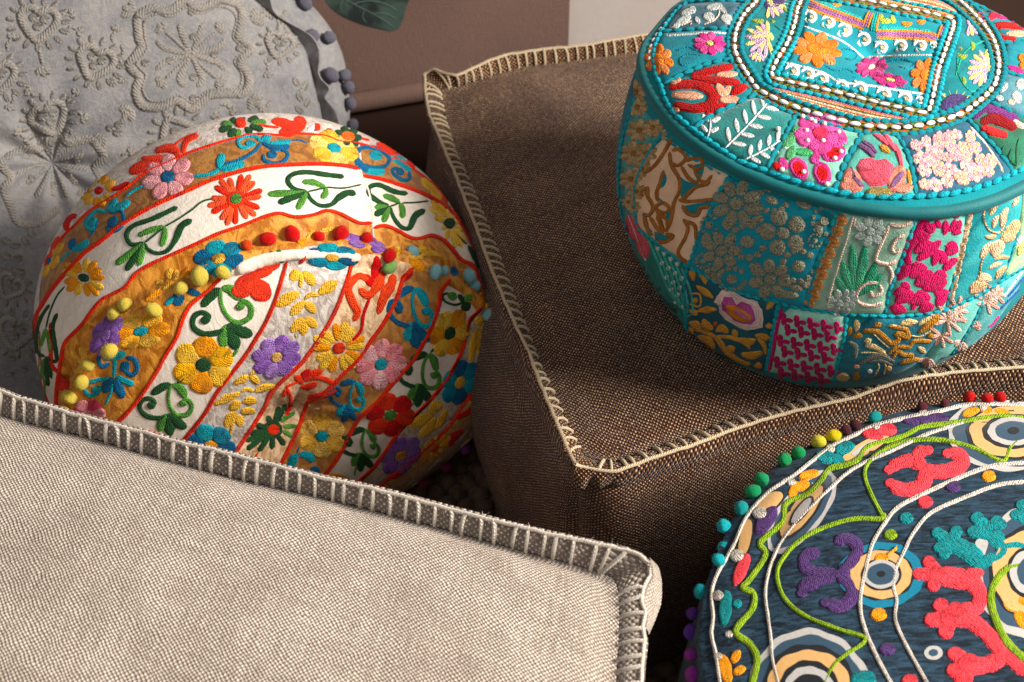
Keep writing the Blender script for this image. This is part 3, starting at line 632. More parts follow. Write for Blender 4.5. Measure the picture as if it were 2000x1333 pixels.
# ================================================================ embroidery kit
RED, RED2, ORG, YEL, YEL2 = ('d42a1f', 'ee4a33'), ('b8141a', 'd42a22'), ('f08a1e', 'f7a53a'), ('f0b02a', 'f7c960'), ('d9972a', 'eebf62')
GRD, GRL, TL, TLD, PNK, PUR, PUR2 = ('16351f', '24502c'), ('356a2c', '5f9a48'), ('0a8aa0', '17a5b5'), ('07486e', '0c6690'), ('ee7f8c', 'f7abb0'), ('6b3a9a', '9a6bc0'), ('a883c6', '8d62b3')
def Y(c): return yarn(c[0], c[1])
def rot(v, a): return np.array([v[0]*math.cos(a)-v[1]*math.sin(a), v[0]*math.sin(a)+v[1]*math.cos(a)])
class Motif:
    """a piece of embroidery: first piece is the part, the others its children"""
    def __init__(s, name, surf, parent, hk=1.): s.name = name; s.s = surf; s.p = parent; s.root = None; s.hk = hk*.5; s.ly = 0
    def _par(s): return s.p if s.root is None else s.root
    def _fin(s, o):
        if s.root is None: s.root = o
        return o
    def leaf(s, pts, w, c, h=.0020, nm='leaf'):
        s.ly += 1; return s._fin(stroke(s.name if s.root is None else nm, s.s, pts, w, Y(c), s._par(), h*s.hk*(1+.06*(s.ly % 5)), step=5.))
    def blob(s, out, c, h=.0020, nm='petal', cc=None):
        s.ly += 1; return s._fin(dome(s.name if s.root is None else nm, s.s, out, Y(c), s._par(), h*s.hk*(1+.06*(s.ly % 5)), c=cc))
def flower(surf, root, c, R, cols, cc, n=6, r0=0., k=1., ang=0., pr=None, cr_=.30, name='flower', hk=1.):
    """round-petalled flower; k squashes it along the direction `ang`+90"""
    m = Motif(name, surf, root, hk); a0 = math.radians(ang)
    def tr(p): q = rot(p, -a0); q = np.array([q[0], q[1]*k]); return rot(q, a0)
    ctr = ell((0, 0), R*cr_, R*cr_*.95, 0, 14); ctr = np.array([tr(p)+c for p in ctr])
    m.blob(ctr, cc, .0032, 'centre')
    for i in range(n):
        t = math.radians(r0)+2*math.pi*i/n; pl = R*(pr or (.95 if n <= 6 else .8))*math.sin(math.pi/n)*.98
        e = ell((R*.63, 0), R*.42, pl*1.02, 0, 14, .8); e = np.array([tr(rot(p, t))+c for p in e])
        m.blob(e, cols[i % len(cols)], .0022)
    return m
def daisy(surf, root, c, R, cols, cc, n=14, k=1., ang=0., ring=None, w=.15, ends=None, r0=0., r1=.28, name='daisy_flower'):
    m = Motif(name, surf, root); a0 = math.radians(ang); w *= 1.18
    def tr(p): q = rot(p, -a0); q = np.array([q[0], q[1]*k]); return rot(q, a0)
    m.blob([tr(p)+c for p in ell((0, 0), R*.24, R*.22, 0, 12)], cc, .0034, 'centre')
    if ring: m.blob([tr(p)+c for p in ell((0, 0), R*.38, R*.36, 0, 14)], ring, .0022, 'ring')
    if ends is None: ends = [tr(rot((R*(.9+.12*((i*7) % 3)/2), 0), 2*math.pi*i/n+math.radians(r0)+.06*((i*5) % 3-1)))+c for i in range(n)]
    for i, e in enumerate(ends):
        e = np.array(e); c_ = np.array(c); s_ = c_+(e-c_)*r1
        m.leaf([s_, c_+(e-c_)*.65, e], [R*w*.7, R*w, R*w*1.15, R*w], cols[i % len(cols)], .0018, 'petal')
    return m
def scroll(surf, root, J, A, dk, lt, sx=1., mir=1, tail=None, name='leaf_scroll', shear=0., nt=True):
    J = np.array(J, float); y = np.array(A, float)-J; L = np.linalg.norm(y); x = np.array([-y[1], y[0]])*sx*mir; x = x+y*shear
    g = lambda *P: [J+x*a+y*b for a, b in P]
    m = Motif(name, surf, root); w = L*.13*(.5+.5*sx)
    m.leaf(g((0, 0), (.2, -.12), (.62, -.1), (.86, .12), (.8, .38), (.58, .46), (.42, .33), (.52, .2)), [w, w*1.1, w, w*.9], dk, nm='stem')
    m.leaf(g((0, .97), (.04, .6), (-.06, .25), (-.3, .03), (-.62, .12), (-.7, .38), (-.55, .56), (-.38, .47)), [w*.7, w*.8, w*1.1, w*.9], lt, nm='stem')
    m.blob([J+x*(.52+.14*math.cos(t))+y*(.25+.11*math.sin(t)) for t in np.linspace(0, 6.28, 12)[:-1]], dk, .003, 'curl')
    m.blob([J+x*(-.43+.13*math.cos(t))+y*(.44+.10*math.sin(t)) for t in np.linspace(0, 6.28, 12)[:-1]], lt if mir < 0 else dk, .003, 'curl')
    if nt:
        m.leaf(g((0, 1.0), (.25, .86), (.56, .6)), [w*.9, w*1.9, w*1.7, w*1.2], dk)
        m.leaf(g((-.03, 1.0), (-.27, .9), (-.5, .6)), [w*.9, w*1.9, w*2., w*1.3], lt)
    m.leaf(g((0, .05), (.12, -.25), (.2, -.55)), [w*.8, w*2., w*2.3, w*1.2], lt)
    m.leaf(g((0, .05), (-.08, -.3), (-.16, -.66)), [w*.9, w*2.1, w*2.6, w*1.4], dk)
    m.leaf(g((-.03, .05), (-.3, -.18), (-.62, -.34)), [w*.9, w*1.8, w*2.2, w*1.5], dk)
    if tail: m.leaf([J+y*-.3-x*.12]+[np.array(t, float) for t in tail], w*.6, lt, nm='stem')
    return m
def strokes(surf, root, name, lst, hk=1.):
    """lst of (colour, width, pts)"""
    m = Motif(name, surf, root, hk)
    for c, w, p in lst: m.leaf(p, w, c, nm='stem' if (np.max(w) < 8) else 'leaf')
    return m
def blobs(surf, root, name, lst, hk=1., h=.002):
    m = Motif(name, surf, root, hk)
    for c, e in lst: m.blob(e if not isinstance(e[0], (int, float)) else ell(e[:2], *e[2:]), c, h)
    return m
# pompom trim
_pv = [fuzzy_ball(200+i) for i in range(4)]; _pm = {}
def felt(c):
    if c in _pm: return _pm[c]
    m = M('felt_'+c, .95, .1, .1); n = m.noise(260, 4); m.color(m.mix(n, sc(c, .75), sc(c, 1.12))); m.bump(n+m.noise(900, 2)*.6, .8, .002)
    _pm[c] = (m.m, [None]*4); return _pm[c]
_pmesh = {}
def pompom(surf, root, px, py, r, c, strings=True, lift=.7, ex=1.15):
    p, n = surf.hit(px, py); mat, _ = felt(c); i = random.randrange(4); key = (root.name, c, i)
    R = r*1.04*MM*float(np.linalg.norm(p-CO)/1.29); pos = p+n*R*lift
    ax = Vector(n).cross(Vector((random.gauss(0, 1), random.gauss(0, 1), random.gauss(0, 1)))).normalized()
    q = Vector((0, 0, 1)).rotation_difference(ax); q = q @ Matrix.Rotation(random.random()*6, 4, 'Z').to_quaternion()
    Mx = Matrix.Translation(Vector(pos)) @ q.to_matrix().to_4x4() @ Matrix.Diagonal((R*.93, R*.93, R*ex, 1))
    v, f, u = _pv[i]
    if key not in _pmesh:
        o = mk('pompom', v+np.array(rootloc(root)), f, mat, root, u); _pmesh[key] = o; o.matrix_local = Matrix.Translation(-rootloc(root)) @ Mx
    else: o = inst(_pmesh[key], 'pompom', Mx, root)
    if strings:
        cx, cy = strings if isinstance(strings, tuple) else (px, py+r*1.6)
        e, _n = surf.hit(cx, cy)
        for k in (-1, 1):
            e2 = e+np.array([.0016*k, 0, 0]); P = np.array([pos, pos*.5+e2*.5+n*.002, e2]); P = cr(P, .002)
            V, f2, u2 = tube_geo(P, .0006, k=5); s_ = mk('string', V, f2, mat, None, u2)
            s_.parent = o; s_.matrix_parent_inverse = o.matrix_local.inverted() @ Matrix.Translation(-rootloc(root))
    return o
# ================================================================ striped pouf: cloth stripes and embroidery
def joint(*ss):
    V = []; Fc = []; o = 0
    for v, f in ss: V.append(v); Fc += [tuple(i+o for i in q) for q in f]; o += len(v)
    return np.concatenate(V), Fc
SJ = Surf(*joint((sv, sf), (fv, ff)), 1.45)
for o_ in str_.children:
    if o_.name.startswith('side_cover'):
        o_.data.materials[0] = WHITE; o_.data.materials.append(GOLD); k0 = int(len(o_.data.polygons)*.90)
        o_.data.polygons.foreach_set('material_index', [int(i >= k0) for i in range(len(o_.data.polygons))])
    if o_.name.startswith('face_cover'):
        o_.data.materials.append(GOLD); o_.data.polygons.foreach_set('material_index', [int(i < NT*3) for i in range(len(o_.data.polygons))])
RL1 = [(111, 800), (110, 775), (114, 737), (120, 700), (127, 670), (145, 650), (162, 632), (180, 607), (200, 585), (225, 572), (245, 560), (263, 537), (287, 520), (325, 502), (375, 480), (425, 457), (475, 440), (512, 425), (545, 417), (575, 424), (612, 420), (637, 412), (662, 417), (700, 435), (727, 436)]
RL1b = [(728, 446), (750, 441), (775, 450), (800, 464), (820, 466), (842, 460), (867, 470), (887, 492), (900, 507), (925, 521), (937, 550), (955, 578), (966, 610)]
RL2 = [(75, 760), (67, 725), (64, 690), (65, 650), (71, 618), (85, 592), (105, 562), (132, 530), (162, 498), (190, 477), (212, 460), (237, 440), (275, 416), (312, 397), (362, 375), (412, 353), (475, 334), (525, 325), (562, 323), (612, 321), (662, 323), (702, 330)]
RL2b = [(706, 344), (737, 349), (775, 360), (812, 373), (850, 391), (875, 408), (892, 424), (907, 448), (925, 482), (938, 517), (948, 548)]
RL3 = [(78, 575), (90, 530), (105, 492), (122, 464), (147, 440), (175, 413), (225, 382), (250, 365), (285, 338), (325, 320), (362, 302), (400, 288), (450, 273), (500, 263), (550, 265), (587, 262), (637, 267), (662, 277), (700, 281), (737, 292), (775, 311), (815, 337), (850, 366), (875, 400)]
RG = [(122, 800), (125, 775), (150, 740), (180, 700), (205, 655), (235, 625), (290, 600), (345, 565), (400, 540), (432, 530), (480, 503), (520, 492), (570, 488), (625, 490), (700, 495), (745, 510), (790, 522), (850, 538), (885, 550), (915, 575), (945, 612), (972, 660), (984, 695)]
def offs0(P, d):
    P = np.asarray(P, float); c = np.array([575., 800.]); v = c-P; return P+v/np.linalg.norm(v, axis=1)[:, None]*d
patch('gold_stripe', SJ, RL1+RL1b+[(975, 645)]+[tuple(q) for q in offs0(RG, 9)][::-1], GOLD, str_, lift=.0006, gs=9)
_sc = [o_ for o_ in str_.children if o_.name.startswith('side_cover')][0]; _sc.data.materials.append(velvet('outer_silver_velvet', 'b3a79c', 'd9d0c8', .8, 110, .3, .6)); _pl = np.array([(72, 600)]+RL3+[(990, 600), (990, 1100), (60, 1100)], float)
_vw = sv-CO; _zz = _vw@FW; _vp = np.stack([1000+F*(_vw@RT)/_zz, 666.5-F*(_vw@UP)/_zz], 1); _fc = np.array([_vp[list(q)].mean(0) for q in sf]); _in = inpoly(_fc, _pl)
_sc.data.polygons.foreach_set('material_index', [1 if i >= k0 else (0 if _in[i] else 2) for i in range(len(_in))])
patch('gold_stripe', SJ, RL2+[(706, 344)]+RL2b+[(905, 430), (885, 405)]+RL3[::-1], velvet('brown_velvet', '84552f', 'a87845', .7, 80, .4, .5), str_, lift=.0006, gs=9)
A = [(434, 540), (410, 565), (392, 580), (372, 597), (357, 625), (345, 660), (325, 692), (309, 722), (287, 757), (262, 792), (240, 816), (220, 836), (190, 875)]
B = [(560, 512), (549, 550), (537, 588), (520, 628), (498, 665), (475, 700), (450, 732), (425, 765), (405, 800), (382, 832), (356, 864), (330, 910)]
C_ = [(690, 505), (677, 550), (656, 605), (631, 650), (607, 685), (587, 711), (557, 738), (529, 768), (518, 792), (500, 822), (480, 853), (457, 889), (430, 940)]
D = [(808, 522), (786, 547), (775, 582), (750, 630), (725, 665), (705, 695), (675, 726), (650, 752), (622, 777), (601, 786), (591, 812), (575, 855), (557, 890), (546, 912), (530, 950)]
E_ = [(880, 545), (861, 570), (857, 597), (842, 640), (820, 683), (800, 712), (765, 752), (736, 786), (704, 816), (687, 842), (670, 876), (652, 906), (632, 932), (615, 965)]
F_ = [(942, 600), (917, 627), (910, 655), (900, 690), (882, 725), (861, 757), (827, 795), (797, 823), (770, 856), (750, 886), (727, 916), (700, 942), (670, 985)]
G_ = [(982, 720), (950, 745), (925, 770), (905, 790), (880, 830), (850, 860), (815, 890), (770, 925), (735, 960), (700, 1000)]
patch('gold_stripe', SJ, A+[(150, 880), (122, 810)]+[tuple(q) for q in offs0(RG[:10], -6)], GOLD, str_, lift=.0009, gs=10)
patch('silver_stripe', SJ, B+C_[::-1]+[(650, 486), (600, 482)], SILVER, str_, lift=.0009, gs=7)
patch('champagne_stripe', SJ, C_+D[::-1]+[(765, 506), (725, 497)], CHAMP, str_, lift=.0016, gs=6)
patch('gold_stripe', SJ, D+E_[::-1]+[(850, 530)], velvet('brown_velvet_face', '97643a', 'b8854f', .7, 80, .4, .5), str_, lift=.0014, gs=6)
patch('silver_stripe', SJ, F_+G_[::-1]+[(984, 700), (972, 660), (950, 618)], velvet('shaded_silver_velvet', 'a4917f', 'c8b7a6', .8, 120, .4, .45), str_, lift=.0008, gs=10)  # darker copy of the silver velvet, shade put into its colour
patch('champagne_stripe', SJ, G_+[(760, 985), (830, 935), (900, 882), (945, 820), (968, 770)], velvet('shaded_champagne_velvet', '9a7048', 'bf9564', .8, 120, .4, .45), str_, lift=.0008, gs=10)  # champagne velvet repeated darker, its shade held in the colour
SJ2 = layered(SJ)
REDL = yarn('cf2418', 'e8452e', 'red_cord', .0016)
for nm_, L_, w_ in (('a', RL1, 7), ('b', RL1b, 7), ('c', RL2, 7.5), ('d', RL2b, 7), ('e', RL3[2:], 4), ('f', A, 8), ('g', B, 8), ('h', C_, 8), ('i', D, 8), ('j', E_, 8), ('k', F_, 7), ('l', G_, 5)):
    stroke('piping', SJ2, L_, w_*.85, REDL, str_, .0016, step=8)
seam = [(700, 281), (703, 305), (705, 330), (706, 345), (716, 365), (723, 390), (727, 415), (728, 440), (729, 462), (730, 480)]
stroke('side_seam', SJ, seam, 5, WHITE, str_, .0012)
X = (SJ2, str_)
# --- white band, left to right
strokes(*X, 'leaf_scroll', [(GRD, [5, 6, 6, 5], [(88, 697), (74, 688), (71, 655), (80, 622), (97, 595)]), (GRD, [5, 7, 8, 6], [(88, 697), (110, 706), (108, 675), (103, 640), (112, 612)]), (GRL, [4, 7, 5], [(89, 642), (85, 660), (80, 677)]), (GRL, [4, 7, 6], [(90, 642), (96, 665), (100, 690)]),
    (GRD, 3, [(90, 642), (98, 610), (112, 578), (127, 560)]), (GRL, [5, 8, 5], [(87, 700), (84, 720), (82, 742)]), (GRD, [5, 8, 6], [(88, 700), (91, 725), (95, 755)]), (GRD, [5, 8, 5], [(89, 700), (97, 720), (101, 740)]), (GRL, 3, [(86, 740), (88, 758), (88, 775)])])
strokes(*X, 'red_sprig', [(RED, [5, 9, 6], [(73, 742), (78, 760), (85, 782)]), (RED, [4, 6, 4], [(90, 768), (86, 780), (96, 795)])])
daisy(*X, (164, 543), 46, [ORG, YEL, ORG], GRD, 13, .86, 20, None, .2)
def lily(J, up, lo, V_, st, tri, dk=GRD, lt=GRL, k=1.):
    m = Motif('leaf_scroll', *X)
    m.leaf([J]+up, [7*k, 9*k, 8*k, 9*k, 8*k], dk); m.leaf([J]+lo, [6*k, 7*k, 8*k, 13*k, 10*k], dk)
    m.leaf(V_[:len(V_)//2+1], [9*k, 11*k, 8*k], dk if k > 1 else lt); m.leaf(V_[len(V_)//2:], [8*k, 12*k, 10*k], lt)
    m.leaf(st, 3.5*k, dk, nm='stem'); m.leaf([J, V_[len(V_)//2]], 4*k, dk, nm='stem')
    for t, c in zip(tri, (lt, dk, lt)): m.leaf([J, tuple((np.array(J)*.5+np.array(t)*.5)), t], [7*k, 11*k, 13*k, 10*k], c)
lily((282, 475), [(257, 478), (247, 460), (260, 442), (300, 427), (347, 405)], [(290, 488), (307, 495), (327, 490), (342, 470), (355, 442), (375, 430)], [(270, 461), (295, 450), (322, 443), (321, 462), (315, 482)], [(322, 443), (350, 427), (375, 410), (400, 392), (440, 388)], [(226, 517), (246, 529), (270, 520)])
daisy(*X, (461, 390), 57, [('f0492f', 'f7684a'), ('d42a1f', 'e8432f'), ('f0492f', 'f7684a')], GRL, 17, .86, -30, RED, .15)
lily((600, 375), [(575, 370), (562, 354), (572, 341), (600, 337), (637, 342), (672, 346)], [(607, 390), (625, 402), (647, 400), (662, 386), (680, 377), (695, 380)], [(590, 356), (612, 357), (636, 367), (636, 378), (627, 388)], [(636, 366), (670, 368), (706, 361)], [(523, 380), (543, 397), (580, 410)], lt=('3a6f2e', '5f9446'))
lily((760, 404), [(740, 395), (721, 380), (722, 366), (740, 362), (770, 375), (796, 379)], [(770, 428), (785, 445), (800, 445), (811, 422), (830, 411)], [(748, 382), (765, 388), (781, 397), (786, 412), (785, 427)], [(785, 397), (812, 396), (837, 393)], [(731, 405), (731, 421), (748, 435)], lt=('3a6f2e', '5f9446'))
daisy(*X, (877, 437), 50, [YEL, ('f5bf45', 'f9d679')], GRD, ends=[(842, 392), (838, 405), (848, 425), (862, 448), (872, 468), (889, 485), (902, 483), (910, 471), (905, 452), (896, 434), (886, 420), (872, 407), (857, 395)], w=.13)
strokes(*X, 'leaf_scroll', [(GRD, 3.5, [(884, 452), (902, 470), (912, 478)]), (GRD, [5, 9, 6], [(914, 480), (925, 500), (936, 520)]), (GRL, [5, 7, 5], [(925, 502), (932, 508), (940, 530)]), (GRD, [4, 8, 5], [(937, 522), (945, 545), (950, 568)]), (GRD, [4, 6, 4], [(928, 505), (930, 515), (936, 526)])])
# --- brown band
flower(*X, (328, 346), 52, [PNK, ('f28d97', 'f9bdbf')], TLD, 7, 10, .82, -25)
strokes(*X, 'teal_scroll', [(TL, [5, 6, 8], [(376, 345), (405, 342), (428, 332)]), (TL, [8, 15, 11], [(428, 331), (430, 315), (436, 300)]), (TL, [8, 16, 11], [(430, 332), (450, 326), (478, 319)]), (TLD, [6, 6, 5], [(438, 322), (470, 312), (497, 296), (510, 280)]),
    (TL, [7, 7, 6], [(510, 279), (500, 268), (480, 266), (465, 276), (472, 289), (490, 286)]), (TL, [6, 14, 8], [(510, 277), (520, 270), (530, 267)]), (TL, [7, 12, 9], [(512, 277), (535, 282), (568, 277)]), (TLD, [7, 13, 10], [(512, 279), (535, 289), (566, 287)]), (TLD, [6, 7, 7], [(545, 290), (562, 300), (556, 314), (535, 320), (516, 314), (515, 302)]), (TLD, 2.5, [(568, 275), (585, 275), (600, 281)])])
blobs(*X, 'curl', [(TL, (489, 281, 11, 7)), (TLD, (531, 303, 11, 8))])
flower(*X, (652, 290), 50, [YEL, ('f3bd45', 'f9dd8e')], TL, 6, 20, .66, 18)
strokes(*X, 'teal_scroll', [(TLD, [8, 15, 12], [(694, 308), (704, 324), (722, 335)]), (TL, [10, 14, 10], [(715, 334), (735, 336), (752, 336)]), (TLD, [6, 7, 7], [(706, 322), (730, 328), (752, 325), (760, 312), (752, 300), (735, 291), (715, 288), (701, 292), (703, 300)]), (TL, [8, 13, 8], [(760, 303), (780, 312), (803, 335)]), (TL, [7, 8, 6], [(765, 310), (785, 322), (800, 336)]), (TLD, [6, 6, 6], [(798, 336), (800, 350), (785, 352), (770, 342), (766, 332), (778, 328)])])
blobs(*X, 'curl', [(TL, (734, 304, 14, 10, 20)), (TLD, (781, 336, 9, 7, 30))])
blobs(*X, 'yellow_flower', [(YEL, (838, 362, 22, 9, 45)), (YEL2, (852, 380, 16, 8, 50))])
strokes(*X, 'teal_scroll', [(TL, 5, [(283, 363), (265, 370), (245, 385)]), (TL, [8, 14, 9], [(208, 412), (220, 402), (228, 388)]), (TL, [8, 15, 10], [(212, 414), (235, 405), (254, 392)]), (TL, [6, 7, 7], [(208, 415), (190, 412), (175, 425), (168, 440), (178, 450), (188, 440)]), (TLD, [7, 7, 6], [(212, 416), (235, 412), (242, 430), (232, 448), (215, 452), (206, 442)]), (TLD, 3, [(192, 430), (185, 450), (172, 466)]), (TLD, [7, 13, 8], [(140, 490), (140, 478), (147, 466)]), (TL, [8, 14, 9], [(140, 490), (158, 482), (174, 470)]), (TL, 4, [(140, 490), (128, 500), (117, 512)])])
blobs(*X, 'curl', [(TL, (180, 434, 12, 9, -40)), (TLD, (220, 434, 14, 9, -50))])
blobs(*X, 'yellow_flower', [(YEL2, (113, 487, 18, 8, -50)), (YEL2, (106, 512, 16, 9, -60)), (TLD, (97, 510, 9, 6, -70)), (YEL, (90, 530, 14, 6, -65))])
# --- outer band
daisy(*X, (193, 373), 40, [ORG, YEL2, ('f5a623', 'f7c050')], RED2, 11, .75, -45, None, .24, r1=.4)
strokes(*X, 'red_scroll', [(RED, [14, 24, 20], [(252, 338), (280, 325), (325, 312)]), (RED, [8, 16, 12], [(276, 310), (300, 312), (322, 308)]), (RED, [9, 18, 10], [(302, 296), (330, 290), (345, 297), (345, 312)]), (RED, [9, 10, 8], [(357, 300), (362, 280), (375, 270), (388, 265)]), (RED, 4, [(335, 288), (360, 270), (385, 260)]), (RED2, [6, 10, 6], [(215, 372), (235, 366), (252, 356)])])
strokes(*X, 'red_scroll', [(RED2, [9, 13, 8], [(129, 452), (132, 430), (150, 420)]), (RED, [7, 13, 8], [(100, 500), (108, 480), (115, 462)]), (RED, [6, 10, 6], [(90, 525), (93, 510), (100, 495)])])
daisy(*X, (470, 241), 48, [GRD, GRL, GRD], RED, ends=[(428, 256), (432, 244), (450, 234), (446, 268), (463, 270), (492, 262), (514, 254), (520, 240), (505, 231), (478, 230)], w=.2, r1=.4)
strokes(*X, 'red_scroll', [(RED, 5, [(490, 240), (520, 247), (545, 250)]), (RED, [10, 18, 22, 14], [(530, 237), (550, 240), (575, 248), (590, 240), (575, 232)]), (RED, [12, 16, 10], [(545, 258), (565, 260), (588, 254)]), (RED, [9, 15, 9], [(614, 256), (620, 248), (624, 244)]), (RED, [9, 15, 9], [(636, 268), (640, 260), (650, 256)]), (('f6efe8', 'ffffff'), [7, 10, 7], [(600, 256), (610, 250), (617, 243)])])
flower(*X, (679, 268), 28, [GRD], ('ee5a2a', 'f47a40'), 7, 0, .7, 15, cr_=.55)
strokes(*X, 'red_scroll', [(RED, 5, [(695, 270), (710, 272), (722, 275)]), (RED, [8, 16, 18, 14], [(735, 280), (752, 292), (770, 305), (785, 316)]), (RED, [6, 10, 8], [(790, 315), (800, 322), (810, 332)])])
# --- gold band next to the trim
strokes(*X, 'yellow_sprig', [(YEL2, [8, 13, 11], [(331, 548), (330, 535), (337, 525)]), (YEL2, [7, 12, 9], [(338, 548), (344, 538), (344, 527)]), (YEL2, [7, 13, 8], [(318, 566), (330, 556), (340, 552)]), (YEL2, [7, 11, 8], [(305, 556), (312, 550), (320, 560)]), (ORG, [6, 12, 8], [(285, 588), (302, 575), (315, 568)]), (ORG, [6, 11, 7], [(352, 545), (362, 533), (372, 525)])])
flower(*X, (427, 506), 50, [TLD, TL, ('0a6f92', '128aa5')], ('dd9a3c', 'edb95e'), 6, 15, .72, -15)
blobs(*X, 'blue_leaf', [(TLD, (348, 583, 13, 16, 10)), (TLD, (378, 571, 15, 7, 20)), (TL, (331, 588, 13, 6, -40))])
flower(*X, (275, 647), 56, [ORG, YEL2, ('e89a2c', 'f3bb55')], TL, 6, 0, .62, -12)
flower(*X, (208, 655), 46, [PUR, PUR2], PUR2, 6, 30, .6, -60)
strokes(*X, 'yellow_sprig', [(YEL2, [5, 9, 6], [(160, 712), (148, 698), (139, 685)]), (YEL2, [6, 11, 8], [(163, 708), (162, 692), (156, 678)]), (YEL2, [4, 8, 5], [(162, 728), (150, 726), (142, 720)])])
strokes(*X, 'yellow_sprig', [(YEL2, [6, 9, 6], [(598, 468), (606, 458), (616, 452)]), (YEL2, [6, 9, 6], [(625, 452), (640, 450), (652, 446)]), (ORG, [6, 9, 6], [(580, 470), (590, 475), (600, 472)]), (YEL2, [5, 8, 5], [(505, 470), (520, 465), (532, 468)])])
blobs(*X, 'purple_flower', [(PUR2, (680, 462, 16, 8, 10)), (PUR2, (697, 476, 18, 9, 15)), (PUR, (693, 465, 12, 7)), (PUR2, (727, 472, 12, 9, 40)), (PUR2, (742, 482, 15, 9, 30)), (PUR, (735, 488, 12, 7, 20))])
strokes(*X, 'yellow_sprig', [(YEL, [8, 18, 12], [(775, 503), (773, 490), (780, 482)]), (YEL, [6, 14, 8], [(815, 492), (825, 487), (833, 492)]), (YEL2, [6, 12, 7], [(820, 500), (840, 496), (862, 502)]), (YEL2, [5, 9, 6], [(800, 505), (815, 503), (828, 506)]), (ORG, [9, 20, 14], [(800, 512), (812, 516), (826, 530)])])
strokes(*X, 'blue_leaf', [(TLD, [8, 13, 9], [(884, 520), (888, 532), (895, 540)])])
strokes(*X, 'orange_sprig', [(ORG, [8, 12, 7], [(940, 570), (942, 585), (940, 600)]), (YEL2, [6, 10, 6], [(950, 590), (955, 600), (958, 612)])])
# --- face: gold stripe at the left
m = strokes(*X, 'teal_scroll', [(TL, [6, 8, 6], [(222, 690), (224, 712), (222, 738)]), (TL, [6, 15, 12], [(200, 700), (222, 697), (246, 690)]), (TLD, [7, 8, 8], [(212, 690), (200, 690), (192, 702), (200, 716), (214, 710)]), (TLD, [8, 9, 9], [(240, 722), (258, 733), (268, 720), (262, 702), (246, 700)]), (TLD, [10, 20, 12], [(236, 726), (244, 716), (252, 708)]),
    (TL, [7, 8, 7], [(218, 740), (195, 742), (172, 748), (164, 760), (175, 772), (195, 768)]), (TL, [6, 16, 9], [(180, 756), (188, 762), (200, 757)]), (TLD, [10, 20, 13], [(220, 738), (210, 752), (203, 768)]), (TLD, [10, 20, 14], [(224, 740), (232, 760), (241, 778)]), (TL, [8, 13, 10], [(226, 736), (245, 745), (262, 752)]), (TL, [6, 5, 4], [(222, 745), (216, 768), (205, 792)])])
flower(*X, (172, 808), 34, [PNK, ('d8345c', 'e85a78')], PNK, 6, 0, .8)
# --- face: white stripe
m = Motif('flower', *X)
for e in ((482, 555, 28, 20, -30), (508, 568, 26, 22, 40), (512, 530, 26, 14, -20), (470, 570, 20, 14, 10), (530, 522, 18, 9, -15)): m.blob(ell(e[:2], *e[2:]), ('dd2f2a', 'ee4f3c'), .0024)
scroll(*X, (443, 637), (430, 563), GRD, GRL, 1.0, -1, tail=[(455, 655), (464, 680), (452, 698)])
flower(*X, (397, 713), 60, [YEL, ORG, ('f5a81f', 'f8bd45')], GRD, 6, 35, .92, 0, cr_=.27)
stroke('stem', SJ2, [(362, 735), (352, 745), (345, 748)], 4, Y(GRD), str_)
scroll(*X, (327, 811), (334, 750), GRD, GRL, 1.05, -1, shear=0.)
blobs(*X, 'red_flower', [(RED, (300, 852, 22, 10, 20))])
# --- face: silver stripe
YL = ('dfa02c', 'f0c05a')
strokes(*X, 'yellow_sprig', [(YL, [12, 22, 14], [(588, 532), (577, 538), (566, 546)]), (YL, [8, 20, 12], [(592, 530), (604, 543), (614, 558)]), (YL, [7, 8, 6], [(588, 532), (588, 548), (586, 562)]), (YL, [10, 23, 9], [(622, 574), (640, 562), (659, 550)]), (YL, [8, 24, 8], [(585, 572), (562, 584), (539, 598)]), (YL, [7, 8, 7], [(624, 577), (605, 576), (595, 586)]), (YL, [8, 17, 11], [(595, 588), (582, 602), (567, 615)]), (YL, [8, 17, 10], [(594, 590), (606, 600), (616, 612)]), (YL, [10, 18, 12], [(592, 622), (580, 635), (568, 648)]), (YL, [8, 22, 14], [(592, 622), (592, 640), (592, 655)]), (YL, [8, 18, 11], [(594, 622), (608, 630), (619, 640)]), (YL, 3, [(577, 650), (578, 660)])])
flower(*X, (540, 698), 50, [PUR, PUR2, ('8d5bb8', 'b690d4')], ('d8a25a', 'e8bf80'), 8, 12, .80, -25, pr=1.0, cr_=.24)
strokes(*X, 'yellow_sprig', [(YL, [6, 5, 8], [(498, 722), (490, 732), (486, 735)]), (YL, [8, 14, 8], [(486, 735), (472, 742), (456, 750)]), (YL, [8, 14, 9], [(488, 736), (498, 742), (507, 750)]), (YL, [7, 14, 6], [(497, 765), (515, 758), (538, 753)]), (YL, [6, 16, 6], [(470, 768), (445, 778), (418, 791)]), (YL, [5, 6, 5], [(470, 766), (482, 760), (497, 765)]), (YL, [7, 16, 8], [(474, 785), (488, 783), (502, 784)]), (YL, [8, 18, 10], [(470, 785), (460, 792), (448, 800)]), (YL, [7, 15, 8], [(470, 805), (485, 803), (499, 804)]), (YL, [9, 20, 12], [(460, 803), (450, 818), (440, 834)]), (YL, [10, 18, 12], [(462, 810), (468, 822), (468, 834)]), (YL, [6, 5, 4], [(455, 820), (452, 838), (448, 852)])])
flower(*X, (412, 872), 50, [TLD, TL, ('0a6f92', '128aa5')], ORG, 6, 10, .85, 20)
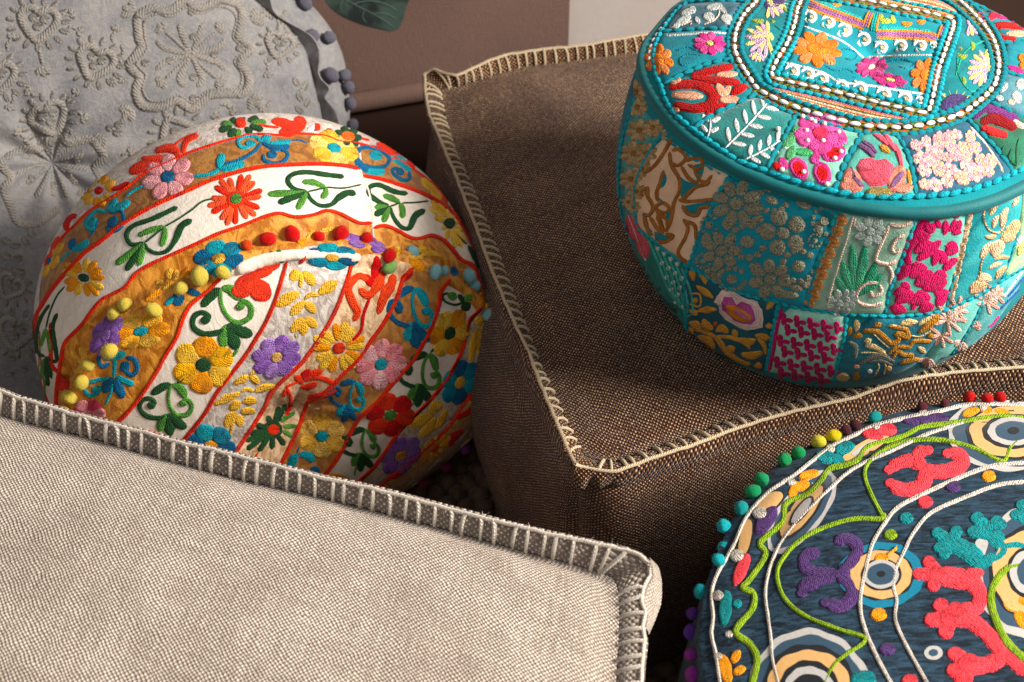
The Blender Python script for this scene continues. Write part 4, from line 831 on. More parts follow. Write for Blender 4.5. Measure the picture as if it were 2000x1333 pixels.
# --- face: champagne stripe
RO = ('e03a28', 'f25a3c')
strokes(*X, 'red_scroll', [(RO, [12, 13, 14, 16, 9], [(722, 548), (700, 540), (681, 562), (688, 590), (698, 610), (690, 628)]), (RO, [8, 17, 10], [(735, 566), (718, 577), (701, 564)]), (RO, [14, 20, 9], [(768, 536), (764, 556), (750, 580), (738, 614)]), (RO, [9, 22, 12], [(748, 530), (740, 552), (726, 574)]), (RED2, [9, 18, 12], [(712, 536), (724, 552), (735, 556)]), (RED2, [9, 18, 11], [(735, 500), (736, 518), (728, 545)]), (RED2, [5, 6, 5], [(724, 576), (710, 615), (705, 645), (686, 668)]), (RED2, [10, 14, 9], [(806, 530), (792, 542), (782, 548)])])
daisy(*X, (662, 680), 56, [YEL, ORG, YEL], ('cf2a1c', 'e04a30'), 14, .9, -20, None, .2, r1=.3)
strokes(*X, 'red_bow', [(RED2, [8, 16, 8], [(588, 742), (598, 730), (606, 722)]), (RED, [7, 14, 9], [(592, 744), (612, 732), (630, 723)]), (RED, [9, 14, 8], [(575, 735), (586, 742), (592, 750)]), (RED, [4, 5, 4], [(586, 744), (572, 750), (556, 757)]), (RED, [7, 9, 13, 12], [(592, 742), (622, 738), (648, 748), (650, 762), (630, 772), (600, 778)]), (RED, [6, 13, 7], [(586, 756), (603, 756), (620, 748)]), (RED, [6, 9, 6], [(560, 758), (556, 768), (552, 776)])])
stroke('piping', SJ2, [(560, 757), (567, 775), (566, 795), (556, 815)], 6, REDL, str_, .002)
daisy(*X, (533, 839), 52, [GRD], RED, ends=[(522, 812), (545, 794), (558, 791), (556, 870), (531, 878), (505, 882), (482, 878), (480, 862), (487, 847), (500, 830)], w=.15, r1=.2, ring=GRD)
strokes(*X, 'green_petal', [(GRL, [6, 10, 5], [(548, 825), (560, 815), (576, 806)]), (GRL, [6, 9, 5], [(552, 834), (565, 833), (580, 833)]), (GRL, [6, 9, 5], [(552, 842), (562, 847), (571, 855)])])
stroke('stem', SJ2, [(504, 884), (496, 896)], 5, REDL, str_)
# --- face: brown stripe
scroll(*X, (806, 632), (808, 562), TLD, TL, .78, -1, shear=.25)
flower(*X, (744, 712), 53, [PNK, ('ee6f7c', 'f59aa2'), ('f598a2', 'fbc5c8')], TL, 8, 0, .88, -35, pr=.95, cr_=.25)
scroll(*X, (676, 792), (694, 745), TLD, TL, .9, -1, shear=.1)
flower(*X, (629, 852), 46, [YEL2, ('e3a63a', 'f0c878')], TL, 6, 30, .92, 0, cr_=.28)
strokes(*X, 'teal_leaf', [(TLD, 5, [(585, 872), (580, 885)]), (TL, [9, 18, 13], [(580, 886), (572, 900), (566, 918)]), (TL, [9, 18, 12], [(584, 888), (600, 890), (614, 902)]), (TLD, [8, 14, 9], [(604, 922), (615, 918), (624, 926)])])
# --- face: second white stripe
strokes(*X, 'leaf_scroll', [(GRD, [5, 5, 5], [(905, 590), (890, 596), (870, 590), (864, 578), (875, 572)]), (GRL, [8, 18, 12], [(874, 574), (882, 578), (892, 582)]), (GRD, [6, 10, 8], [(905, 592), (900, 582), (895, 575)]), (GRL, [8, 17, 10], [(905, 588), (912, 582), (922, 585)]), (GRD, [10, 22, 14], [(905, 590), (911, 600), (916, 606)])])
flower(*X, (878, 651), 50, [YEL, ORG], GRD, 6, 0, .72, -62, cr_=.30)
stroke('stem', SJ2, [(848, 680), (840, 690)], 4, Y(GRD), str_)
scroll(*X, (818, 752), (835, 691), GRD, GRL, .82, -1, shear=.1, tail=[(812, 785), (800, 793)])
flower(*X, (762, 811), 50, [RED, RED2], GRL, 6, 15, .82, -25, cr_=.25)
scroll(*X, (703, 887), (713, 838), GRD, GRL, .98, -1, shear=.12, tail=[(695, 915), (692, 930)])
blobs(*X, 'orange_flower', [(ORG, (662, 936, 26, 10, 15))])
# --- face: right stripes, on velvets darkened for shade
strokes(*X, 'yellow_sprig', [(YL, [9, 16, 9], [(928, 634), (938, 625), (945, 618)]), (YL, [7, 14, 9], [(932, 642), (926, 662), (922, 685), (920, 708)]), (YL, [7, 13, 9], [(934, 642), (942, 664), (952, 680)]), (YL, [7, 13, 9], [(932, 660), (938, 685), (950, 702)]), (YL, [6, 10, 7], [(936, 640), (948, 648), (958, 655)])])
flower(*X, (898, 747), 48, [TL, TLD, ('0a6f92', '128aa5')], ('dd9a3c', 'edb95e'), 6, 20, .66, -60)
strokes(*X, 'yellow_sprig', [(YL, [9, 20, 12], [(865, 790), (850, 795), (838, 805)]), (YL, [9, 22, 10], [(845, 808), (822, 822), (798, 834)]), (YL, [9, 22, 12], [(850, 815), (838, 835), (820, 852)]), (YL, [7, 14, 8], [(872, 800), (862, 820), (850, 838)])])
flower(*X, (783, 890), 46, [PUR, PUR2], ('c0822f', 'd9a050'), 6, 10, .68, -38)
for k_ in range(3): stroke('green_petal', SJ2, [(935, 705+k_*9), (950, 708+k_*8), (966, 703+k_*9)], [5, 6, 4], Y(GRD), str_)
strokes(*X, 'red_scroll', [(RED2, [8, 14, 9], [(955, 725), (940, 750), (935, 780)]), (RED, [9, 18, 10], [(925, 745), (918, 765), (925, 785)]), (RED2, [7, 11, 7], [(935, 790), (915, 805), (890, 818)])])
daisy(*X, (848, 876), 40, [ORG, YEL2], ('c63a1c', 'd8532c'), 12, .5, -38, None, .18, r1=.35)
strokes(*X, 'red_scroll', [(RED2, [7, 14, 8], [(905, 840), (885, 855), (878, 872)]), (RED2, [6, 10, 6], [(800, 905), (785, 922), (765, 936)])])
# --- the rolled edge of the face
patch('white_stripe', SJ2, [(462, 517), (500, 500), (540, 491), (590, 487), (640, 488), (700, 496), (698, 512), (660, 507), (610, 506), (560, 510), (520, 520), (485, 533), (462, 535)], WHITE, str_, lift=.0011, puff=.0012, gs=6)
stroke('piping', SJ2, [(600, 488), (596, 500), (585, 516)], 6, REDL, str_, .0022)
blobs(*X, 'green_leaf', [(GRD, (532, 502, 13, 11, 10)), (GRL, (545, 497, 8, 10, 0)), (GRD, (550, 504, 9, 10, 0))], .9, .003)
flower(SJ2, str_, (648, 502), 52, [TLD, TL, ('0a6f92', '128aa5')], ('dd9a3c', 'edb95e'), 6, 20, .5, 4, hk=1.6)
# --- pompom trim along the seam
YP, RP, BP, VP = 'f4da70', 'dd2c22', '9fd6df', '6a2470'
for (x, y, r, st) in ((140, 770, 13, (155, 765)), (163, 742, 14, (178, 738)), (176, 711, 12, (192, 702)), (217, 680, 15, (232, 690)), (230, 622, 14, (244, 632)), (255, 601, 15, (272, 606)), (302, 603, 14, (318, 586)), (354, 561, 13, (368, 562)), (391, 537, 17, (410, 545)), (437, 530, 13, (430, 540)), (130, 800, 13, (145, 795))):
    pompom(SJ, str_, x, y, r, YP, st)
for (x, y, r, st) in ((523, 468, 14, (516, 485)), (568, 457, 15, (575, 478)), (621, 463, 10, (628, 478)), (664, 459, 15, (668, 478)), (714, 473, 13, (722, 488)), (755, 500, 13, (752, 512))):
    pompom(SJ, str_, x, y, r, RP, st)
pompom(SJ, str_, 756, 518, 13, '9ccf7c', False)
pompom(SJ, str_, 482, 487, 11, 'ee5a30', (492, 497)); pompom(SJ, str_, 765, 488, 8, 'ee8a30', False)
for (x, y, r, st) in ((801, 492, 12, (796, 508)), (845, 531, 13, (838, 545)), (864, 531, 9, (870, 542)), (910, 540, 13, (902, 556)), (922, 558, 11, (915, 566)), (949, 612, 11, (945, 600)), (962, 631, 11, (955, 620)), (974, 660, 12, (968, 648))):
    pompom(SJ, str_, x, y, r, BP, st)
for (x, y, r) in ((979, 690, 12), (983, 712, 11), (977, 736, 11), (972, 768, 10), (955, 800, 10), (935, 838, 11), (905, 872, 10), (868, 905, 11), (825, 938, 10), (780, 962, 10)):
    pompom(SJ, str_, x, y, r, VP if x > 900 else '7a1c48', False)
# ================================================================ turquoise pouf: piping, patches, beaded cords
tP = np.c_[tC+cs_*(tR+.0005)[:, None], np.full(NT, tZ-.003)]; tP = tP+nz(tP, 60, 5, 3)[:, None]*np.array([0, 0, .0009])
PIPE = M('teal_satin', .65, .12, .3); n0 = PIPE.noise(30, 3); PIPE.color(PIPE.mix(n0, lin('00585d'), lin('036a6d'))); PIPE.bump(PIPE.noise(800, 2)*.5+n0, .35, .002); PIPE = PIPE.m
tube('rim_piping', tP, .0056, PIPE, tq_, k=12, closed=True)
def cloth(name, c, c2, sc_=60, b=.5, rough=.88, sheen=.05):
    m = M(name, rough, sheen, .3); n = m.noise(sc_, 4, None, .6); k = m.noise(650, 2); m.color(m.mix((n*.8+k*.3-.05).step(.3, .7), lin(c), lin(c2))); m.bump(n+k*.5, b, .002); return m.m
TURQ = ('0693a6', '1fb2c0'); CORD = yarn('0c9cb4', '30c4d4', 'cord_silk', .0016)
WB = M('white_glass_bead', .25, 0, .5); WB.color('f2f4f5'); WB = WB.m
TRIM = M('woven_trim', .9, .2, .2); u_, v_ = TRIM.uv(); q1 = TRIM.voro(260, 'F1', .8); q2 = TRIM.noise(240, 1); c1_ = TRIM.mix(q2.step(.44, .5), lin('1b1a17'), lin('6a6a1c')); c2_ = TRIM.mix(q2.step(.60, .63), c1_, lin('b8401c')); TRIM.color(c2_); TRIM.bump(q1+q2, .8, .001); TRIM = TRIM.m
cb_v, cb_f, cb_u = ball_geo(7, 8, .05, 300); cb_v = cb_v[:, [2, 0, 1]]; cb_u = cb_u*np.array([1.2, 1.])
def offs(P, d, closed=False):
    P = np.asarray(P, float); T = (np.roll(P, -1, 0)-np.roll(P, 1, 0)) if closed else np.gradient(P, axis=0); T /= np.maximum(np.linalg.norm(T, axis=1), 1e-9)[:, None]
    return P+np.stack([-T[:, 1], T[:, 0]], 1)*d
_bm = {}; cord_n = [0]; rest = []
def frame(surf, p2, t2):
    p, n = surf.hit(*p2); q, _ = surf.hit(p2[0]+t2[0]*3, p2[1]+t2[1]*3); t = q-p; t = t-n*(t@n); t /= max(np.linalg.norm(t), 1e-9); return p, n, t, np.cross(n, t)
def beads(surf, root, pts, w, L, mat, name, closed=False, lift=.35, gap=1.0, white=False, cap=300, tilt=.0):
    P = cr(pts, 4, closed); 
    if closed: P = np.r_[P, P[:1]]
    # length measured on the cloth itself, so that beads keep their size where the surface recedes
    W3 = drape(surf, P, 0.); s = np.r_[0, np.cumsum(np.linalg.norm(np.diff(W3, axis=0), axis=1))]; Lm = L*MM*.88; k = max(1, int(s[-1]/(Lm*gap)))
    for i in range(k):
        f = (i+.5+random.uniform(-.08, .08))/k*s[-1]; px = np.array([np.interp(f, s, P[:, 0]), np.interp(f, s, P[:, 1])]); a = np.array([np.interp(min(f+.002, s[-1]), s, P[:, j])-np.interp(max(f-.002, 0), s, P[:, j]) for j in (0, 1)]); a /= max(np.linalg.norm(a), 1e-9)
        a = rot(a, tilt+random.gauss(0, .07)); p, n, t, b = frame(surf, px, a); hw = w*MM*.5*.9; hl = Lm*.57*random.uniform(.9, 1.12)
        Mx = Matrix(((t[0]*hl, b[0]*hw, n[0]*hw*.8, p[0]+n[0]*hw*lift), (t[1]*hl, b[1]*hw, n[1]*hw*.8, p[1]+n[1]*hw*lift), (t[2]*hl, b[2]*hw, n[2]*hw*.8, p[2]+n[2]*hw*lift), (0, 0, 0, 1)))
        if not white and cord_n[0] >= cap:
            A = np.array(Mx); rest.append((cb_v@A[:3, :3].T+A[:3, 3], cb_f, cb_u)); continue
        if name not in _bm:
            o = mk(name, cb_v+np.array(rootloc(root)), cb_f, mat, root, cb_u); _bm[name] = o; o.matrix_local = Matrix.Translation(-rootloc(root)) @ Mx
        else: inst(_bm[name], name, Mx, root)
        if not white: cord_n[0] += 1
Mc = [(1485, -8), (1474, 9), (1456, 28), (1443, 52), (1436, 75), (1436, 102), (1447, 128), (1463, 153), (1480, 176), (1513, 195), (1555, 213), (1598, 227), (1637, 238), (1689, 249), (1733, 252), (1769, 252), (1806, 246), (1844, 236), (1877, 224), (1899, 209), (1921, 191), (1939, 172), (1947, 152), (1950, 128), (1946, 102), (1936, 76), (1920, 53), (1902, 33), (1885, 16), (1860, -4), (1820, -24), (1750, -42), (1680, -48), (1600, -42), (1530, -27)]
Ms = [(1573, -16), (1564, 4), (1557, 21), (1552, 46), (1543, 73), (1532, 96), (1521, 113), (1511, 134), (1507, 148), (1518, 158), (1548, 165), (1593, 175), (1642, 186), (1685, 197), (1736, 209), (1779, 219), (1805, 223), (1814, 215), (1819, 199), (1825, 172), (1831, 145), (1839, 120), (1847, 96), (1855, 73), (1861, 51), (1860, 41), (1850, 37), (1835, 34), (1802, 26), (1765, 20), (1714, 9), (1640, -5), (1600, -13)]
RIMC = [(1345, 4), (1326, 18), (1312, 34), (1299, 54), (1290, 67), (1283, 83), (1278, 101), (1278, 128), (1283, 151), (1292, 171), (1301, 196), (1317, 222), (1344, 246), (1364, 262), (1391, 281), (1414, 297), (1438, 313), (1470, 326), (1504, 337), (1537, 350), (1571, 360), (1617, 372), (1667, 381), (1707, 385), (1752, 386), (1788, 385), (1842, 381), (1885, 374), (1930, 360), (1965, 346), (2002, 328)]
S1 = [(1292, 64), (1330, 62), (1380, 58), (1424, 60)]; S2 = [(1297, 166), (1326, 151), (1357, 137), (1384, 126), (1411, 121), (1430, 118)]; S3 = [(1355, 252), (1391, 227), (1427, 209), (1455, 196), (1478, 187)]
S4 = [(1554, 226), (1545, 245), (1530, 275), (1513, 300), (1500, 330)]; S5 = [(1683, 261), (1671, 284), (1651, 317), (1635, 358), (1630, 374)]; S6 = [(1748, 264), (1766, 290), (1779, 326), (1788, 380)]
S7 = [(1888, 234), (1910, 257), (1932, 279), (1955, 306), (1978, 340)]; S8 = [(1932, 202), (1965, 216), (2004, 236)]; S9 = [(1962, 142), (1980, 147), (2004, 155)]; S10 = [(1960, 85), (1980, 86), (2004, 83)]; S11 = [(1892, 13), (1930, 11), (1980, 14)]; S12 = [(1339, 6), (1380, 3), (1430, 5), (1460, 4)]
def cut(poly): return poly
XU = (SU, tq_)
# patches of the top
P3c = cloth('teal_taffeta', '0e6a72', '228088', 50); 
patch('fabric_patch', SU, [(1330, 12), (1300, 60), (1380, 58), (1424, 58), (1440, 30), (1462, 8), (1400, 4)], cloth('slate_blue_silk', '284a5a', '4b7484', 70), tq_, lift=.0004, puff=.002)
patch('fabric_patch', SU, [(1292, 66), (1281, 100), (1281, 135), (1295, 164), (1330, 150), (1384, 127), (1430, 116), (1422, 90), (1424, 62), (1380, 60)], cloth('turquoise_silk', '05697a', '10848f', 60), tq_, lift=.0004, puff=.002)
patch('fabric_patch', SU, [(1296, 170), (1305, 200), (1322, 224), (1354, 250), (1391, 226), (1427, 208), (1476, 188), (1455, 160), (1432, 122), (1385, 128), (1330, 153)], P3c, tq_, lift=.0004, puff=.002)
patch('fabric_patch', SU, [(1357, 256), (1391, 278), (1438, 310), (1500, 333), (1515, 298), (1545, 245), (1553, 228), (1515, 212), (1480, 190), (1430, 210), (1392, 229)], cloth('sea_green_satin', '0c5f60', '1a8480', 40, .8, .5, .4), tq_, lift=.0004, puff=.002)
patch('fabric_patch', SU, [(1503, 334), (1570, 357), (1628, 372), (1636, 352), (1652, 316), (1672, 284), (1681, 262), (1610, 246), (1556, 230), (1546, 248), (1516, 300)], cloth('mint_cotton', '5f9a8a', '8cbfae', 60), tq_, lift=.0004, puff=.002)
patch('fabric_patch', SU, [(1632, 374), (1700, 383), (1786, 383), (1778, 328), (1765, 292), (1747, 265), (1685, 263), (1673, 286), (1653, 320)], cloth('sage_teal_cotton', '3f8a80', '66aa9e', 60), tq_, lift=.0004, puff=.002)
patch('fabric_patch', SU, [(1790, 383), (1850, 378), (1920, 362), (1975, 340), (1953, 306), (1930, 280), (1887, 236), (1850, 248), (1800, 262), (1751, 265), (1768, 292), (1781, 328)], cloth('ink_blue_cotton', '254a5e', '34647a', 60), tq_, lift=.0004, puff=.002)
patch('fabric_patch', SU, [(1979, 338), (2010, 322), (2010, 240), (1965, 218), (1932, 204), (1905, 228), (1892, 236), (1934, 279), (1957, 306)], cloth('bottle_green_satin', '0f4a38', '1f7355', 40, .6, .5, .4), tq_, lift=.0004, puff=.002)
patch('fabric_patch', SU, [(1935, 202), (1967, 215), (2008, 234), (2008, 157), (1980, 149), (1962, 145), (1955, 170)], cloth('blue_grey_cotton', '416e7a', '5f8e98', 60), tq_, lift=.0004, puff=.002)
patch('fabric_patch', SU, [(1961, 88), (1962, 140), (1980, 145), (2008, 152), (2008, 86)], cloth('turquoise_silk_b', '05697a', '10848f', 60), tq_, lift=.0004, puff=.002)
patch('fabric_patch', SU, [(1895, 16), (1930, 14), (1975, 17), (2008, 30), (2008, 82), (1962, 84), (1945, 60)], P3c, tq_, lift=.0004, puff=.002)
# panels between circle and square
PANT = cloth('turquoise_panel', '05686e', '10828a', 50, .7)
patch('fabric_patch', SU, [(1560, -10), (1548, 45), (1520, 105), (1500, 140), (1487, 165), (1455, 130), (1448, 80), (1465, 35), (1495, -5)], PANT, tq_, lift=.0004, puff=.001)
patch('fabric_patch', SU, [(1832, 215), (1840, 150), (1858, 95), (1872, 50), (1872, 20), (1900, 50), (1925, 80), (1937, 130), (1927, 165), (1890, 205), (1840, 225)], PANT, tq_, lift=.0004, puff=.001)
patch('center_panel', SU, [(1586, 0), (1570, 55), (1545, 110), (1525, 148), (1600, 163), (1700, 187), (1798, 210), (1810, 150), (1830, 90), (1848, 52), (1790, 36), (1700, 18)], cloth('turquoise_centre', '057786', '128f9a', 30, .6), tq_, lift=.0004, puff=.0008)
SU2 = layered(SU); XU = (SU2, tq_)
# trims with white beads and beaded cords
stroke('woven_trim', SU2, Mc, 22, TRIM, tq_, .0010, closed=True); stroke('woven_trim', SU2, Ms, 20, TRIM, tq_, .0010, closed=True)
Mcd, Msd = cr(Mc, 8, True), cr(Ms, 8, True)
for q_, w_, ww in ((Mcd, 13, 14.5), (Msd, 12, 13.5)):
    for sg in (-1, 1): beads(SU, tq_, offs(q_, sg*w_, True), ww, 19, CORD, 'cord_bead', True, cap=230)
beads(SU, tq_, Mcd, 10.5, 19, WB, 'white_bead', True, 1.0, 1.42, True); beads(SU, tq_, Msd, 9.5, 18, WB, 'white_bead', True, 1.0, 1.42, True)
for s_ in (S1, S2, S3, S4, S5, S6, S7, S8, S9, S10, S11, S12): beads(SU, tq_, s_, 14, 24, CORD, 'cord_bead', cap=300)
beads(SU, tq_, RIMC, 13, 25, CORD, 'cord_bead', cap=300, tilt=-.2)
beads(SU, tq_, [(1307, 42), (1290, 60), (1276, 82), (1270, 102), (1269, 122)], 10, 14, WB, 'white_bead', False, .4, 1.9, True)
# --- decoration of the top
MG, MG2, OR2, CORL, DRED, WHT, SIL, GLD, PCH = ('c01872', 'e04a98'), ('8f1a5a', 'c2407e'), ('ef6a1e', 'fb9148'), ('f59a78', 'fbc0a2'), ('8f1016', 'b92222'), ('dfe5de', 'ffffff'), ('9aa8a6', 'd8ddd8'), ('a8752c', 'cf9e50'), ('eeb49c', 'f7d2bc')
LAV, PYEL, CREM, MGT, LGRN = ('b48fb0', 'd3b3cc'), ('d9c86a', 'efe39a'), ('d8bfa6', 'ead7c4'), ('b3124f', 'd42a68'), ('3f8f5c', '69b47c')
blobs(*XU, 'silver_flower', [(SIL, (1343, 24, 16, 7, -20)), (SIL, (1335, 40, 18, 8, -30)), (SIL, (1384, 33, 12, 10, 10)), (SIL, (1395, 14, 18, 7, -10)), (SIL, (1420, 38, 15, 10, 30)), (SIL, (1352, 20, 8, 8, 0)), (SIL, (1412, 20, 14, 5, 50)), (SIL, (1322, 50, 10, 6, -40)), (SIL, (1362, 40, 8, 5, 60))], .6)
strokes(*XU, 'silver_vine', [(CREM, 3, [(1310, 55), (1335, 48), (1350, 42), (1348, 50)]), (CREM, 3, [(1375, 48), (1395, 40), (1405, 25), (1400, 10)]), (SIL, 4, [(1300, 70), (1340, 68), (1390, 64), (1420, 66)])], .6)
flower(*XU, (1386, 86), 32, [MG, ('d43a88', 'ea6aa8')], PYEL, 9, 0, .68, 5, pr=.9, cr_=.25)
ORF = lambda c, R, k, a, n=8: flower(*XU, c, R, [OR2, ('f58040', 'fba06a')], OR2, n, 10, k, a, pr=.8, cr_=.42, name='orange_flower')
ORF((1286, 118), 32, .9, 60, 8)
strokes(*XU, 'tone_scroll', [(('07708a', '0e8398'), 4, [(1370, 108), (1345, 106), (1328, 116), (1332, 128), (1348, 122)]), (('07708a', '0e8398'), 4, [(1320, 100), (1345, 92), (1360, 100)]), (('07708a', '0e8398'), 4, [(1405, 105), (1415, 100), (1422, 108), (1412, 112)])], .5)
strokes(*XU, 'red_scroll', [(DRED, [14, 17, 20, 17, 14], [(1306, 172), (1335, 165), (1370, 168), (1392, 185), (1385, 205), (1355, 212), (1315, 205)]), (DRED, [8, 14, 12], [(1350, 148), (1380, 141), (1432, 130)]), (DRED, [8, 15, 12], [(1350, 152), (1385, 157), (1445, 162)]), (DRED, [8, 17, 9], [(1428, 186), (1440, 176), (1460, 168)]), (DRED, [14, 18, 11], [(1380, 226), (1395, 212), (1425, 206)])])
blobs(*XU, 'coral_petal', [(CORL, (1342, 187, 34, 9, 2)), (CORL, (1420, 146, 24, 6, -4)), (CORL, (1408, 178, 17, 9, 60)), (CORL, (1425, 196, 22, 9, 0)), (CORL, (1420, 178, 12, 7, -60)), (CORL, (1320, 160, 12, 8, -30)), (CORL, (1318, 215, 11, 6, 10))])
def branch(p0, p1, lv, n, side0=1, L=28, W=9.5):
    p0, p1 = np.array(p0, float), np.array(p1, float); d = p1-p0; dl = d/np.linalg.norm(d); m = Motif('white_branch', *XU, .7); m.leaf([p0, (p0+p1)/2+rot(dl, 1.57)*2, p1], 3.5, WHT, nm='stem')
    for i in range(n):
        b = p0+d*(i+.6)/n
        for sg, an in ((1, .95), (-1, .95)):
            q = rot(dl, sg*an); m.blob(ell(b+q*L*.62, L*.55, W*.5, math.degrees(math.atan2(q[1], q[0])), 10), WHT, .0016, 'leaf')
branch((1416, 290), (1498, 203), 0, 5); branch((1382, 272), (1388, 232), 0, 2, L=20); branch((1453, 313), (1525, 275), 0, 4, L=22)
for c_, R_ in (((1602, 262), 52),):
    flower(*XU, c_, R_, [('d6368c', 'ea6ab0'), ('c42a7c', 'dc5aa0')], ('d0124c', 'ea4a6c'), 5, 20, .78, 10, cr_=.34)
blobs(*XU, 'green_leaf', [(LGRN, (1540, 275, 20, 12, -40)), (('2f9a5c', '5cc07c'), (1570, 298, 22, 8, 5)), (LGRN, (1560, 258, 16, 9, 20)), (LGRN, (1545, 300, 16, 9, -60)), (LGRN, (1640, 280, 14, 7, 30))])
REDB = ('d01222', 'ee3038')
for (x, y, a) in ((1628, 300, -15), (1560, 330, 60), (1606, 340, 75)):
    blobs(*XU, 'rosebud', [(('c42a7c', 'dc5aa0'), (x, y, 26, 18, a)), (REDB, (x, y, 20, 14, a)), (('a80c1a', 'd8202c'), (x, y, 9, 7, a))])
blobs(*XU, 'rosebud', [(('c42a7c', 'dc5aa0'), (1530, 320, 14, 9, 60)), (REDB, (1517, 326, 10, 7, 50)), (('c42a7c', 'dc5aa0'), (1592, 310, 10, 12, 20))])
PB = [(1575, 261), (1577, 281), (1607, 281), (1637, 265), (1642, 302), (1630, 315), (1570, 341), (1615, 364), (1528, 336), (1590, 245), (1610, 248), (1568, 233), (1584, 240), (1520, 258)]
bpv = None
for (x, y) in PB:
    p, n = SU.hit(x, y); Mx = Matrix.Translation(Vector(p+n*.0035)) @ Matrix.Diagonal((.0021, .0021, .0021, 1))
    if 'pearl' not in _bm: _bm['pearl'] = mk('pearl', cb_v+np.array(rootloc(tq_)), cb_f, cloth('pearl', 'f3d9cc', 'fbeee6', 20, .1, .3), tq_, cb_u); _bm['pearl'].matrix_local = Matrix.Translation(-rootloc(tq_)) @ Mx
    else: inst(_bm['pearl'], 'pearl', Mx, tq_)
# lotus
LOT, LOT2 = ('c83a50', 'e8687a'), ('d85a6a', 'f0a48a')
m = Motif('lotus', *XU)
for e in ((1665, 355, 28, 20, 70), (1752, 350, 30, 18, -70), (1660, 368, 24, 12, 20), (1765, 368, 20, 10, -10)): m.blob(ell(e[:2], *e[2:]), LOT2, .0018)
m.blob([(1669, 325), (1680, 310), (1700, 308), (1712, 312), (1730, 310), (1748, 322), (1750, 340), (1738, 358), (1722, 366), (1700, 366), (1684, 352), (1672, 340)], LOT, .0024)
m.blob([(1662, 325), (1670, 345), (1690, 364), (1680, 368), (1664, 350)], ('6d4a72', '94709a'), .0026); m.blob(ell((1752, 352), 22, 7, -50), ('6d4a72', '94709a'), .0026)
m.blob(ell((1717, 376), 28, 10, 0), ('8f7a44', 'b8a268'), .0028)
strokes(*XU, 'lotus_leaf', [(('4a3048', '7d587e'), [6, 12, 7], [(1676, 284), (1692, 292), (1708, 308)]), (('4a3048', '7d587e'), [5, 9, 6], [(1684, 276), (1700, 286), (1712, 300)]), (LOT, [5, 10, 7], [(1705, 262), (1722, 272), (1735, 285)]), (LOT, [6, 11, 7], [(1728, 262), (1738, 280), (1752, 298)]), (LOT, [6, 10, 6], [(1745, 280), (1755, 300), (1762, 330)]), (GLD, [6, 13, 6], [(1718, 284), (1728, 292), (1738, 300)]), (GLD, [4, 7, 4], [(1772, 330), (1776, 350), (1778, 372)])])
# scattered flowers inside a polygon
def scatter(surf, root, poly, n, R, cols, cc, seed, k=.75, hk=.7, np_=6, md=.9):
    rg = np.random.RandomState(seed); poly = np.array(poly, float); lo, hi = poly.min(0), poly.max(0); pts = []
    for _ in range(n*40):
        p = lo+(hi-lo)*rg.rand(2); r = R*(.7+.6*rg.rand())
        if inpoly(p[None], poly)[0] and edist(p[None], poly)[0] > r*.7 and all(np.hypot(*(p-q[0])) > (r+q[1])*md for q in pts): pts.append((p, r))
        if len(pts) >= n: break
    for i, (p, r) in enumerate(pts): flower(surf, root, p, r, [cols[(i+j) % len(cols)] for j in range(2)], cc[i % len(cc)], np_, rg.rand()*90, k, rg.rand()*90, hk=hk)
    return pts
PK1 = [('dfa0a0', 'f0c4bc'), ('eeb088', 'f8d0ae'), ('d99ab4', 'ecbccc'), ('f4cdb0', 'fde6d2'), ('c98d9c', 'e0b0b8')]
PLY7 = [(1795, 378), (1850, 372), (1915, 356), (1962, 336), (1945, 306), (1925, 282), (1885, 244), (1850, 256), (1800, 270), (1762, 272), (1774, 296), (1787, 330)]
scatter(*XU, PLY7, 46, 17, PK1, [PK1[3], PK1[1], PK1[2]], 5, .8, .6, 6, .6)
strokes(*XU, 'peach_stem', [(PK1[0], [4, 6, 4], [(1780, 272), (1800, 300), (1830, 312), (1845, 350)]), (PK1[4], [4, 7, 4], [(1895, 256), (1880, 290), (1860, 310), (1830, 340)]), (PK1[3], 4, [(1895, 248), (1925, 282), (1950, 318), (1960, 338)])], .6)
strokes(*XU, 'red_petal', [(('5a1f5c', '7d3a80'), [10, 20, 14], [(1900, 232), (1925, 212), (1960, 222), (1990, 238)]), (('6e1015', '8d1a1e'), [12, 24, 16], [(1915, 240), (1945, 232), (1985, 252)]), (('b3202a', 'd03a3c'), [10, 16, 12], [(1915, 250), (1940, 258), (1968, 266)]), (PCH, [6, 10, 8], [(1978, 234), (1990, 244), (2002, 250)])])
for v_ in ((1990, 270), (1975, 290), (1960, 285)): stroke('vein', SU2, [v_, (v_[0]-5, v_[1]+20), (1985, 325)], 2.5, Y(GRD), tq_, .0006)
blobs(*XU, 'pale_paisley', [(SIL, (1958, 172, 14, 8, -40)), (SIL, (1986, 190, 14, 10, 60)), (SIL, (1993, 165, 10, 12, 0)), (CREM, (1975, 200, 8, 5, 20)), (SIL, (1952, 192, 9, 6, 10))], .6)
blobs(*XU, 'magenta_petal', [(MG, (1982, 136, 18, 6, 20)), (OR2, (1996, 115, 10, 8, 60)), (OR2, (1998, 128, 9, 7, -20))])
strokes(*XU, 'red_scroll', [(DRED, [9, 13, 10], [(1985, 78), (1955, 74), (1942, 60), (1955, 50), (2000, 54)]), (('c01a3a', 'd8405a'), [8, 18, 10], [(1930, 40), (1945, 26), (1958, 18)]), (MG2, [6, 14, 8], [(1905, 28), (1915, 30), (1925, 36)]), (MG2, [7, 16, 10], [(1950, 36), (1970, 30), (1990, 34)]), (CORL, [6, 13, 8], [(1925, 34), (1926, 44), (1932, 40)]), (CORL, [6, 11, 7], [(1965, 66), (1985, 66), (2002, 68)])])
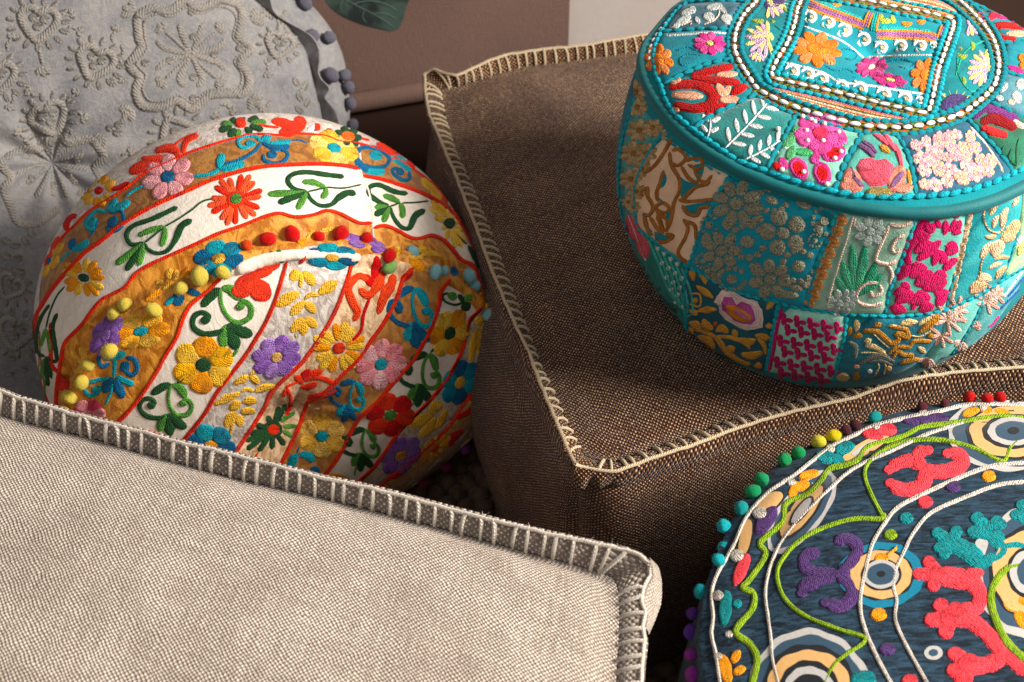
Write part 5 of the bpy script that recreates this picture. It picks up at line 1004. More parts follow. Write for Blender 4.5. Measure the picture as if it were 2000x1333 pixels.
# panels left and right: lavender carnations
def carnation(c, L, ang, cA=LAV, cB=PYEL, fan=7):
    m = Motif('carnation', *XU, .8); c = np.array(c, float)
    for i in range(fan):
        t = math.radians(ang+(i-(fan-1)/2)*22); d = np.array([math.cos(t), math.sin(t)*.9]); m.leaf([c, c+d*L*.5, c+d*L], [3, 7, 9, 5], cA if i % 2 else cB, .0018, 'petal')
    m.blob(ell(c-np.array([math.cos(math.radians(ang)), math.sin(math.radians(ang))])*L*.1, 9, 6, ang), cB)
carnation((1498, 75), 44, 140); carnation((1500, 72), 34, 200); carnation((1482, 102), 22, 110, PYEL, LAV, 5)
carnation((1930, 132), 40, 200); carnation((1922, 140), 34, 130, PYEL, LAV, 5); carnation((1895, 48), 26, 60, PYEL, LAV, 5); carnation((1505, 8), 32, 60, LAV, PYEL, 5)
for c_, r_ in (((1512, 4), 22), ((1865, 205), 30)):
    m = Motif('purple_bloom', *XU, .7); m.blob(ell(c_, r_, r_*.75, -20), ('3a2c5c', '5a4a80'))
    for i in range(9):
        t = math.radians(180+i*24); m.leaf([np.array(c_)+np.array([math.cos(t), math.sin(t)*.75])*r_*.9, np.array(c_)+np.array([math.cos(t), math.sin(t)*.75])*r_*1.3], [5, 7, 3], PYEL, .0016, 'petal')
OLV = ('6f8a2e', 'a2b04a')
strokes(*XU, 'olive_vine', [(('0a6f68', '14807a'), 3, [(1455, 70), (1480, 60), (1510, 50), (1525, 60)]), (OLV, [4, 9, 5], [(1468, 40), (1482, 42), (1492, 40)]), (OLV, [3, 7, 3], [(1505, 40), (1510, 43), (1514, 42)]), (OLV, [3, 6, 3], [(1528, 12), (1533, 18), (1534, 24)]), (('1f9a7a', '3fb08e'), 3, [(1866, 150), (1880, 110), (1900, 90), (1925, 80)]), (('1f9a7a', '3fb08e'), 3, [(1870, 108), (1872, 145), (1890, 175), (1908, 180)]), (OLV, [3, 8, 4], [(1868, 105), (1880, 112), (1890, 108)]), (OLV, [3, 8, 3], [(1897, 82), (1901, 92), (1897, 100)]), (OLV, [3, 7, 3], [(1910, 108), (1920, 107), (1930, 110)]), (OLV, [3, 8, 3], [(1880, 150), (1884, 160), (1880, 166)]), (OLV, [3, 7, 3], [(1872, 92), (1878, 96), (1876, 100)]), (OLV, [3, 7, 3], [(1918, 70), (1922, 78), (1926, 82)])], .6)
# striped panels below and above the square: rows of coloured cord
cols_ = [('c8506a', 'e07a8a'), ('e0874a', 'f2a870'), ('3f4a40', '6a705c'), ('e9c9a0', 'f6e2c4'), ('c8503a', 'dd7a5c'), ('d8b070', 'ecd09a'), ('c8505a', 'e88a80')]
botA = np.array([(1502, 172), (1560, 184), (1640, 202), (1720, 222), (1800, 240)]); botB = np.array([(1512, 186), (1560, 203), (1640, 228), (1700, 241), (1768, 243)])
for i in range(8):
    t = .06+i*.125; L_ = botA*(1-t)+botB*t; stroke('cord_stripe', SU2, L_, 4.6, Y(cols_[i % 7]), tq_, .0012, step=10)
topA = np.array([(1868, 38), (1830, 26), (1770, 14), (1712, 2)]); topB = np.array([(1868, 22), (1840, 6), (1790, -8), (1730, -18)])
for i in range(6): t = .1+i*.16; stroke('cord_stripe', SU2, topA*(1-t)+topB*t, 4.4, Y(cols_[(i+1) % 7]), tq_, .0012, step=10)
# centre panel: knitted bands, silver paisleys, flowers
def knit(pts, cs): 
    for j, c in enumerate(cs): stroke('knit_row', SU2, offs(cr(pts, 10), (j-(len(cs)-1)/2)*4.6), 5.2, Y(c), tq_, .0014, step=10)
KO, KP, KT = ('e0802a', 'f0a050'), ('8a4a86', 'b078a8'), ('1a9c9c', '3fbcb4')
knit([(1578, 8), (1610, 22), (1650, 37), (1690, 52)], (KO, KP, KP, KO)); knit([(1711, 67), (1740, 68), (1770, 69), (1800, 71), (1830, 76)], (KO, KP, KP, KO)); knit([(1690, 54), (1696, 36), (1702, 24)], (KO, KP, KO)); knit([(1832, 76), (1838, 60), (1842, 50)], (KO, KP)); knit([(1706, 62), (1710, 40), (1714, 26)], (KT, KT, KO))
strokes(*XU, 'yellow_weave', [(('9cae3c', 'c2cc6a'), [8, 10, 8], [(1722, 28), (1722, 40), (1740, 42)]), (('9cae3c', 'c2cc6a'), [8, 10, 8], [(1742, 30), (1744, 40), (1750, 44)]), (KO, [6, 9, 6], [(1760, 44), (1770, 48), (1782, 46)]), (KO, [6, 9, 6], [(1790, 42), (1800, 44), (1808, 40)]), (KO, [5, 8, 5], [(1626, 8), (1634, 10), (1644, 8)]), (KT, 9, [(1720, 54), (1760, 58), (1820, 64)]), (KT, 9, [(1600, 6), (1650, 26), (1684, 40)]), (KT, 6, [(1770, 34), (1785, 32), (1800, 36)])], .6)
def paisley(c, s, a):
    m = Motif('silver_paisley', *XU, .8); c = np.array(c, float); R_ = lambda p: rot(np.array(p)*s, a)+c
    m.leaf([R_((-.9, -.2)), R_((-.5, -.75)), R_((.2, -.7)), R_((.6, -.2)), R_((.3, .35)), R_((-.2, .3))], [s*.2, s*.42, s*.5, s*.42, s*.25], WHT); m.blob([R_(p) for p in ell((.05, -.15), .34, .24, 20, 10)], ('c9a06a', 'e4cda4'), .002, 'eye'); m.leaf([R_((-.5, .1)), R_((-.6, .5)), R_((-.1, .75))], [s*.15, s*.35, s*.15], SIL); m.blob([R_(p) for p in ell((-.75, -.85), .2, .18, 0, 9)], SIL, .002, 'dot')
for x, y, s, a in ((1583, 36, 15, .3), (1617, 46, 16, .35), (1649, 62, 17, .4), (1687, 80, 16, .35), (1722, 96, 15, 0), (1760, 92, 15, 0), (1798, 92, 15, -.05), (1824, 90, 9, 0), (1548, 142, 17, .2), (1578, 148, 16, .25), (1604, 158, 17, .3), (1645, 172, 15, .25), (1680, 177, 17, .2), (1726, 188, 17, .15), (1768, 196, 16, .15), (1797, 198, 10, .1)): paisley((x, y), s, a)
strokes(*XU, 'silver_cord', [(WHT, 3.5, [(1570, 52), (1610, 66), (1650, 84), (1690, 116)]), (SIL, 3.5, [(1694, 112), (1740, 110), (1790, 108), (1822, 108)]), (WHT, 3.5, [(1530, 122), (1570, 132), (1610, 144), (1640, 160), (1700, 168), (1760, 178), (1802, 184)])], .7)
DT = ('067a90', '0b8a9c')
strokes(*XU, 'tone_scroll', [(DT, 5, [(1625, 110), (1650, 96), (1672, 104), (1668, 118), (1650, 114)]), (DT, 5, [(1610, 128), (1630, 138), (1655, 136), (1670, 146)]), (DT, 5, [(1735, 122), (1760, 116), (1785, 124), (1775, 134), (1755, 130)]), (DT, 5, [(1665, 152), (1690, 148), (1712, 156)]), (DT, 5, [(1750, 168), (1770, 174), (1785, 168), (1778, 160)])], .5)
ORF((1594, 97), 50, .68, 10, 9)
strokes(*XU, 'stitch_ring', [(WHT, 2.5, [tuple(p) for p in ell((1596, 96), 22, 13, 10, 14)])], .9)
ORF((1808, 148), 34, .9, -70, 8)
flower(*XU, (1702, 132), 32, [MG2, ('a02a6a', 'c85a90')], CREM, 9, 0, .62, -10, pr=.9, cr_=.24)
flower(*XU, (1738, 158), 34, [MG, MG2], PYEL, 8, 0, .38, 10, pr=.9, cr_=.3)
# ================================================================ turquoise pouf: side patches
XT = (ST, tq_)
ROW = [(1263, 457), (1279, 470), (1301, 488), (1326, 506), (1346, 520), (1375, 535), (1402, 551), (1425, 562), (1470, 578), (1515, 587), (1549, 598), (1594, 605), (1650, 612), (1707, 615), (1752, 616), (1797, 612), (1842, 605), (1887, 586), (1921, 570), (1955, 547), (2002, 519)]
V1 = [(1294, 262), (1276, 290), (1263, 311), (1247, 349), (1241, 380), (1243, 412), (1247, 441), (1261, 459)]; V2 = [(1425, 345), (1402, 380), (1391, 407), (1378, 437), (1364, 468), (1355, 497), (1346, 518)]
V3 = [(1634, 410), (1623, 448), (1612, 477), (1598, 509), (1586, 549), (1578, 598)]; V4 = [(1788, 420), (1777, 459), (1766, 491), (1752, 527), (1737, 565), (1728, 610)]; V5 = [(1881, 408), (1878, 475), (1866, 532), (1852, 574), (1847, 600)]; V6 = [(1993, 372), (1986, 452), (1971, 504), (1955, 543)]
W1 = [(1343, 522), (1339, 560), (1339, 607), (1343, 650)]; W2 = [(1522, 592), (1513, 630), (1506, 675), (1497, 722)]; W3 = [(1653, 616), (1647, 660), (1638, 698), (1628, 742)]; W4 = [(1919, 574), (1908, 612), (1883, 655), (1858, 690)]; W5 = [(1978, 536), (1968, 575), (1952, 600)]
def rowpart(x0, x1): return [p for p in ROW if x0 <= p[0] <= x1]
top_ = lambda x0, x1: [(x, y) for x, y in ((1255, 190), (1262, 215), (1280, 245), (1300, 268), (1340, 298), (1380, 322), (1425, 347), (1480, 370), (1540, 390), (1590, 402), (1640, 412), (1700, 420), (1788, 425), (1840, 420), (1881, 412), (1940, 396), (1993, 376), (2006, 368)) if x0 <= x <= x1]
CR_ = cloth('cream_felt', 'c9a78c', 'e0c4aa', 30, .4); 
patch('fabric_patch', ST, top_(1250, 1300)+V1+[(1262, 462), (1238, 470), (1222, 420), (1216, 360), (1214, 300), (1222, 240), (1238, 200)], cloth('aqua_cotton', '347a7e', '5a9c9a', 60), tq_, lift=.0004, puff=.001)
patch('fabric_patch', ST, top_(1296, 1425)+V2[1:]+[(1330, 508), (1301, 487), (1264, 458)]+V1[::-1][1:-1], CR_, tq_, lift=.0004, puff=.0028, wid=22.)
patch('fabric_patch', ST, top_(1426, 1634)+V3[1:]+rowpart(1348, 1550)[::-1]+V2[::-1][:-1], cloth('bright_turquoise', '057a8c', '0c8c9c', 60), tq_, lift=.0004, puff=.0028, wid=22.)
MINT = cloth('mint_silk', '6d9684', '9abaa6', 50, .6)
patch('fabric_patch', ST, top_(1640, 1788)+V4[1:]+rowpart(1590, 1710)[::-1]+V3[::-1][:-1], MINT, tq_, lift=.0004, puff=.0028, wid=22.)
patch('fabric_patch', ST, top_(1790, 1881)+V5[1:]+rowpart(1745, 1842)[::-1]+V4[::-1][:-1], cloth('aqua_silk', '55a094', '78b8aa', 50), tq_, lift=.0004, puff=.0028, wid=22.)
patch('fabric_patch', ST, top_(1882, 1993)+V6[1:]+rowpart(1850, 1950)[::-1]+V5[::-1][:-1], cloth('turquoise_linen', '238890', '48a4a8', 60, .6), tq_, lift=.0004, puff=.0028, wid=22.)
patch('fabric_patch', ST, [(1996, 378), (2008, 370), (2008, 515), (1960, 540), (1973, 505), (1989, 452)], cloth('lime_mint', '8fc0a0', 'c0dc9c', 70), tq_, lift=.0004, puff=.001)
patch('fabric_patch', ST, ROW[:5]+W1[1:]+[(1315, 628), (1285, 590), (1260, 545), (1246, 505), (1238, 470)], cloth('deep_teal_check', '12625c', '257d75', 60), tq_, lift=.0004, puff=.001)
NAV2 = cloth('peacock_blue_silk', '05404e', '0a5564', 40, .3, .6)
patch('fabric_patch', ST, rowpart(1346, 1515)+W2[1:]+[(1460, 715), (1410, 695), (1370, 670), (1346, 645)]+W1[::-1][1:], NAV2, tq_, lift=.0004, puff=.0028, wid=22.)
patch('fabric_patch', ST, rowpart(1525, 1650)+W3[1:]+[(1580, 738), (1540, 732)]+W2[::-1][:-1], cloth('pale_mint', '7db3a4', 'a0ccbc', 60), tq_, lift=.0004, puff=.0028, wid=22.)
patch('fabric_patch', ST, rowpart(1656, 1842)+[(1838, 650), (1800, 700), (1770, 722), (1730, 735), (1680, 742), (1632, 742)]+W3[::-1][:-1], cloth('petrol_blue_silk', '195a6c', '2f7a8a', 50, .6), tq_, lift=.0004, puff=.0028, wid=22.)
patch('fabric_patch', ST, rowpart(1842, 1921)+W4[1:]+[(1830, 705), (1800, 716), (1830, 660)], cloth('faded_teal', '4a9a98', '74b8b0', 50, .6), tq_, lift=.0004, puff=.0028, wid=22.)
patch('fabric_patch', ST, rowpart(1921, 2003)+[(1990, 560), (1962, 605), (1930, 645), (1890, 680), (1866, 692)]+W4[::-1][:-1], cloth('faded_teal_b', '3f8f96', '6cb0b0', 50, .6), tq_, lift=.0004, puff=.0028, wid=22.)
ST2 = layered(ST); XT = (ST2, tq_)
for s_ in (ROW, V2, V3, V4, W2, W3, V1): beads(ST, tq_, s_, 12, 20, CORD, 'cord_bead', cap=300)
for s_ in (V5[2:], W1, W4, W5, [(1885, 420), (1860, 424), (1820, 426)], V6[1:]): beads(ST, tq_, s_, 10, 19, CORD, 'cord_bead', cap=300)
beads(ST, tq_, [(1300, 272), (1340, 302), (1380, 326), (1425, 350), (1480, 374), (1540, 394), (1600, 408), (1700, 424)], 8, 24, CORD, 'cord_bead', cap=300)
tag(mk('cord_beads', *join(rest)[:2], CORD, tq_, join(rest)[2]), kind='stuff')
# gold rosettes, left
GD, BRN = ('a88c60', 'c8b088'), ('8a5a24', 'a87438')
for (x, y, r) in ((1240, 180, 24), (1249, 255, 22), (1238, 300, 24), (1275, 250, 18), (1220, 240, 12), (1262, 300, 20), (1232, 350, 20), (1244, 375, 16), (1254, 330, 16), (1290, 262, 12), (1245, 210, 18), (1228, 395, 12), (1238, 405, 12)):
    if x > 1222: flower(*XT, (x, y), r, [GD, ('98804e', 'bca478')], BRN, 7, x, 1.15, 70, cr_=.25, hk=.6)
strokes(*XT, 'rose_petal', [(('a83a4e', 'c8606c'), [9, 26, 20], [(1226, 420), (1236, 445), (1248, 470)]), (('a83a4e', 'c8606c'), [9, 24, 12], [(1246, 455), (1256, 480), (1262, 505)]), (('d8a0a0', 'e8c0b8'), 2, [(1228, 420), (1240, 450), (1262, 510)])])
# cream patch: brown outlines and teal gaps
BO, TG = ('8a5526', 'a87440'), cloth('teal_gap', '17707c', '24848c', 60)
z3 = lambda L: [(1200+x/4.444, 250+y/4.444) for x, y in L]
for L_ in ([(390, 520), (430, 400), (455, 440), (430, 510)], [(400, 640), (470, 680), (500, 760), (470, 820), (440, 780), (470, 700), (380, 600)], [(580, 430), (640, 470), (780, 500), (640, 560), (590, 610), (570, 520)], [(600, 680), (700, 660), (850, 640), (830, 680), (740, 680), (740, 730), (680, 750), (620, 720)], [(350, 900), (430, 930), (500, 960), (430, 985), (360, 970)], [(700, 320), (780, 320), (760, 420), (730, 460), (690, 380)], [(245, 740), (270, 770), (290, 850), (330, 900), (310, 920), (260, 850)]):
    patch('teal_inset', ST2, z3(L_), TG, tq_, lift=.0005, gs=5)
for w, L_ in ((6, [(500, 90), (430, 220), (350, 330), (250, 400)]), (6, [(250, 600), (240, 560), (290, 520), (290, 590), (320, 640), (340, 700), (300, 760), (250, 740)]), (6, [(480, 210), (500, 330), (560, 430), (570, 540), (520, 650), (500, 780), (470, 860), (430, 890), (370, 690)]), (6, [(430, 370), (400, 480), (370, 560), (380, 640)]), (6, [(500, 200), (560, 190), (620, 250), (600, 300), (540, 330), (500, 300)]), (6, [(610, 290), (680, 270), (750, 270), (770, 330), (730, 360), (640, 320)]), (6, [(580, 330), (650, 440), (720, 470), (740, 420), (690, 360)]), (6, [(740, 460), (800, 470), (850, 410)]), (7, [(580, 640), (700, 520), (800, 490), (830, 450)]), (6, [(560, 620), (640, 640), (870, 620)]), (7, [(590, 670), (640, 740), (720, 760), (750, 700), (830, 680)]), (6, [(340, 700), (420, 650), (480, 700), (430, 740), (350, 700)]), (6, [(310, 770), (380, 880), (420, 910), (400, 830), (370, 760)]), (6, [(380, 740), (460, 800), (460, 870)]), (6, [(600, 790), (640, 860), (620, 950), (560, 1060), (570, 1120), (640, 1170)]), (6, [(620, 810), (700, 850), (710, 980)]), (6, [(260, 760), (300, 900), (340, 930)]), (7, [(440, 920), (510, 940), (440, 990), (380, 980)])):
    stroke('outline_cord', ST2, z3(L_), w, Y(BO), tq_, .0014)
# glitter flowers
m = M('silver_glitter', .5, .1, .5); a_ = m.voro(900, 'F1', 1.); b_ = m.noise(1500, 2); m.color(m.mix((a_*.8+b_*.5-.2).step(.3, .8), lin('a8a68c'), lin('4c524a'))); m.bump(a_+b_, 1., .0012); m.b.inputs['Metallic'].default_value = .35; GLIT = m.m
def gl(e, h=.0014): return mk('glitter_flower', *dome_geo(ST2, e, h)[:2], GLIT, tq_, dome_geo(ST2, e, h)[2])
def glflower(c, R, n, k, a, r0=0):
    m_ = Motif('glitter_flower', *XT, .7); m_.root = gl(ell(c, R*.28, R*.25, 0, 10), .0022)
    for i in range(n):
        t = 2*math.pi*i/n+r0; o = ell((R*.62, 0), R*.36, R*.9*math.sin(math.pi/n)*.75, 0, 10, .8); o = np.array([rot(rot(p, t)*np.array([1, k]), math.radians(a))+c for p in o]); v_, f_, u_ = dome_geo(ST2, o, .0014+.0001*i); mk('petal', v_, f_, GLIT, m_.root, u_)
def glring(c, R, k, a):
    r_ = gl(ell(c, R*.35, R*.32*k, a, 10), .0022)
    for i in range(11):
        t = i/11*5.6+.4; o = ell((c[0]+math.cos(t)*R*.8, c[1]+math.sin(t)*R*.8*k), R*.19, R*.17, 0, 8); v_, f_, u_ = dome_geo(ST2, o, .0013); mk('petal', v_, f_, GLIT, r_, u_)
for a_ in (((1440, 398), 46, 8, .95, 20), ((1530, 455), 44, 5, .95, 40), ((1410, 490), 36, 7, .95, 0), ((1505, 545), 40, 7, .9, 10), ((1393, 535), 16, 5, .9, 0)): glflower(a_[0], a_[1]*1.15, *a_[2:])
for a_ in (((1508, 392), 34, .7, 20), ((1460, 472), 38, .95, 0), ((1560, 520), 36, .95, 0), ((1610, 432), 26, 1.1, 0), ((1430, 545), 30, .8, 20), ((1386, 440), 18, 1.2, 0), ((1592, 470), 14, 1, 0), ((1375, 510), 16, .9, 0)): glring(a_[0], a_[1]*1.1, *a_[2:])
for e in ((1540, 575, 22, 8, 8), (1600, 445, 8, 14, 0), (1556, 562, 14, 7, 10), (1420, 440, 12, 8, 50), (1480, 430, 14, 9, -20), (1570, 400, 16, 8, 20), (1380, 470, 10, 14, 10), (1575, 555, 9, 9, 0), (1475, 520, 12, 8, 0)): gl(ell(e[:2], *e[2:]))
# mint patch: orange leaf border, green fan, silver blooms and pink scrolls
SIE = ('b8703a', 'd2955e')
for i in range(17):
    t = i/16; p = np.array([1646-t*62, 425+t*168]); blobs(*XT, 'rust_leaf', [(SIE, (p[0]-3+6*(i % 2), p[1], 12, 6.5, -10 if i % 2 else 15))], .7)
stroke('pale_cord', ST2, [(1668, 420), (1656, 460), (1640, 510), (1625, 560), (1616, 600)], 4, Y(CREM), tq_, .0012)
GF, GF2 = ('1f7a5a', '3f9c78'), ('2a8a68', '55aa84')
m = Motif('green_fan', *XT, .7)
for i, (x, y) in enumerate(((1664, 478), (1690, 476), (1645, 510), (1712, 512), (1632, 540), (1722, 535), (1650, 560), (1625, 572), (1685, 500), (1660, 530))): m.leaf([(1670, 578), ((1670+x)/2+(x-1670)*.15, (578+y)/2), (x, y)], [5, 16, 18, 8], GF if i % 2 else GF2, .0014)
SIB = ('93a8a0', 'bccac2')
for c_, r_ in (((1700, 452), 30), ((1640, 592), 26), ((1655, 584), 20)): flower(*XT, c_, r_, [SIB], SIB, 7, 0, 1.1, 70, hk=.8)
PKC = ('cfa894', 'e6cdbc')
strokes(*XT, 'pink_scroll', [(PKC, 6, [(1782, 432), (1762, 442), (1736, 438)]), (PKC, 6, [(1736, 440), (1728, 462), (1714, 492), (1712, 510), (1735, 516), (1752, 510)]), (PKC, 6, [(1768, 460), (1752, 466), (1742, 485), (1750, 494), (1760, 484)]), (PKC, 6, [(1735, 518), (1742, 535), (1738, 555)]), (PKC, 6, [(1715, 552), (1690, 555), (1674, 572), (1676, 590), (1700, 598), (1725, 592)]), (PKC, 6, [(1718, 556), (1722, 570), (1706, 578), (1700, 568)]), (PKC, 5, [(1672, 422), (1668, 440), (1680, 445)])])
# magenta patch
z4 = lambda L: [(1550+x/4.444, 250+y/4.444) for x, y in L]; z6 = lambda L: [(1550+x/4.444, 480+y/4.444) for x, y in L]
LL = [(MGT, [4, 12, 16, 12, 10], z4([(1150, 750), (1090, 900), (1020, 1000), (980, 1100), (1010, 1200)])), (MGT, [6, 16, 8], z4([(1140, 800), (1180, 880), (1230, 830)])), (MGT, [6, 17, 8], z4([(1070, 980), (1130, 950), (1190, 930)])), (MGT, [6, 20, 8], z4([(1040, 1080), (1110, 1040), (1200, 990)])), (MGT, [6, 18, 7], z4([(1070, 1150), (1160, 1080), (1280, 980)])), (MGT, [6, 14, 6], z4([(1210, 1200), (1240, 1100), (1250, 1050)])), (MGT, [5, 15, 6], z4([(1260, 1060), (1300, 1130), (1270, 1180)])), (MGT, [6, 22, 14], z4([(1320, 1100), (1370, 1050), (1380, 980)])), (MGT, [5, 12, 5], z4([(1310, 930), (1320, 850), (1320, 800)])), (MGT, [5, 10, 5], z4([(1350, 900), (1390, 850), (1400, 790)])), (MGT, [5, 10, 5], z4([(1370, 920), (1420, 900), (1460, 910)])), (MGT, [5, 10, 5], z4([(1280, 870), (1250, 830), (1240, 790)])), (MGT, [8, 16, 8], z4([(1180, 740), (1260, 750), (1330, 730)])), (MGT, [6, 12, 6], z4([(1360, 760), (1420, 750), (1450, 740)])), (MGT, [6, 12, 6], z4([(1450, 800), (1430, 850), (1450, 880)])),
    (MGT, [8, 20, 10], z6([(900, 300), (950, 230), (1030, 190)])), (MGT, [10, 26, 12], z6([(1010, 280), (1070, 220), (1160, 190)])), (MGT, [10, 28, 16], z6([(1050, 340), (1140, 290), (1200, 220)])), (MGT, [10, 30, 18], z6([(1120, 380), (1200, 330), (1330, 310)])), (MGT, [8, 18, 10], z6([(1200, 290), (1280, 260), (1330, 270)])), (MGT, [8, 16, 12], z6([(1220, 400), (1280, 440), (1250, 540)])), (MGT, [8, 22, 10], z6([(880, 500), (960, 440), (1060, 430)])), (MGT, [8, 24, 12], z6([(1000, 500), (1100, 460), (1190, 450)])), (MGT, [6, 14, 6], z6([(860, 420), (920, 400), (960, 350)])), (MGT, [6, 12, 6], z6([(930, 330), (980, 350), (1010, 380)])), (MGT, [8, 18, 8], z6([(830, 540), (900, 550), (980, 570)])), (MGT, [8, 18, 8], z6([(1080, 560), (1150, 540), (1220, 520)])), (MGT, [5, 10, 5], z6([(1330, 180), (1380, 140), (1420, 110)])), (MGT, [6, 14, 6], z6([(1300, 220), (1340, 170), (1390, 150)])), (MGT, [5, 10, 5], z6([(1290, 380), (1320, 410), (1330, 450)])), (MGT, [4, 9, 4], z6([(1020, 560), (1040, 530), (1060, 500)]))]
strokes(*XT, 'magenta_leaf', [(c_, [q*1.3 for q in w_] if not np.isscalar(w_) else w_*1.3, l_) for c_, w_, l_ in LL], .6)
# turquoise linen: peach sprigs
PE, PE2 = ('c99a6c', 'e2bd94'), ('d2ab84', 'eccfb0')
for i in range(11):
    t = i/10; x, y = 1893-t*34, 428+t*150; blobs(*XT, 'peach_leaf', [(PE if i % 2 else PE2, (x, y, 12, 5, -65+15*(i % 2)))], .8)
strokes(*XT, 'peach_scroll', [(PE, 4, z4([(1660, 680), (1650, 780), (1690, 880), (1780, 910), (1830, 830), (1850, 700)])), (PE, [6, 16, 9], z4([(1690, 660), (1780, 600), (1870, 600)])), (PE2, [5, 12, 6], z4([(1800, 860), (1820, 760), (1860, 690)])), (PE2, [4, 10, 4], z4([(1730, 870), (1750, 800), (1780, 760)])), (PE, [4, 10, 4], z4([(1700, 760), (1740, 700), (1770, 660)])), (PE2, [5, 10, 5], z4([(1900, 680), (1930, 630), (1940, 570)])), (PE, [14, 26, 18], z4([(1950, 800), (1880, 920), (1800, 980)])), (PE2, [14, 26, 16], z4([(1820, 980), (1760, 1050), (1740, 1120)])), (PE, [4, 10, 4], z4([(1660, 940), (1710, 950), (1760, 930)])), (PE2, [4, 10, 4], z4([(1620, 1130), (1660, 1050), (1720, 990)])), (PE, 4, z4([(1740, 1000), (1640, 1140), (1610, 1300)])), (PE, [12, 22, 14], z6([(1530, 410), (1600, 350), (1680, 320)])), (PE2, [12, 20, 10], z6([(1590, 300), (1650, 280), (1720, 300)])), (PE, [5, 11, 5], z6([(1750, 290), (1790, 230), (1850, 170)])), (PE2, [4, 9, 4], z6([(1690, 200), (1750, 170), (1810, 140)])), (PE, [4, 8, 4], z6([(1740, 120), (1800, 100), (1880, 100)]))], .8)
strokes(*XT, 'yellow_sprig', [(('d8d060', 'eee89a'), [5, 12, 6], [(1988, 500), (1994, 485), (2002, 470)]), (WHT, [4, 10, 4], [(1985, 480), (1990, 470), (1998, 462)])], .7)
# checked patch lower left
for i in range(6):
    x0 = 1266+i*13; stroke('thread_row', ST2, [(x0, 468+i*11), (x0+18, 510+i*12), (x0+42-i*4, 570+i*8), (1338, 610+i*2)], 4, Y(('2a8f86', '54aea2')), tq_, .0010)
for i in range(5):
    for j in range(5):
        x, y = 1284+i*13+j*9, 490+j*26+i*10-abs(j-2)*2
        if x < 1334 and y < 612: blobs(*XT, 'mirror_chip', [(('b9b9ae', 'e4e2d8'), (x, y, 4.5, 4.5, 20))], .7)
# peacock blue patch: pink bloom and gold leaves
z5 = lambda L: [(1200+x/4.444, 450+y/4.444) for x, y in L]
m = Motif('pink_bloom', *XT, .8); m.blob(z5([(850, 620), (870, 560), (930, 510), (1000, 510), (1060, 540), (1100, 570), (1180, 590), (1250, 620), (1290, 690), (1310, 780), (1290, 850), (1230, 880), (1150, 880), (1080, 850), (1020, 820), (960, 780), (900, 720), (890, 660)]), ('e2bdb6', 'f2dad2'), .0016)
m.blob(z5([(910, 620), (940, 560), (1020, 570), (1060, 640), (1110, 610), (1200, 640), (1230, 690), (1240, 780), (1200, 830), (1120, 820), (1040, 790), (980, 740), (930, 690)]), ('a83a8a', 'c866a8'), .0022); m.blob(z5([(960, 640), (1030, 640), (1120, 680), (1200, 740), (1200, 790), (1120, 800), (1040, 770), (980, 710)]), ('d8701c', 'e89a40'), .0028); m.blob(z5([(1020, 670), (1100, 690), (1180, 750), (1150, 775), (1070, 730)]), ('c0508a', 'd888ae'), .0034)
GLL = [[(710, 480), (780, 530), (860, 590)], [(730, 380), (780, 410), (790, 470)], [(720, 700), (810, 690), (890, 690)], [(1030, 860), (1050, 900), (1060, 930)], [(1320, 690), (1350, 650), (1390, 630)], [(650, 690), (700, 720), (720, 740)], [(1310, 830), (1350, 830), (1370, 820)], [(650, 380), (670, 360), (690, 440)]]
strokes(*XT, 'gold_leaf', [(GLD, [4, 13, 5], z5(L_)) for L_ in GLL]+[(GLD, 4, z5([(650, 550), (740, 560), (740, 660), (650, 640)])), (GLD, [5, 12, 6], z5([(680, 600), (700, 610), (720, 590)])), (GLD, [6, 18, 10], z5([(650, 800), (700, 820), (750, 870)])), (GLD, [6, 18, 8], z5([(770, 770), (800, 830), (860, 860)])), (GLD, [6, 16, 7], z5([(880, 880), (930, 850), (990, 890)])), (('c8501c', 'd86a30'), 8, z5([(870, 830), (890, 790)])), (GLD, [8, 22, 12], z5([(720, 920), (790, 960), (870, 1030)])), (GLD, [5, 10, 7], z5([(700, 860), (820, 900), (900, 950), (980, 1060), (1120, 1150), (1180, 1160)])), (GLD, [5, 18, 8], z5([(950, 1060), (1000, 1040), (1050, 1020)])), (GLD, [4, 8, 5], z5([(880, 920), (1000, 930), (1120, 970), (1180, 1030)])), (GLD, [6, 16, 6], z5([(1080, 940), (1160, 970), (1230, 950)])), (GLD, [6, 15, 6], z5([(1220, 910), (1300, 930), (1350, 930)])), (GLD, [6, 16, 7], z5([(1100, 1070), (1180, 1090), (1290, 1060)])), (GLD, [4, 9, 6], z5([(1240, 930), (1300, 1000), (1310, 1080)])), (GLD, [6, 13, 6], z5([(1210, 1180), (1250, 1175), (1280, 1190)])), (GLD, [6, 14, 8], z5([(650, 840), (660, 880), (680, 910)]))], .6)
# magenta loops
MR = ('a80e50', 'c62a6a')
for r_ in range(6):
    for c_ in range(5):
        x = 1530+c_*26-r_*3.2+(r_ % 2)*11; y = 617+r_*21+c_*4.2+2
        if x > 1646-r_*5 or x < 1522-r_*4: continue
        blobs(*XT, 'loop_knot', [(MR, (x, y, 6.5, 8, 0)), (MR, (x+1, y+10, 6, 7, 0)), (MR, (x+12, y+7, 8, 4.5, 15))], .7)
stroke('magenta_edge', ST2, [(1527, 600), (1518, 640), (1510, 690), (1502, 725)], 6, Y(MR), tq_, .0012)
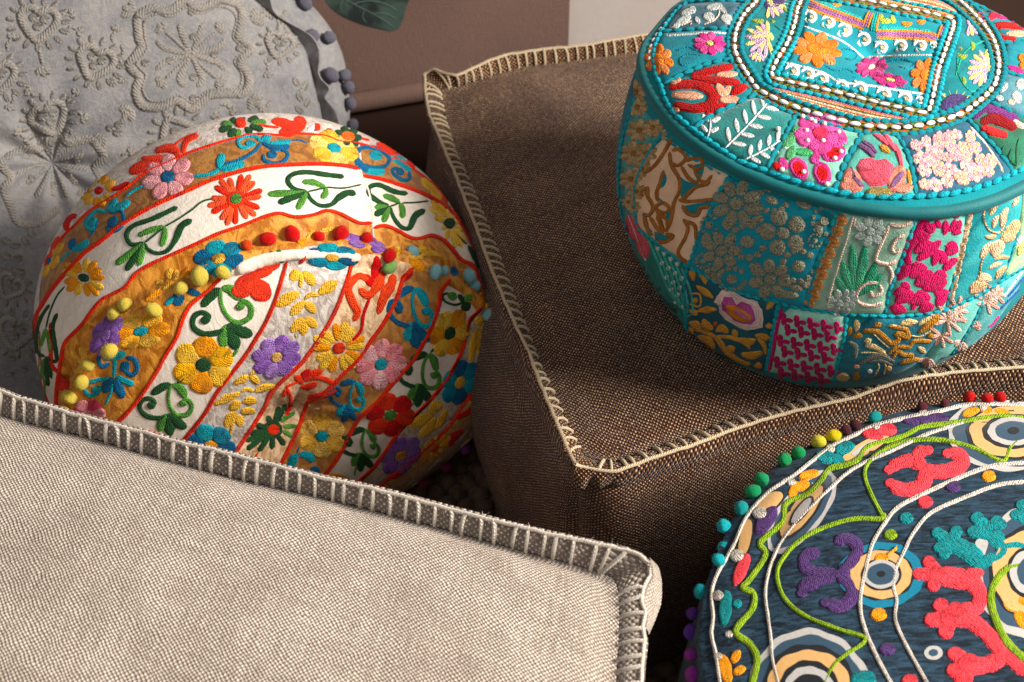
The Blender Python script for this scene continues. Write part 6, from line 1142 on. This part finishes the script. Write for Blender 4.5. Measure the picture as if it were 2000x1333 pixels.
# petrol patch with antique gold scrolls
BG, BG2 = ('8f5c22', 'b8853e'), ('b89a62', 'dcc796')
GS = [([4, 11, 4], [(540, 640), (550, 690), (540, 750)]), ([4, 10, 4], [(490, 700), (490, 740), (480, 780)]), ([4, 10, 4], [(510, 790), (560, 780), (600, 780)]), ([4, 12, 4], [(920, 680), (990, 670), (1080, 660)]), ([4, 9, 4], [(690, 700), (730, 690), (770, 680)]), ([6, 8, 8, 6], [(600, 740), (680, 740), (730, 750), (790, 800), (850, 850), (910, 820), (900, 770)]), ([5, 8, 7], [(610, 830), (660, 820), (640, 870), (700, 880), (800, 940)]), ([6, 12, 6], [(870, 770), (920, 770), (990, 790), (980, 720)]), ([5, 12, 10], [(1080, 760), (1170, 690), (1270, 600)]), ([4, 7, 4], [(1080, 690), (1140, 650), (1200, 620)]), ([5, 6, 6], [(820, 940), (900, 880), (1000, 880), (1050, 830), (1200, 830)]), ([5, 7, 6], [(860, 980), (900, 920), (960, 950), (1030, 950), (1010, 990)]), ([4, 9, 4], [(1080, 880), (1120, 910), (1150, 930)]), ([5, 10, 5], [(1160, 790), (1190, 780), (1220, 790)]), ([4, 7, 5], [(820, 700), (900, 710), (1000, 730)]), ([6, 14, 6], [(360, 1150), (420, 1140), (490, 1150)]), ([5, 12, 5], [(520, 1170), (550, 1130), (570, 1100)]), ([4, 9, 5], [(920, 1020), (1000, 1000), (1100, 980)])]
strokes(*XT, 'gold_scroll', [(BG if i % 3 else BG2, [q*1.2 for q in w], z6(L_)) for i, (w, L_) in enumerate(GS)], .7)
GYS = ('4a5a58', '78807a')
strokes(*XT, 'grey_feather', [(GYS, [5, 12, 8], z6([(560, 1030), (660, 980), (760, 960), (880, 1010)])), (GYS, [5, 9, 5], z6([(640, 1010), (760, 1000), (860, 1040)])), (GYS, [5, 11, 6], z6([(470, 830), (540, 880), (530, 980)])), (BG2, 3, z6([(690, 760), (760, 830), (830, 890)])), (BG2, 3, z6([(840, 690), (930, 700), (1000, 720)])), (BG2, 3, z6([(1020, 780), (1100, 790), (1200, 730)])), (BG2, 3, z6([(580, 930), (700, 930), (820, 950)])), (BG2, 4, z6([(700, 1130), (740, 1060), (730, 1010)])), (BG2, 4, z6([(780, 1120), (800, 1060), (790, 1010)]))], .6)
blobs(*XT, 'sequin', [(('e8846a', 'f4b49a'), (1673, 716, 6, 4)), (WHT, (1699, 725, 5, 4)), (('e8a050', 'f0c080'), (1736, 719, 6, 5))], .8)
# faded rose flowers
FR_ = ('b8887c', 'd8b0a2')
def spray(c, L, a0, n=8, sp=40):
    m = Motif('rose_spray', *XT, .7)
    for i in range(n):
        t = math.radians(a0+(i-(n-1)/2)*sp); d = np.array([math.cos(t), math.sin(t)]); m.leaf([np.array(c), np.array(c)+d*L*.55, np.array(c)+d*L*(.8+.3*((i*3) % 4)/3)], [4, 8, 6], FR_ if i % 2 else ('c99c8c', 'e6c4b4'), .0016, 'petal')
spray((1850, 625), 36, -60); spray((1870, 605), 28, -30, 7, 45); spray((1838, 655), 26, 100, 6, 45); spray((1928, 590), 26, -60, 7, 45); spray((1945, 575), 22, -40, 7, 45); spray((1815, 700), 22, 110, 6, 22); spray((1880, 668), 20, 120, 5, 30); spray((1905, 640), 14, -60, 5, 40)
strokes(*XT, 'indigo_stripe', [(('1c3f7c', '3a62a0'), 5, [(1968, 580), (1985, 560), (2000, 540)]), (WHT, 4, [(1960, 582), (1978, 556), (1998, 530)]), (('1c3f7c', '3a62a0'), 5, [(1952, 605), (1972, 585), (1992, 565)]), (MG, 5, [(1930, 640), (1940, 632), (1952, 616)])], .6)
# ================================================================ navy pouf
SNJ = Surf(*joint((SNs.V, grid(np.array(rowsN), False, True)[1]), (SN.V, grid(np.array(rowsN2), False, True)[1])), 1.05)
XN = (SNJ, nv_)
def flat(c, name='print'):
    m = M(name+'_'+c, .85, .3, .2); n = m.noise(300, 3); k = m.noise(30, 3); m.color(m.mix(n*.6+k*.4, sc(c, .82), sc(c, 1.1))); m.bump(n, .3, .001); return m.m
_fl = {}
def FL(c):
    if c not in _fl: _fl[c] = flat(c)
    return _fl[c]
NW, BK, TN, SLT, TLR = 'a9a6a3', '14171c', 'c49c6c', '2e4456', '0d6c86'
def eye(c, rings, ang=0, squ=None):
    """printed eye medallion: nested flat discs"""
    par = None
    for i, (a, b, k) in enumerate(rings):
        v_, f_, u_ = patch_geo(SNJ, (lambda E: np.array(c)+(E-np.array(c))*(1+.018*np.sin(np.arange(len(E))*1.7+a)+.012*np.sin(np.arange(len(E))*.6+b))[:, None])(ell(c, a, b, ang, 40 if a > 40 else 24)), lift=.0004+.00022*i, gs=9 if a > 40 else 6, skirt=False)
        o = mk('eye_medallion' if par is None else 'ring', v_, f_, FL(k), nv_ if par is None else par, u_); par = par or o
eye((1721, 1124), [(84, 64, TLR), (64, 50, BK), (60, 47, TN), (39, 32, BK), (35, 28, NW), (27, 21, SLT), (8, 6, BK)])
eye((1979, 845), [(128, 76, NW), (118, 68, SLT), (92, 54, BK), (86, 50, TN), (60, 34, BK), (50, 28, NW), (35, 19, SLT), (11, 7, BK)])
eye((1580, 1352), [(120, 122, NW), (107, 109, SLT), (92, 93, BK), (83, 81, TN), (60, 60, BK), (50, 48, NW), (36, 33, BK)])
eye((1566, 1000), [(98, 42, 'a8a3a2'), (88, 34, SLT), (70, 25, BK), (62, 20, TN), (36, 12, BK), (30, 8, NW)], -52)
eye((2010, 1120), [(105, 128, NW), (92, 112, SLT), (78, 90, BK), (72, 82, TN), (44, 50, BK), (38, 44, NW), (24, 28, SLT)])
eye((1690, 876), [(55, 16, BK), (50, 13, TN), (30, 7, NW)], -28)
eye((1503, 982), [(34, 18, BK), (30, 14, TN)], -35); eye((1456, 1052), [(16, 44, BK), (11, 38, TN)], 12)
eye((1823, 1276), [(18, 14, NW), (9, 7, SLT)]); eye((1919, 1064), [(15, 10, NW)], 20); eye((1978, 1032), [(16, 11, NW)], 20)
GV = ('64841e', '8aa63c'); WC = ('b2a99f', 'cdc4ba'); CO2 = ('de3a44', 'ee565e'); TQ2 = ('067478', '0f8c90'); PU3 = ('3a2352', '553a6e'); OR3 = ('f08a1c', 'f8a848')
def VY(c, w, L_, nm='embroidered_cord', h=.0016, **k): return stroke(nm, SNJ, L_, w, Y(c), nv_, h, **k)
VY(WC, 6, [(2003, 793), (1934, 791), (1885, 792), (1835, 804), (1769, 817), (1703, 834), (1670, 850), (1624, 873), (1584, 903), (1551, 929), (1505, 959), (1472, 992), (1452, 1022), (1436, 1060), (1420, 1090), (1403, 1118), (1390, 1157), (1393, 1206), (1390, 1240), (1399, 1282), (1408, 1345)], 'edge_cord')
VY(GV, [9, 8, 11, 10, 13], [(2003, 818), (1950, 815), (1868, 826), (1802, 834), (1762, 853), (1696, 873), (1677, 896), (1653, 908), (1620, 916), (1604, 939), (1578, 966), (1535, 985), (1528, 1022), (1485, 1060), (1495, 1084), (1465, 1131), (1450, 1148), (1472, 1160), (1469, 1190), (1437, 1233), (1465, 1259), (1479, 1290), (1468, 1340)], 'green_vine')
VY(GV, 7, [(2003, 850), (1974, 875), (1957, 902), (1901, 876), (1835, 860), (1769, 863), (1720, 883), (1693, 909), (1690, 936), (1706, 976), (1726, 1013)], 'green_vine'); VY(GV, 7, [(1728, 1003), (1722, 1014), (1670, 1014), (1620, 1027), (1571, 1050), (1538, 1080), (1518, 1118), (1531, 1167), (1571, 1203), (1637, 1230), (1690, 1249), (1653, 1279), (1627, 1302), (1606, 1345)], 'green_vine')
VY(WC, 5.5, [(1885, 826), (1815, 847), (1753, 876), (1686, 906), (1653, 926), (1614, 962), (1584, 992), (1545, 1034), (1518, 1074), (1502, 1116), (1495, 1160), (1500, 1205), (1505, 1243), (1509, 1289), (1522, 1345)], 'white_cord')
VY(WC, 7, [(2003, 905), (1934, 912), (1868, 936), (1802, 966), (1753, 992), (1729, 1021), (1706, 1058), (1696, 1090), (1683, 1150), (1680, 1183), (1687, 1223), (1710, 1279), (1745, 1345)], 'white_cord')
VY(WC, 6.2, [(2003, 942), (1950, 948), (1885, 972), (1819, 1002), (1785, 1040), (1766, 1077), (1749, 1116), (1745, 1150), (1751, 1173), (1749, 1213), (1772, 1266), (1816, 1345)], 'white_cord')
def figure(nm, c, lst, h=.0022): 
    m = Motif(nm, *XN); 
    for w, L_ in lst:
        m.leaf(L_, [max(22, q*1.05) for q in w], c, h*.8, 'limb'); m.blob(ell(L_[0], 11.5, 9.5, 0, 12) if nm[0] == 'c' and L_[0][0] != 1800 else ell(L_[-1], 11.5, 9.5, 0, 12), c, h*.8, 'limb')
B_ = 25
figure('coral_figure', CO2, [([18, 20, 24, 28], [(1736, 918), (1752, 906), (1782, 900), (1800, 914)]), ([26, 24, 20, 17], [(1800, 918), (1791, 895), (1796, 884), (1812, 880)]), ([26, 24, 27, 24, 18], [(1800, 918), (1835, 922), (1868, 914), (1882, 899), (1868, 886), (1850, 886)]), ([28, 26, 24, 18], [(1800, 916), (1806, 938), (1790, 954), (1760, 956), (1738, 944)])])
figure('purple_figure', PU3, [([14, 20, 22, 24], [(1602, 1078), (1574, 1086), (1572, 1108), (1600, 1120), (1636, 1122)]), ([15, 21, 25, 24], [(1630, 1062), (1652, 1052), (1674, 1068), (1668, 1095), (1640, 1122)]), ([24, 22, 27, 22], [(1634, 1122), (1600, 1132), (1570, 1148), (1566, 1160)]), ([24, 24, 24, 20], [(1636, 1122), (1660, 1142), (1664, 1165), (1642, 1184), (1612, 1178)])])
def hand(m, palm, fingers, c, w=26):
    for f_ in fingers: m.leaf([palm, ((palm[0]+f_[0])/2, (palm[1]+f_[1])/2), f_], [w*.9, w, w*.95], c, .0019, 'finger'); m.blob(ell((f_[0]*.9+palm[0]*.1, f_[1]*.9+palm[1]*.1), w*.56, w*.5, 0, 12), c, .0020, 'finger')
    m.blob(ell(palm, w*.8, w*.7, 0, 14), c, .0021, 'palm')
m = Motif('coral_plant', *XN)
m.leaf([(1830, 1124), (1870, 1130), (1900, 1140), (1914, 1165), (1905, 1188), (1872, 1190)], [34, 38, 34, 28, 26, 26], CO2, .0022, 'stem'); m.leaf([(1880, 1126), (1905, 1122), (1922, 1118)], [26, 24, 12], CO2, .0022)
hand(m, (1832, 1124), [(1790, 1122), (1812, 1096), (1822, 1146)], CO2)
m.leaf([(1850, 1208), (1890, 1210), (1925, 1236), (1954, 1268), (1990, 1299), (2008, 1318)], [36, 32, 28, 30, 28, 28], CO2, .0022, 'stem'); hand(m, (1855, 1208), [(1835, 1180), (1816, 1212), (1846, 1238), (1866, 1188)], CO2, 30)
m.leaf([(1955, 1272), (1948, 1290), (1920, 1300), (1885, 1305), (1880, 1345)], [28, 30, 32, 36, 36], CO2, .0022, 'stem'); hand(m, (1890, 1296), [(1862, 1276), (1860, 1312), (1882, 1335)], CO2, 30)
m = Motif('turquoise_plant', *XN)
m.leaf([(1858, 1062), (1890, 1078), (1915, 1100), (1924, 1112)], [34, 34, 34, 26], TQ2, .0022, 'stem'); hand(m, (1858, 1062), [(1828, 1040), (1868, 1036), (1832, 1072), (1842, 1084)], TQ2, 24)
m.leaf([(1915, 1098), (1945, 1092), (1960, 1076), (1950, 1058), (1932, 1042)], [24, 24, 26, 30, 34], TQ2, .0022, 'stem'); hand(m, (1928, 1040), [(1906, 1010), (1898, 1040), (1955, 1024), (1948, 1018)], TQ2, 26); m.leaf([(1955, 1070), (1985, 1066), (2006, 1072)], 24, TQ2, .0022, 'stem'); hand(m, (2005, 1012), [(1994, 985), (1982, 1006)], TQ2, 24)
VY(GV, [15, 14, 15], [(2006, 1102), (1965, 1114), (1943, 1140), (1935, 1170), (1944, 1210), (1967, 1256), (2006, 1294)], 'green_vine')
blobs(*XN, 'orange_petal', [(OR3, (1976, 1186, 20, 12, 20)), (OR3, (1995, 1210, 24, 14, 60)), (OR3, (2000, 1175, 16, 12, 0))])
for x, y, r_, c_ in ((1931, 931, 15, OR3), (1861, 951, 16, PU3), (1807, 981, 16, CO2), (1770, 1013, 15, TQ2), (1739, 1045, 14, GV), (1722, 1093, 16, OR3), (1716, 1201, 17, OR3), (1733, 1269, 17, PU3), (1686, 1330, 28, TQ2), (1777, 1330, 17, CO2)): blobs(*XN, 'dot', [(c_, (x, y, r_, r_*.78, 0))], h=.0024)
stroke('loose_thread', SNJ, [(1732, 1087), (1745, 1078), (1752, 1070), (1748, 1078)], 3, Y(OR3), nv_, .003)
# edge blossoms
for nm_, c_, L_ in (('orange_blossom', OR3, [(1896, 806, 20, 9, -20), (1927, 803, 14, 9, 10), (1958, 808, 20, 9, 20)]), ('purple_blossom', PU3, [(1782, 820, 20, 13, 0), (1830, 819, 24, 12, -5), (1805, 822, 14, 10, 0)]), ('coral_blossom', CO2, [(1700, 848, 20, 12, 20), (1731, 840, 22, 14, 0), (1715, 852, 12, 10, 0)]), ('teal_blossom', TQ2, [(1613, 893, 22, 14, 10), (1650, 876, 22, 14, -20), (1637, 900, 16, 12, 40)]), ('orange_blossom', OR3, [(1580, 928, 22, 10, -15), (1550, 960, 22, 10, -75), (1566, 950, 18, 12, -30)]), ('purple_blossom', PU3, [(1496, 1018, 36, 17, -55)]), ('coral_blossom', CO2, [(1448, 1112, 36, 13, -68)]), ('teal_blossom', TQ2, [(1417, 1188, 38, 13, 95), (1440, 1180, 10, 9, -30)]), ('orange_blossom', OR3, [(1417, 1308, 32, 13, 78), (1437, 1283, 15, 9, -60), (1444, 1310, 14, 9, -30)])):
    blobs(*XN, nm_, [(c_, e) for e in L_])
for x, y, r_ in ((1711, 834, 9), (1622, 877, 10), (1546, 943, 9), (1484, 1003, 15), (1440, 1086, 15), (1403, 1164, 12), (1803, 808, 9), (1920, 797, 9), (1403, 1283, 9), (1424, 1240, 8)): blobs(*XN, 'white_rosette', [(WC, (x, y, r_, r_*.85, 0)), (WC, (x, y, r_*.5, r_*.45, 0))], h=.0026)
# pompoms
for x, y, r_, c_ in ((1894, 784, 12, 'c8141c'), (1928, 786, 11, 'c8141c'), (1952, 783, 11, 'c8141c'), (1845, 794, 9, '58202c'), (1802, 801, 10, '58202c'), (1670, 837, 11, '4a1c28'), (1653, 848, 11, '4a1c28'), (1710, 822, 12, '1a9a9a'), (1629, 859, 13, 'e8d24a'), (1601, 870, 13, 'e8dc62'), (1561, 893, 13, '2f9d5e'), (1534, 907, 14, '2f9d5e'), (1491, 944, 14, '2fa068'), (1473, 967, 14, '2fa068'), (1450, 1000, 14, '159c9c'), (1417, 1029, 14, '30bcc8'), (1396, 1064, 14, '30bcc8'), (1406, 1101, 13, '3cc0cc'), (1367, 1155, 13, '28a8b4'), (1361, 1201, 13, '5a2a98'), (1356, 1237, 13, '5a2a98'), (1357, 1280, 13, '8a2a90'), (1361, 1320, 14, '8a2a90')):
    pompom(SNJ, nv_, x, y, r_, c_, (x+22, y+8) if x < 1480 else (x+8, y+16), .6)
# ================================================================ grey cushion: tone-on-tone cord embroidery
m = M('grey_cord', .95, .05, .1); u_, v_ = m.uv(); tw = ((u_)*(2*math.pi/.0030)+v_*1500.).sin()*.5+.5; n = m.noise(40, 3); k = m.noise(500, 2)
m.color(m.mix((n*.6+k*.4+tw*.15).step(.3, .85), lin('74726f'), lin('9a938c'))); m.bump(tw*.7+k+m.voro(330, 'F1', .9)*-1., 1., .0010); GC = m.m
_y[("g", None, "yarn", .0017, False)] = GC
SGJ = Surf(*joint((SG.V, grid(np.array(rowsG), False, True, flip=True)[1]), (SGs.V, grid(np.array(rows_), False, True)[1])), 1.65)
XG = (SGJ, gr_); G = ('g', None)
def gs_(nm, lst, h=.0026):
    m = Motif(nm, *XG)
    for w, L_ in lst: m.leaf(L_, w*1.25, G, h, 'cord')
    return m
def trefoil(m, c, d, L=14, w=9):
    d = np.array(d, float); d /= np.linalg.norm(d)
    for a in (-.75, 0, .75): q = rot(d, a); m.leaf([np.array(c), np.array(c)+q*L*.6, np.array(c)+q*L*1.3], [w*.6, w, w*1.1], G, .0024, 'leaf')
def oval(m, c, a, b, ang): m.blob(ell(c, a, b, ang, 12), G, .0026, 'oval')
MED = [(270, 32), (298, 16), (318, 22), (336, 20), (352, 8), (366, 2), (382, 14), (403, 14), (420, 4), (438, 1), (464, 10), (474, 32), (466, 67), (478, 82), (491, 95), (474, 112), (470, 126), (482, 142), (487, 160), (477, 182), (450, 184), (413, 186), (394, 200), (375, 214), (358, 204), (343, 197), (325, 206), (308, 211), (280, 208), (266, 186), (268, 168), (273, 152), (262, 140), (252, 126), (266, 108), (277, 91), (272, 78), (270, 60)]
m = Motif('medallion', *XG); m.s = SGJ
v_, f_, u_ = stroke_geo(SGJ, MED, 15, .0028, closed=True); m._fin(mk('medallion', v_, f_, GC, gr_, u_))
c0 = np.array([373., 108.])
for sx_ in (-1, 1):
    m.leaf([c0, (373+sx_*12, 80), (373+sx_*20, 58), (373+sx_*24, 46)], [7, 9, 13, 10], G, nm='cord'); m.leaf([c0, (373+sx_*14, 135), (373+sx_*22, 155), (373+sx_*12, 170)], [7, 9, 13, 10], G, nm='cord')
    for sy_ in (-1, 1):
        m.leaf([c0, (373+sx_*32, 108+sy_*8), (373+sx_*54, 108+sy_*16), (373+sx_*68, 108+sy_*30)], [7, 9, 13, 9], G, nm='cord'); m.leaf([c0, (373+sx_*26, 108+sy_*25), (373+sx_*50, 108+sy_*46)], [6, 6, 6], G, nm='cord'); trefoil(m, (373+sx_*52, 108+sy_*48), (sx_, sy_*.9), 14, 12)
for x, y in ((375, 24), (378, 72), (419, 107), (332, 119), (468, 94), (284, 123), (378, 151), (378, 192)): oval(m, (x, y), 9, 8, 0)
for (x, y, dx, dy) in ((262, 26, -1, -.6), (258, 212, -.8, .8), (488, 190, .9, .8), (492, 40, 1, -.5)): trefoil(m, (x, y), (dx, dy), 20, 13)
def heart(c, R, ang, n=14, k=.85, full=True):
    m = Motif('heart_medallion', *XG); c = np.array(c, float); a = math.radians(ang)
    T_ = lambda p: rot(np.array(p)*R*np.array([1, k]), a)+c
    H_ = [(0, -.55), (.35, -.8), (.75, -.62), (.85, -.15), (.5, .45), (0, .95), (-.5, .45), (-.85, -.15), (-.75, -.62), (-.35, -.8)]
    v_, f_, u_ = stroke_geo(SGJ, [T_(p) for p in H_], R*.31, .0028, closed=True); m._fin(mk('heart_medallion', v_, f_, GC, gr_, u_))
    for p in ((-.25, -.25), (.28, -.22), (0, .2)): m.blob(ell(T_(p), R*.25, R*.23, 0, 10), G, .0028, 'oval')
    for i in range(n):
        t = math.radians(-60-(i+.5)*(420-180)/n+ -30) if False else 2*math.pi*(i+.5)/n; p = np.array([math.cos(t), math.sin(t)]); q = p*1.28; m.blob(ell(T_(q), R*.27, R*.135, ang+math.degrees(math.atan2(p[1]*k, p[0])), 10), G, .0026, 'oval')
    return m
heart((75, 45), 42, 8, 15); heart((186, 122), 40, 20, 14); heart((96, 232), 40, -25, 15); heart((545, 88), 30, 15, 12); heart((-6, 150), 40, 5, 14); heart((345, 262), 40, 150, 14); heart((30, 650), 38, 10, 12); heart((20, 560), 30, 30, 12)
m = gs_('sprig', [(5, [(75, 92), (80, 110), (84, 128)])]); trefoil(m, (85, 130), (0, 1), 16, 11)
m = gs_('sprig', [(6, [(255, 212), (240, 235), (228, 246)])]); [oval(m, p, 9, 8, 0) for p in ((216, 250), (232, 244), (230, 260))]; trefoil(m, (205, 268), (-.9, .7), 18, 11)
MD2 = [(9, 309), (45, 293), (76, 291), (97, 274), (119, 272), (135, 280), (158, 276), (178, 273), (192, 288), (203, 307), (186, 327), (196, 350), (176, 372), (150, 380)]
m = gs_('medallion', [(11, MD2), (11, [(9, 309), (3, 325), (22, 347), (8, 370), (20, 402), (36, 434), (70, 438), (98, 420), (120, 404)])])
for i in range(14):
    t = i/14*2*math.pi+.2; d = np.array([math.cos(t), math.sin(t)*1.05]); p = np.array([102, 318])+d*14; L_ = 52 if i % 2 else 62; n_ = rot(d, .5*(1 if i % 3 else -1)); m.leaf([p, p+d*L_*.45, p+d*L_*.85+n_*6], [4, 7, 11], G, nm='cord')
for x, y in ((62, 350), (135, 340), (105, 362), (60, 300), (150, 312)): oval(m, (x, y), 7, 8, 0)
for (x, y, a) in ((12, 470, 20), (30, 480, 0), (12, 500, 10), (34, 505, -10), (14, 532, 10), (38, 530, 0), (50, 470, 60), (62, 455, 50), (20, 700, 0), (44, 720, 10), (18, 730, 0), (60, 700, 40)): oval(Motif('oval', *XG), (x, y), 11, 7, a)
m = gs_('sprig', [(6, [(580, 190), (590, 175), (600, 160)])]); [oval(m, p, 11, 6, a) for p, a in (((578, 160), 60), ((596, 168), 100), ((585, 190), 60), ((600, 200), 110), ((584, 215), 40))]
m = gs_('sprig', [(8, [(560, 20), (548, 50), (545, 70)])]); [oval(m, p, 11, 6, a) for p, a in (((530, 30), 90), ((545, 40), 80), ((560, 55), 60))]
for x_, y_, dx, dy in ((228, 158, -1, .3), (146, 186, .6, -1), (22, 78, .3, -1), (135, 30, 1, -.5), (226, 62, .2, -1), (424, 232, -.4, -1), (522, 140, .3, 1), (516, 208, -.6, .6), (478, 32, .4, -1), (160, 228, .8, .5), (40, 260, -.6, -.4), (150, 60, .9, .2), (236, 110, 0, 1), (516, 22, .5, .8), (450, 214, .9, .4), (20, 204, -.2, 1), (250, 300, .6, -.3), (60, 180, -.8, -.3)):
    m = gs_('sprig', [(4.5, [(x_, y_), (x_-dx*10+dy*5, y_-dy*10-dx*5), (x_-dx*22, y_-dy*22)])]); trefoil(m, (x_, y_), (dx, dy), 11, 8)
v_, f_, u_ = stroke_geo(SGJ, [tuple(np.array([373, 108])+(np.array(q)-np.array([373, 108]))*.88) for q in MED], 5, .0018, closed=True); mk('cord', v_, f_, GC, gr_, u_)
# ruffled trim along the seam and pompoms
rf_ = [(488, -6), (500, 6), (524, 24), (548, 42), (574, 70), (592, 96), (600, 118), (610, 150), (618, 190), (630, 235), (636, 280)]
RC = cr(rf_, 5); N_ = len(RC); Tn = np.gradient(RC, axis=0); Tn /= np.linalg.norm(Tn, axis=1)[:, None]; Nn = np.stack([-Tn[:, 1], Tn[:, 0]], 1)
ru = []
base3 = drape(SGJ, RC+Nn*-3, -.002); sgn = np.sin(np.arange(N_)*.30+1.6*np.sin(np.arange(N_)*.13)); 
for j in range(9):
    t = j/8; P = base3+gA*(t*.011)+RT*(t*.012)+(FW*-1)*(.0)+np.outer(sgn*t**.8*.0042, RT)+np.outer(np.cos(np.arange(N_)*.22)*t*.004, UP); ru.append(P+nz(P, 75, 9, 3)[:, None]*gA*.0045)
v_, f_, u_ = grid(np.array(ru)); mk('ruffle', v_, f_, GREY, gr_, u_)
ru2 = [p-gA*.0025+RT*.002 for p in ru][::-1]; v_, f_, u_ = grid(np.array([ru[-1]]+ru2)); mk('ruffle', v_, f_, GREY, gr_, u_)
for x, y, r_ in ((590, 15, 12), (602, 75, 14), (635, 78, 12), (639, 148, 14), (664, 148, 12), (671, 172, 12), (686, 202, 11), (692, 245, 11), (575, -4, 11)):
    pompom(SGJ, gr_, x, y, r_, '6d6b78', (x-14, y+4), .9)
# ================================================================ the parts of the poufs beyond the frame, so that they stay whole from a step to the side
def proj(P):
    d = np.asarray(P)-CO; z = d@FW; return np.stack([1000+F*(d@RT)/z, 666.5-F*(d@UP)/z], -1)
def inframe(q, m=8): return -m < q[0] < 2000+m and -m < q[1] < 1333+m
seen_ = lambda p, n: (CO-p)@n > 0
cyc = [cloth('patch_fuchsia', '8f1a4c', 'b8326a', 60), cloth('patch_sea', '0c5f60', '1a8480', 60), cloth('patch_cream', 'b89c84', 'd2b89e', 60), cloth('patch_petrol', '195a6c', '2f7a8a', 60), cloth('patch_mint', '6d9684', '9abaa6', 60)]
RT3 = np.array(rowsT); RTT = np.array(rowsT2); k_ = 0
def sector(R3, i0, i1, j0, j1, mat, off, nrm=None):
    jj = [j % NT for j in range(j0, j1+1)]; P = R3[i0:i1+1][:, jj]; C_m = np.array([tC[0], tC[1], 0]); N = P-C_m; N[..., 2] = 0; N /= np.maximum(np.linalg.norm(N, axis=2), 1e-6)[..., None]
    if nrm is not None: N = N*0+np.array(nrm)
    a = np.linspace(0, 1, P.shape[0])[:, None]; b = np.linspace(0, 1, P.shape[1])[None]; e = np.minimum(np.minimum(a, 1-a)*6, np.minimum(b, 1-b)*6); P = P+N*(-.0006+off*np.sqrt(np.clip(1-(1-np.clip(e, 0, 1))**2, 0, 1)))[..., None]
    v, f, u = grid(P); return mk('fabric_patch', v, f, mat, tq_, u)
def chain(L3, N3, name='cord_beads'):
    s = np.r_[0, np.cumsum(np.linalg.norm(np.diff(L3, axis=0), axis=1))]; n = int(s[-1]/.0085); out = []
    for i in range(n):
        f = (i+.5)/n*s[-1]; p = np.array([np.interp(f, s, L3[:, c]) for c in range(3)]); q = np.array([np.interp(min(f+.002, s[-1]), s, L3[:, c]) for c in range(3)]); t = q-p
        if np.linalg.norm(t) < 1e-6: continue
        t /= np.linalg.norm(t); nn = np.array([np.interp(f, s, N3[:, c]) for c in range(3)]); nn -= t*(nn@t); nn /= np.linalg.norm(nn); b = np.cross(nn, t); A = np.stack([t*.0046, b*.0027, nn*.0024], 1); out.append((cb_v@A.T+p+nn*.001, cb_f, cb_u))
    return out
hid = []; SP = 15
for j0 in range(0, NT, SP):
    jm = (j0+SP//2) % NT; rad = np.array([math.cos(TH[jm]), math.sin(TH[jm]), 0])
    for (i0, i1) in ((5, 32), (33, 52)):
        c = RT3[(i0+i1)//2, jm]; q = proj(c)
        if seen_(c, rad) and min(proj(RT3[(i0+i1)//2, j % NT])[0] for j in (j0, j0+SP)) < 1998: continue
        sector(RT3, i0, i1, j0, j0+SP, cyc[k_ % 5], .003); k_ += 1
        for jj in (j0, j0+SP): L3 = RT3[i0:i1+1, jj % NT]; hid += chain(L3, np.repeat(rad[None], len(L3), 0))
        L3 = RT3[i1][[j % NT for j in range(j0, j0+SP+1)]]; hid += chain(L3, np.repeat(rad[None], len(L3), 0))
    c = RTT[30, jm]; q = proj(c)
    if all(not inframe(proj(RTT[a_, b_ % NT]), 2) for a_ in (14, 35) for b_ in (j0, jm, j0+SP)):
        sector(RTT, 13, 36, j0, j0+SP, cyc[(k_+2) % 5], .002, (0, 0, 1.)); k_ += 1
        L3 = RTT[12][[j % NT for j in range(j0, j0+SP+1)]]; hid += chain(L3, np.repeat(np.array([[0, 0, 1.]]), len(L3), 0))
        L3 = RTT[13:37, j0]; hid += chain(L3, np.repeat(np.array([[0, 0, 1.]]), len(L3), 0))
if hid: V, f, u = join(hid); tag(mk('cord_beads', V, f, CORD, tq_, u), kind='stuff')
# navy pouf: trim and cords carried on round the hidden part
ring = np.array(rowsN)[0]; R2 = np.array(rowsN2); pc_ = ['c8141c', 'e8d24a', '2f9d5e', '159c9c', '30bcc8', '5a2a98', '8a2a90', 'e0701c']; last = None; cnt = 0
for j in range(NT):
    q = proj(ring[j])
    if inframe(q, 14): continue
    if last is not None and np.linalg.norm(ring[j]-last) < .0165: continue
    last = ring[j]; pompom(SNJ, nv_, q[0], q[1], 14, pc_[(cnt//4) % 8], False, .6); cnt += 1
def carry(row, w, c, nm):
    P = proj(R2[row]); out = [not inframe(q, 4) for q in P]; start = next(i for i in range(NT) if out[i] and not out[i-1]); L_ = []
    for k in range(NT):
        if not out[(start+k) % NT]: break
        L_.append(tuple(P[(start+k) % NT]))
    if len(L_) > 6: stroke(nm, SNJ, L_[::4], w, Y(c), nv_, .0016, step=10)
carry(3, 6, WC, 'edge_cord'); carry(14, 10, GV, 'green_vine'); carry(26, 6, WC, 'white_cord'); carry(38, 7, WC, 'white_cord'); carry(43, 6, WC, 'white_cord')
for j in range(0, NT, 30):
    q = proj(R2[30, j])
    if not inframe(q, 120): eye(tuple(q), [(84, 64, NW), (74, 56, SLT), (64, 50, BK), (60, 47, TN), (39, 32, BK), (35, 28, NW), (27, 21, SLT), (8, 6, BK)])
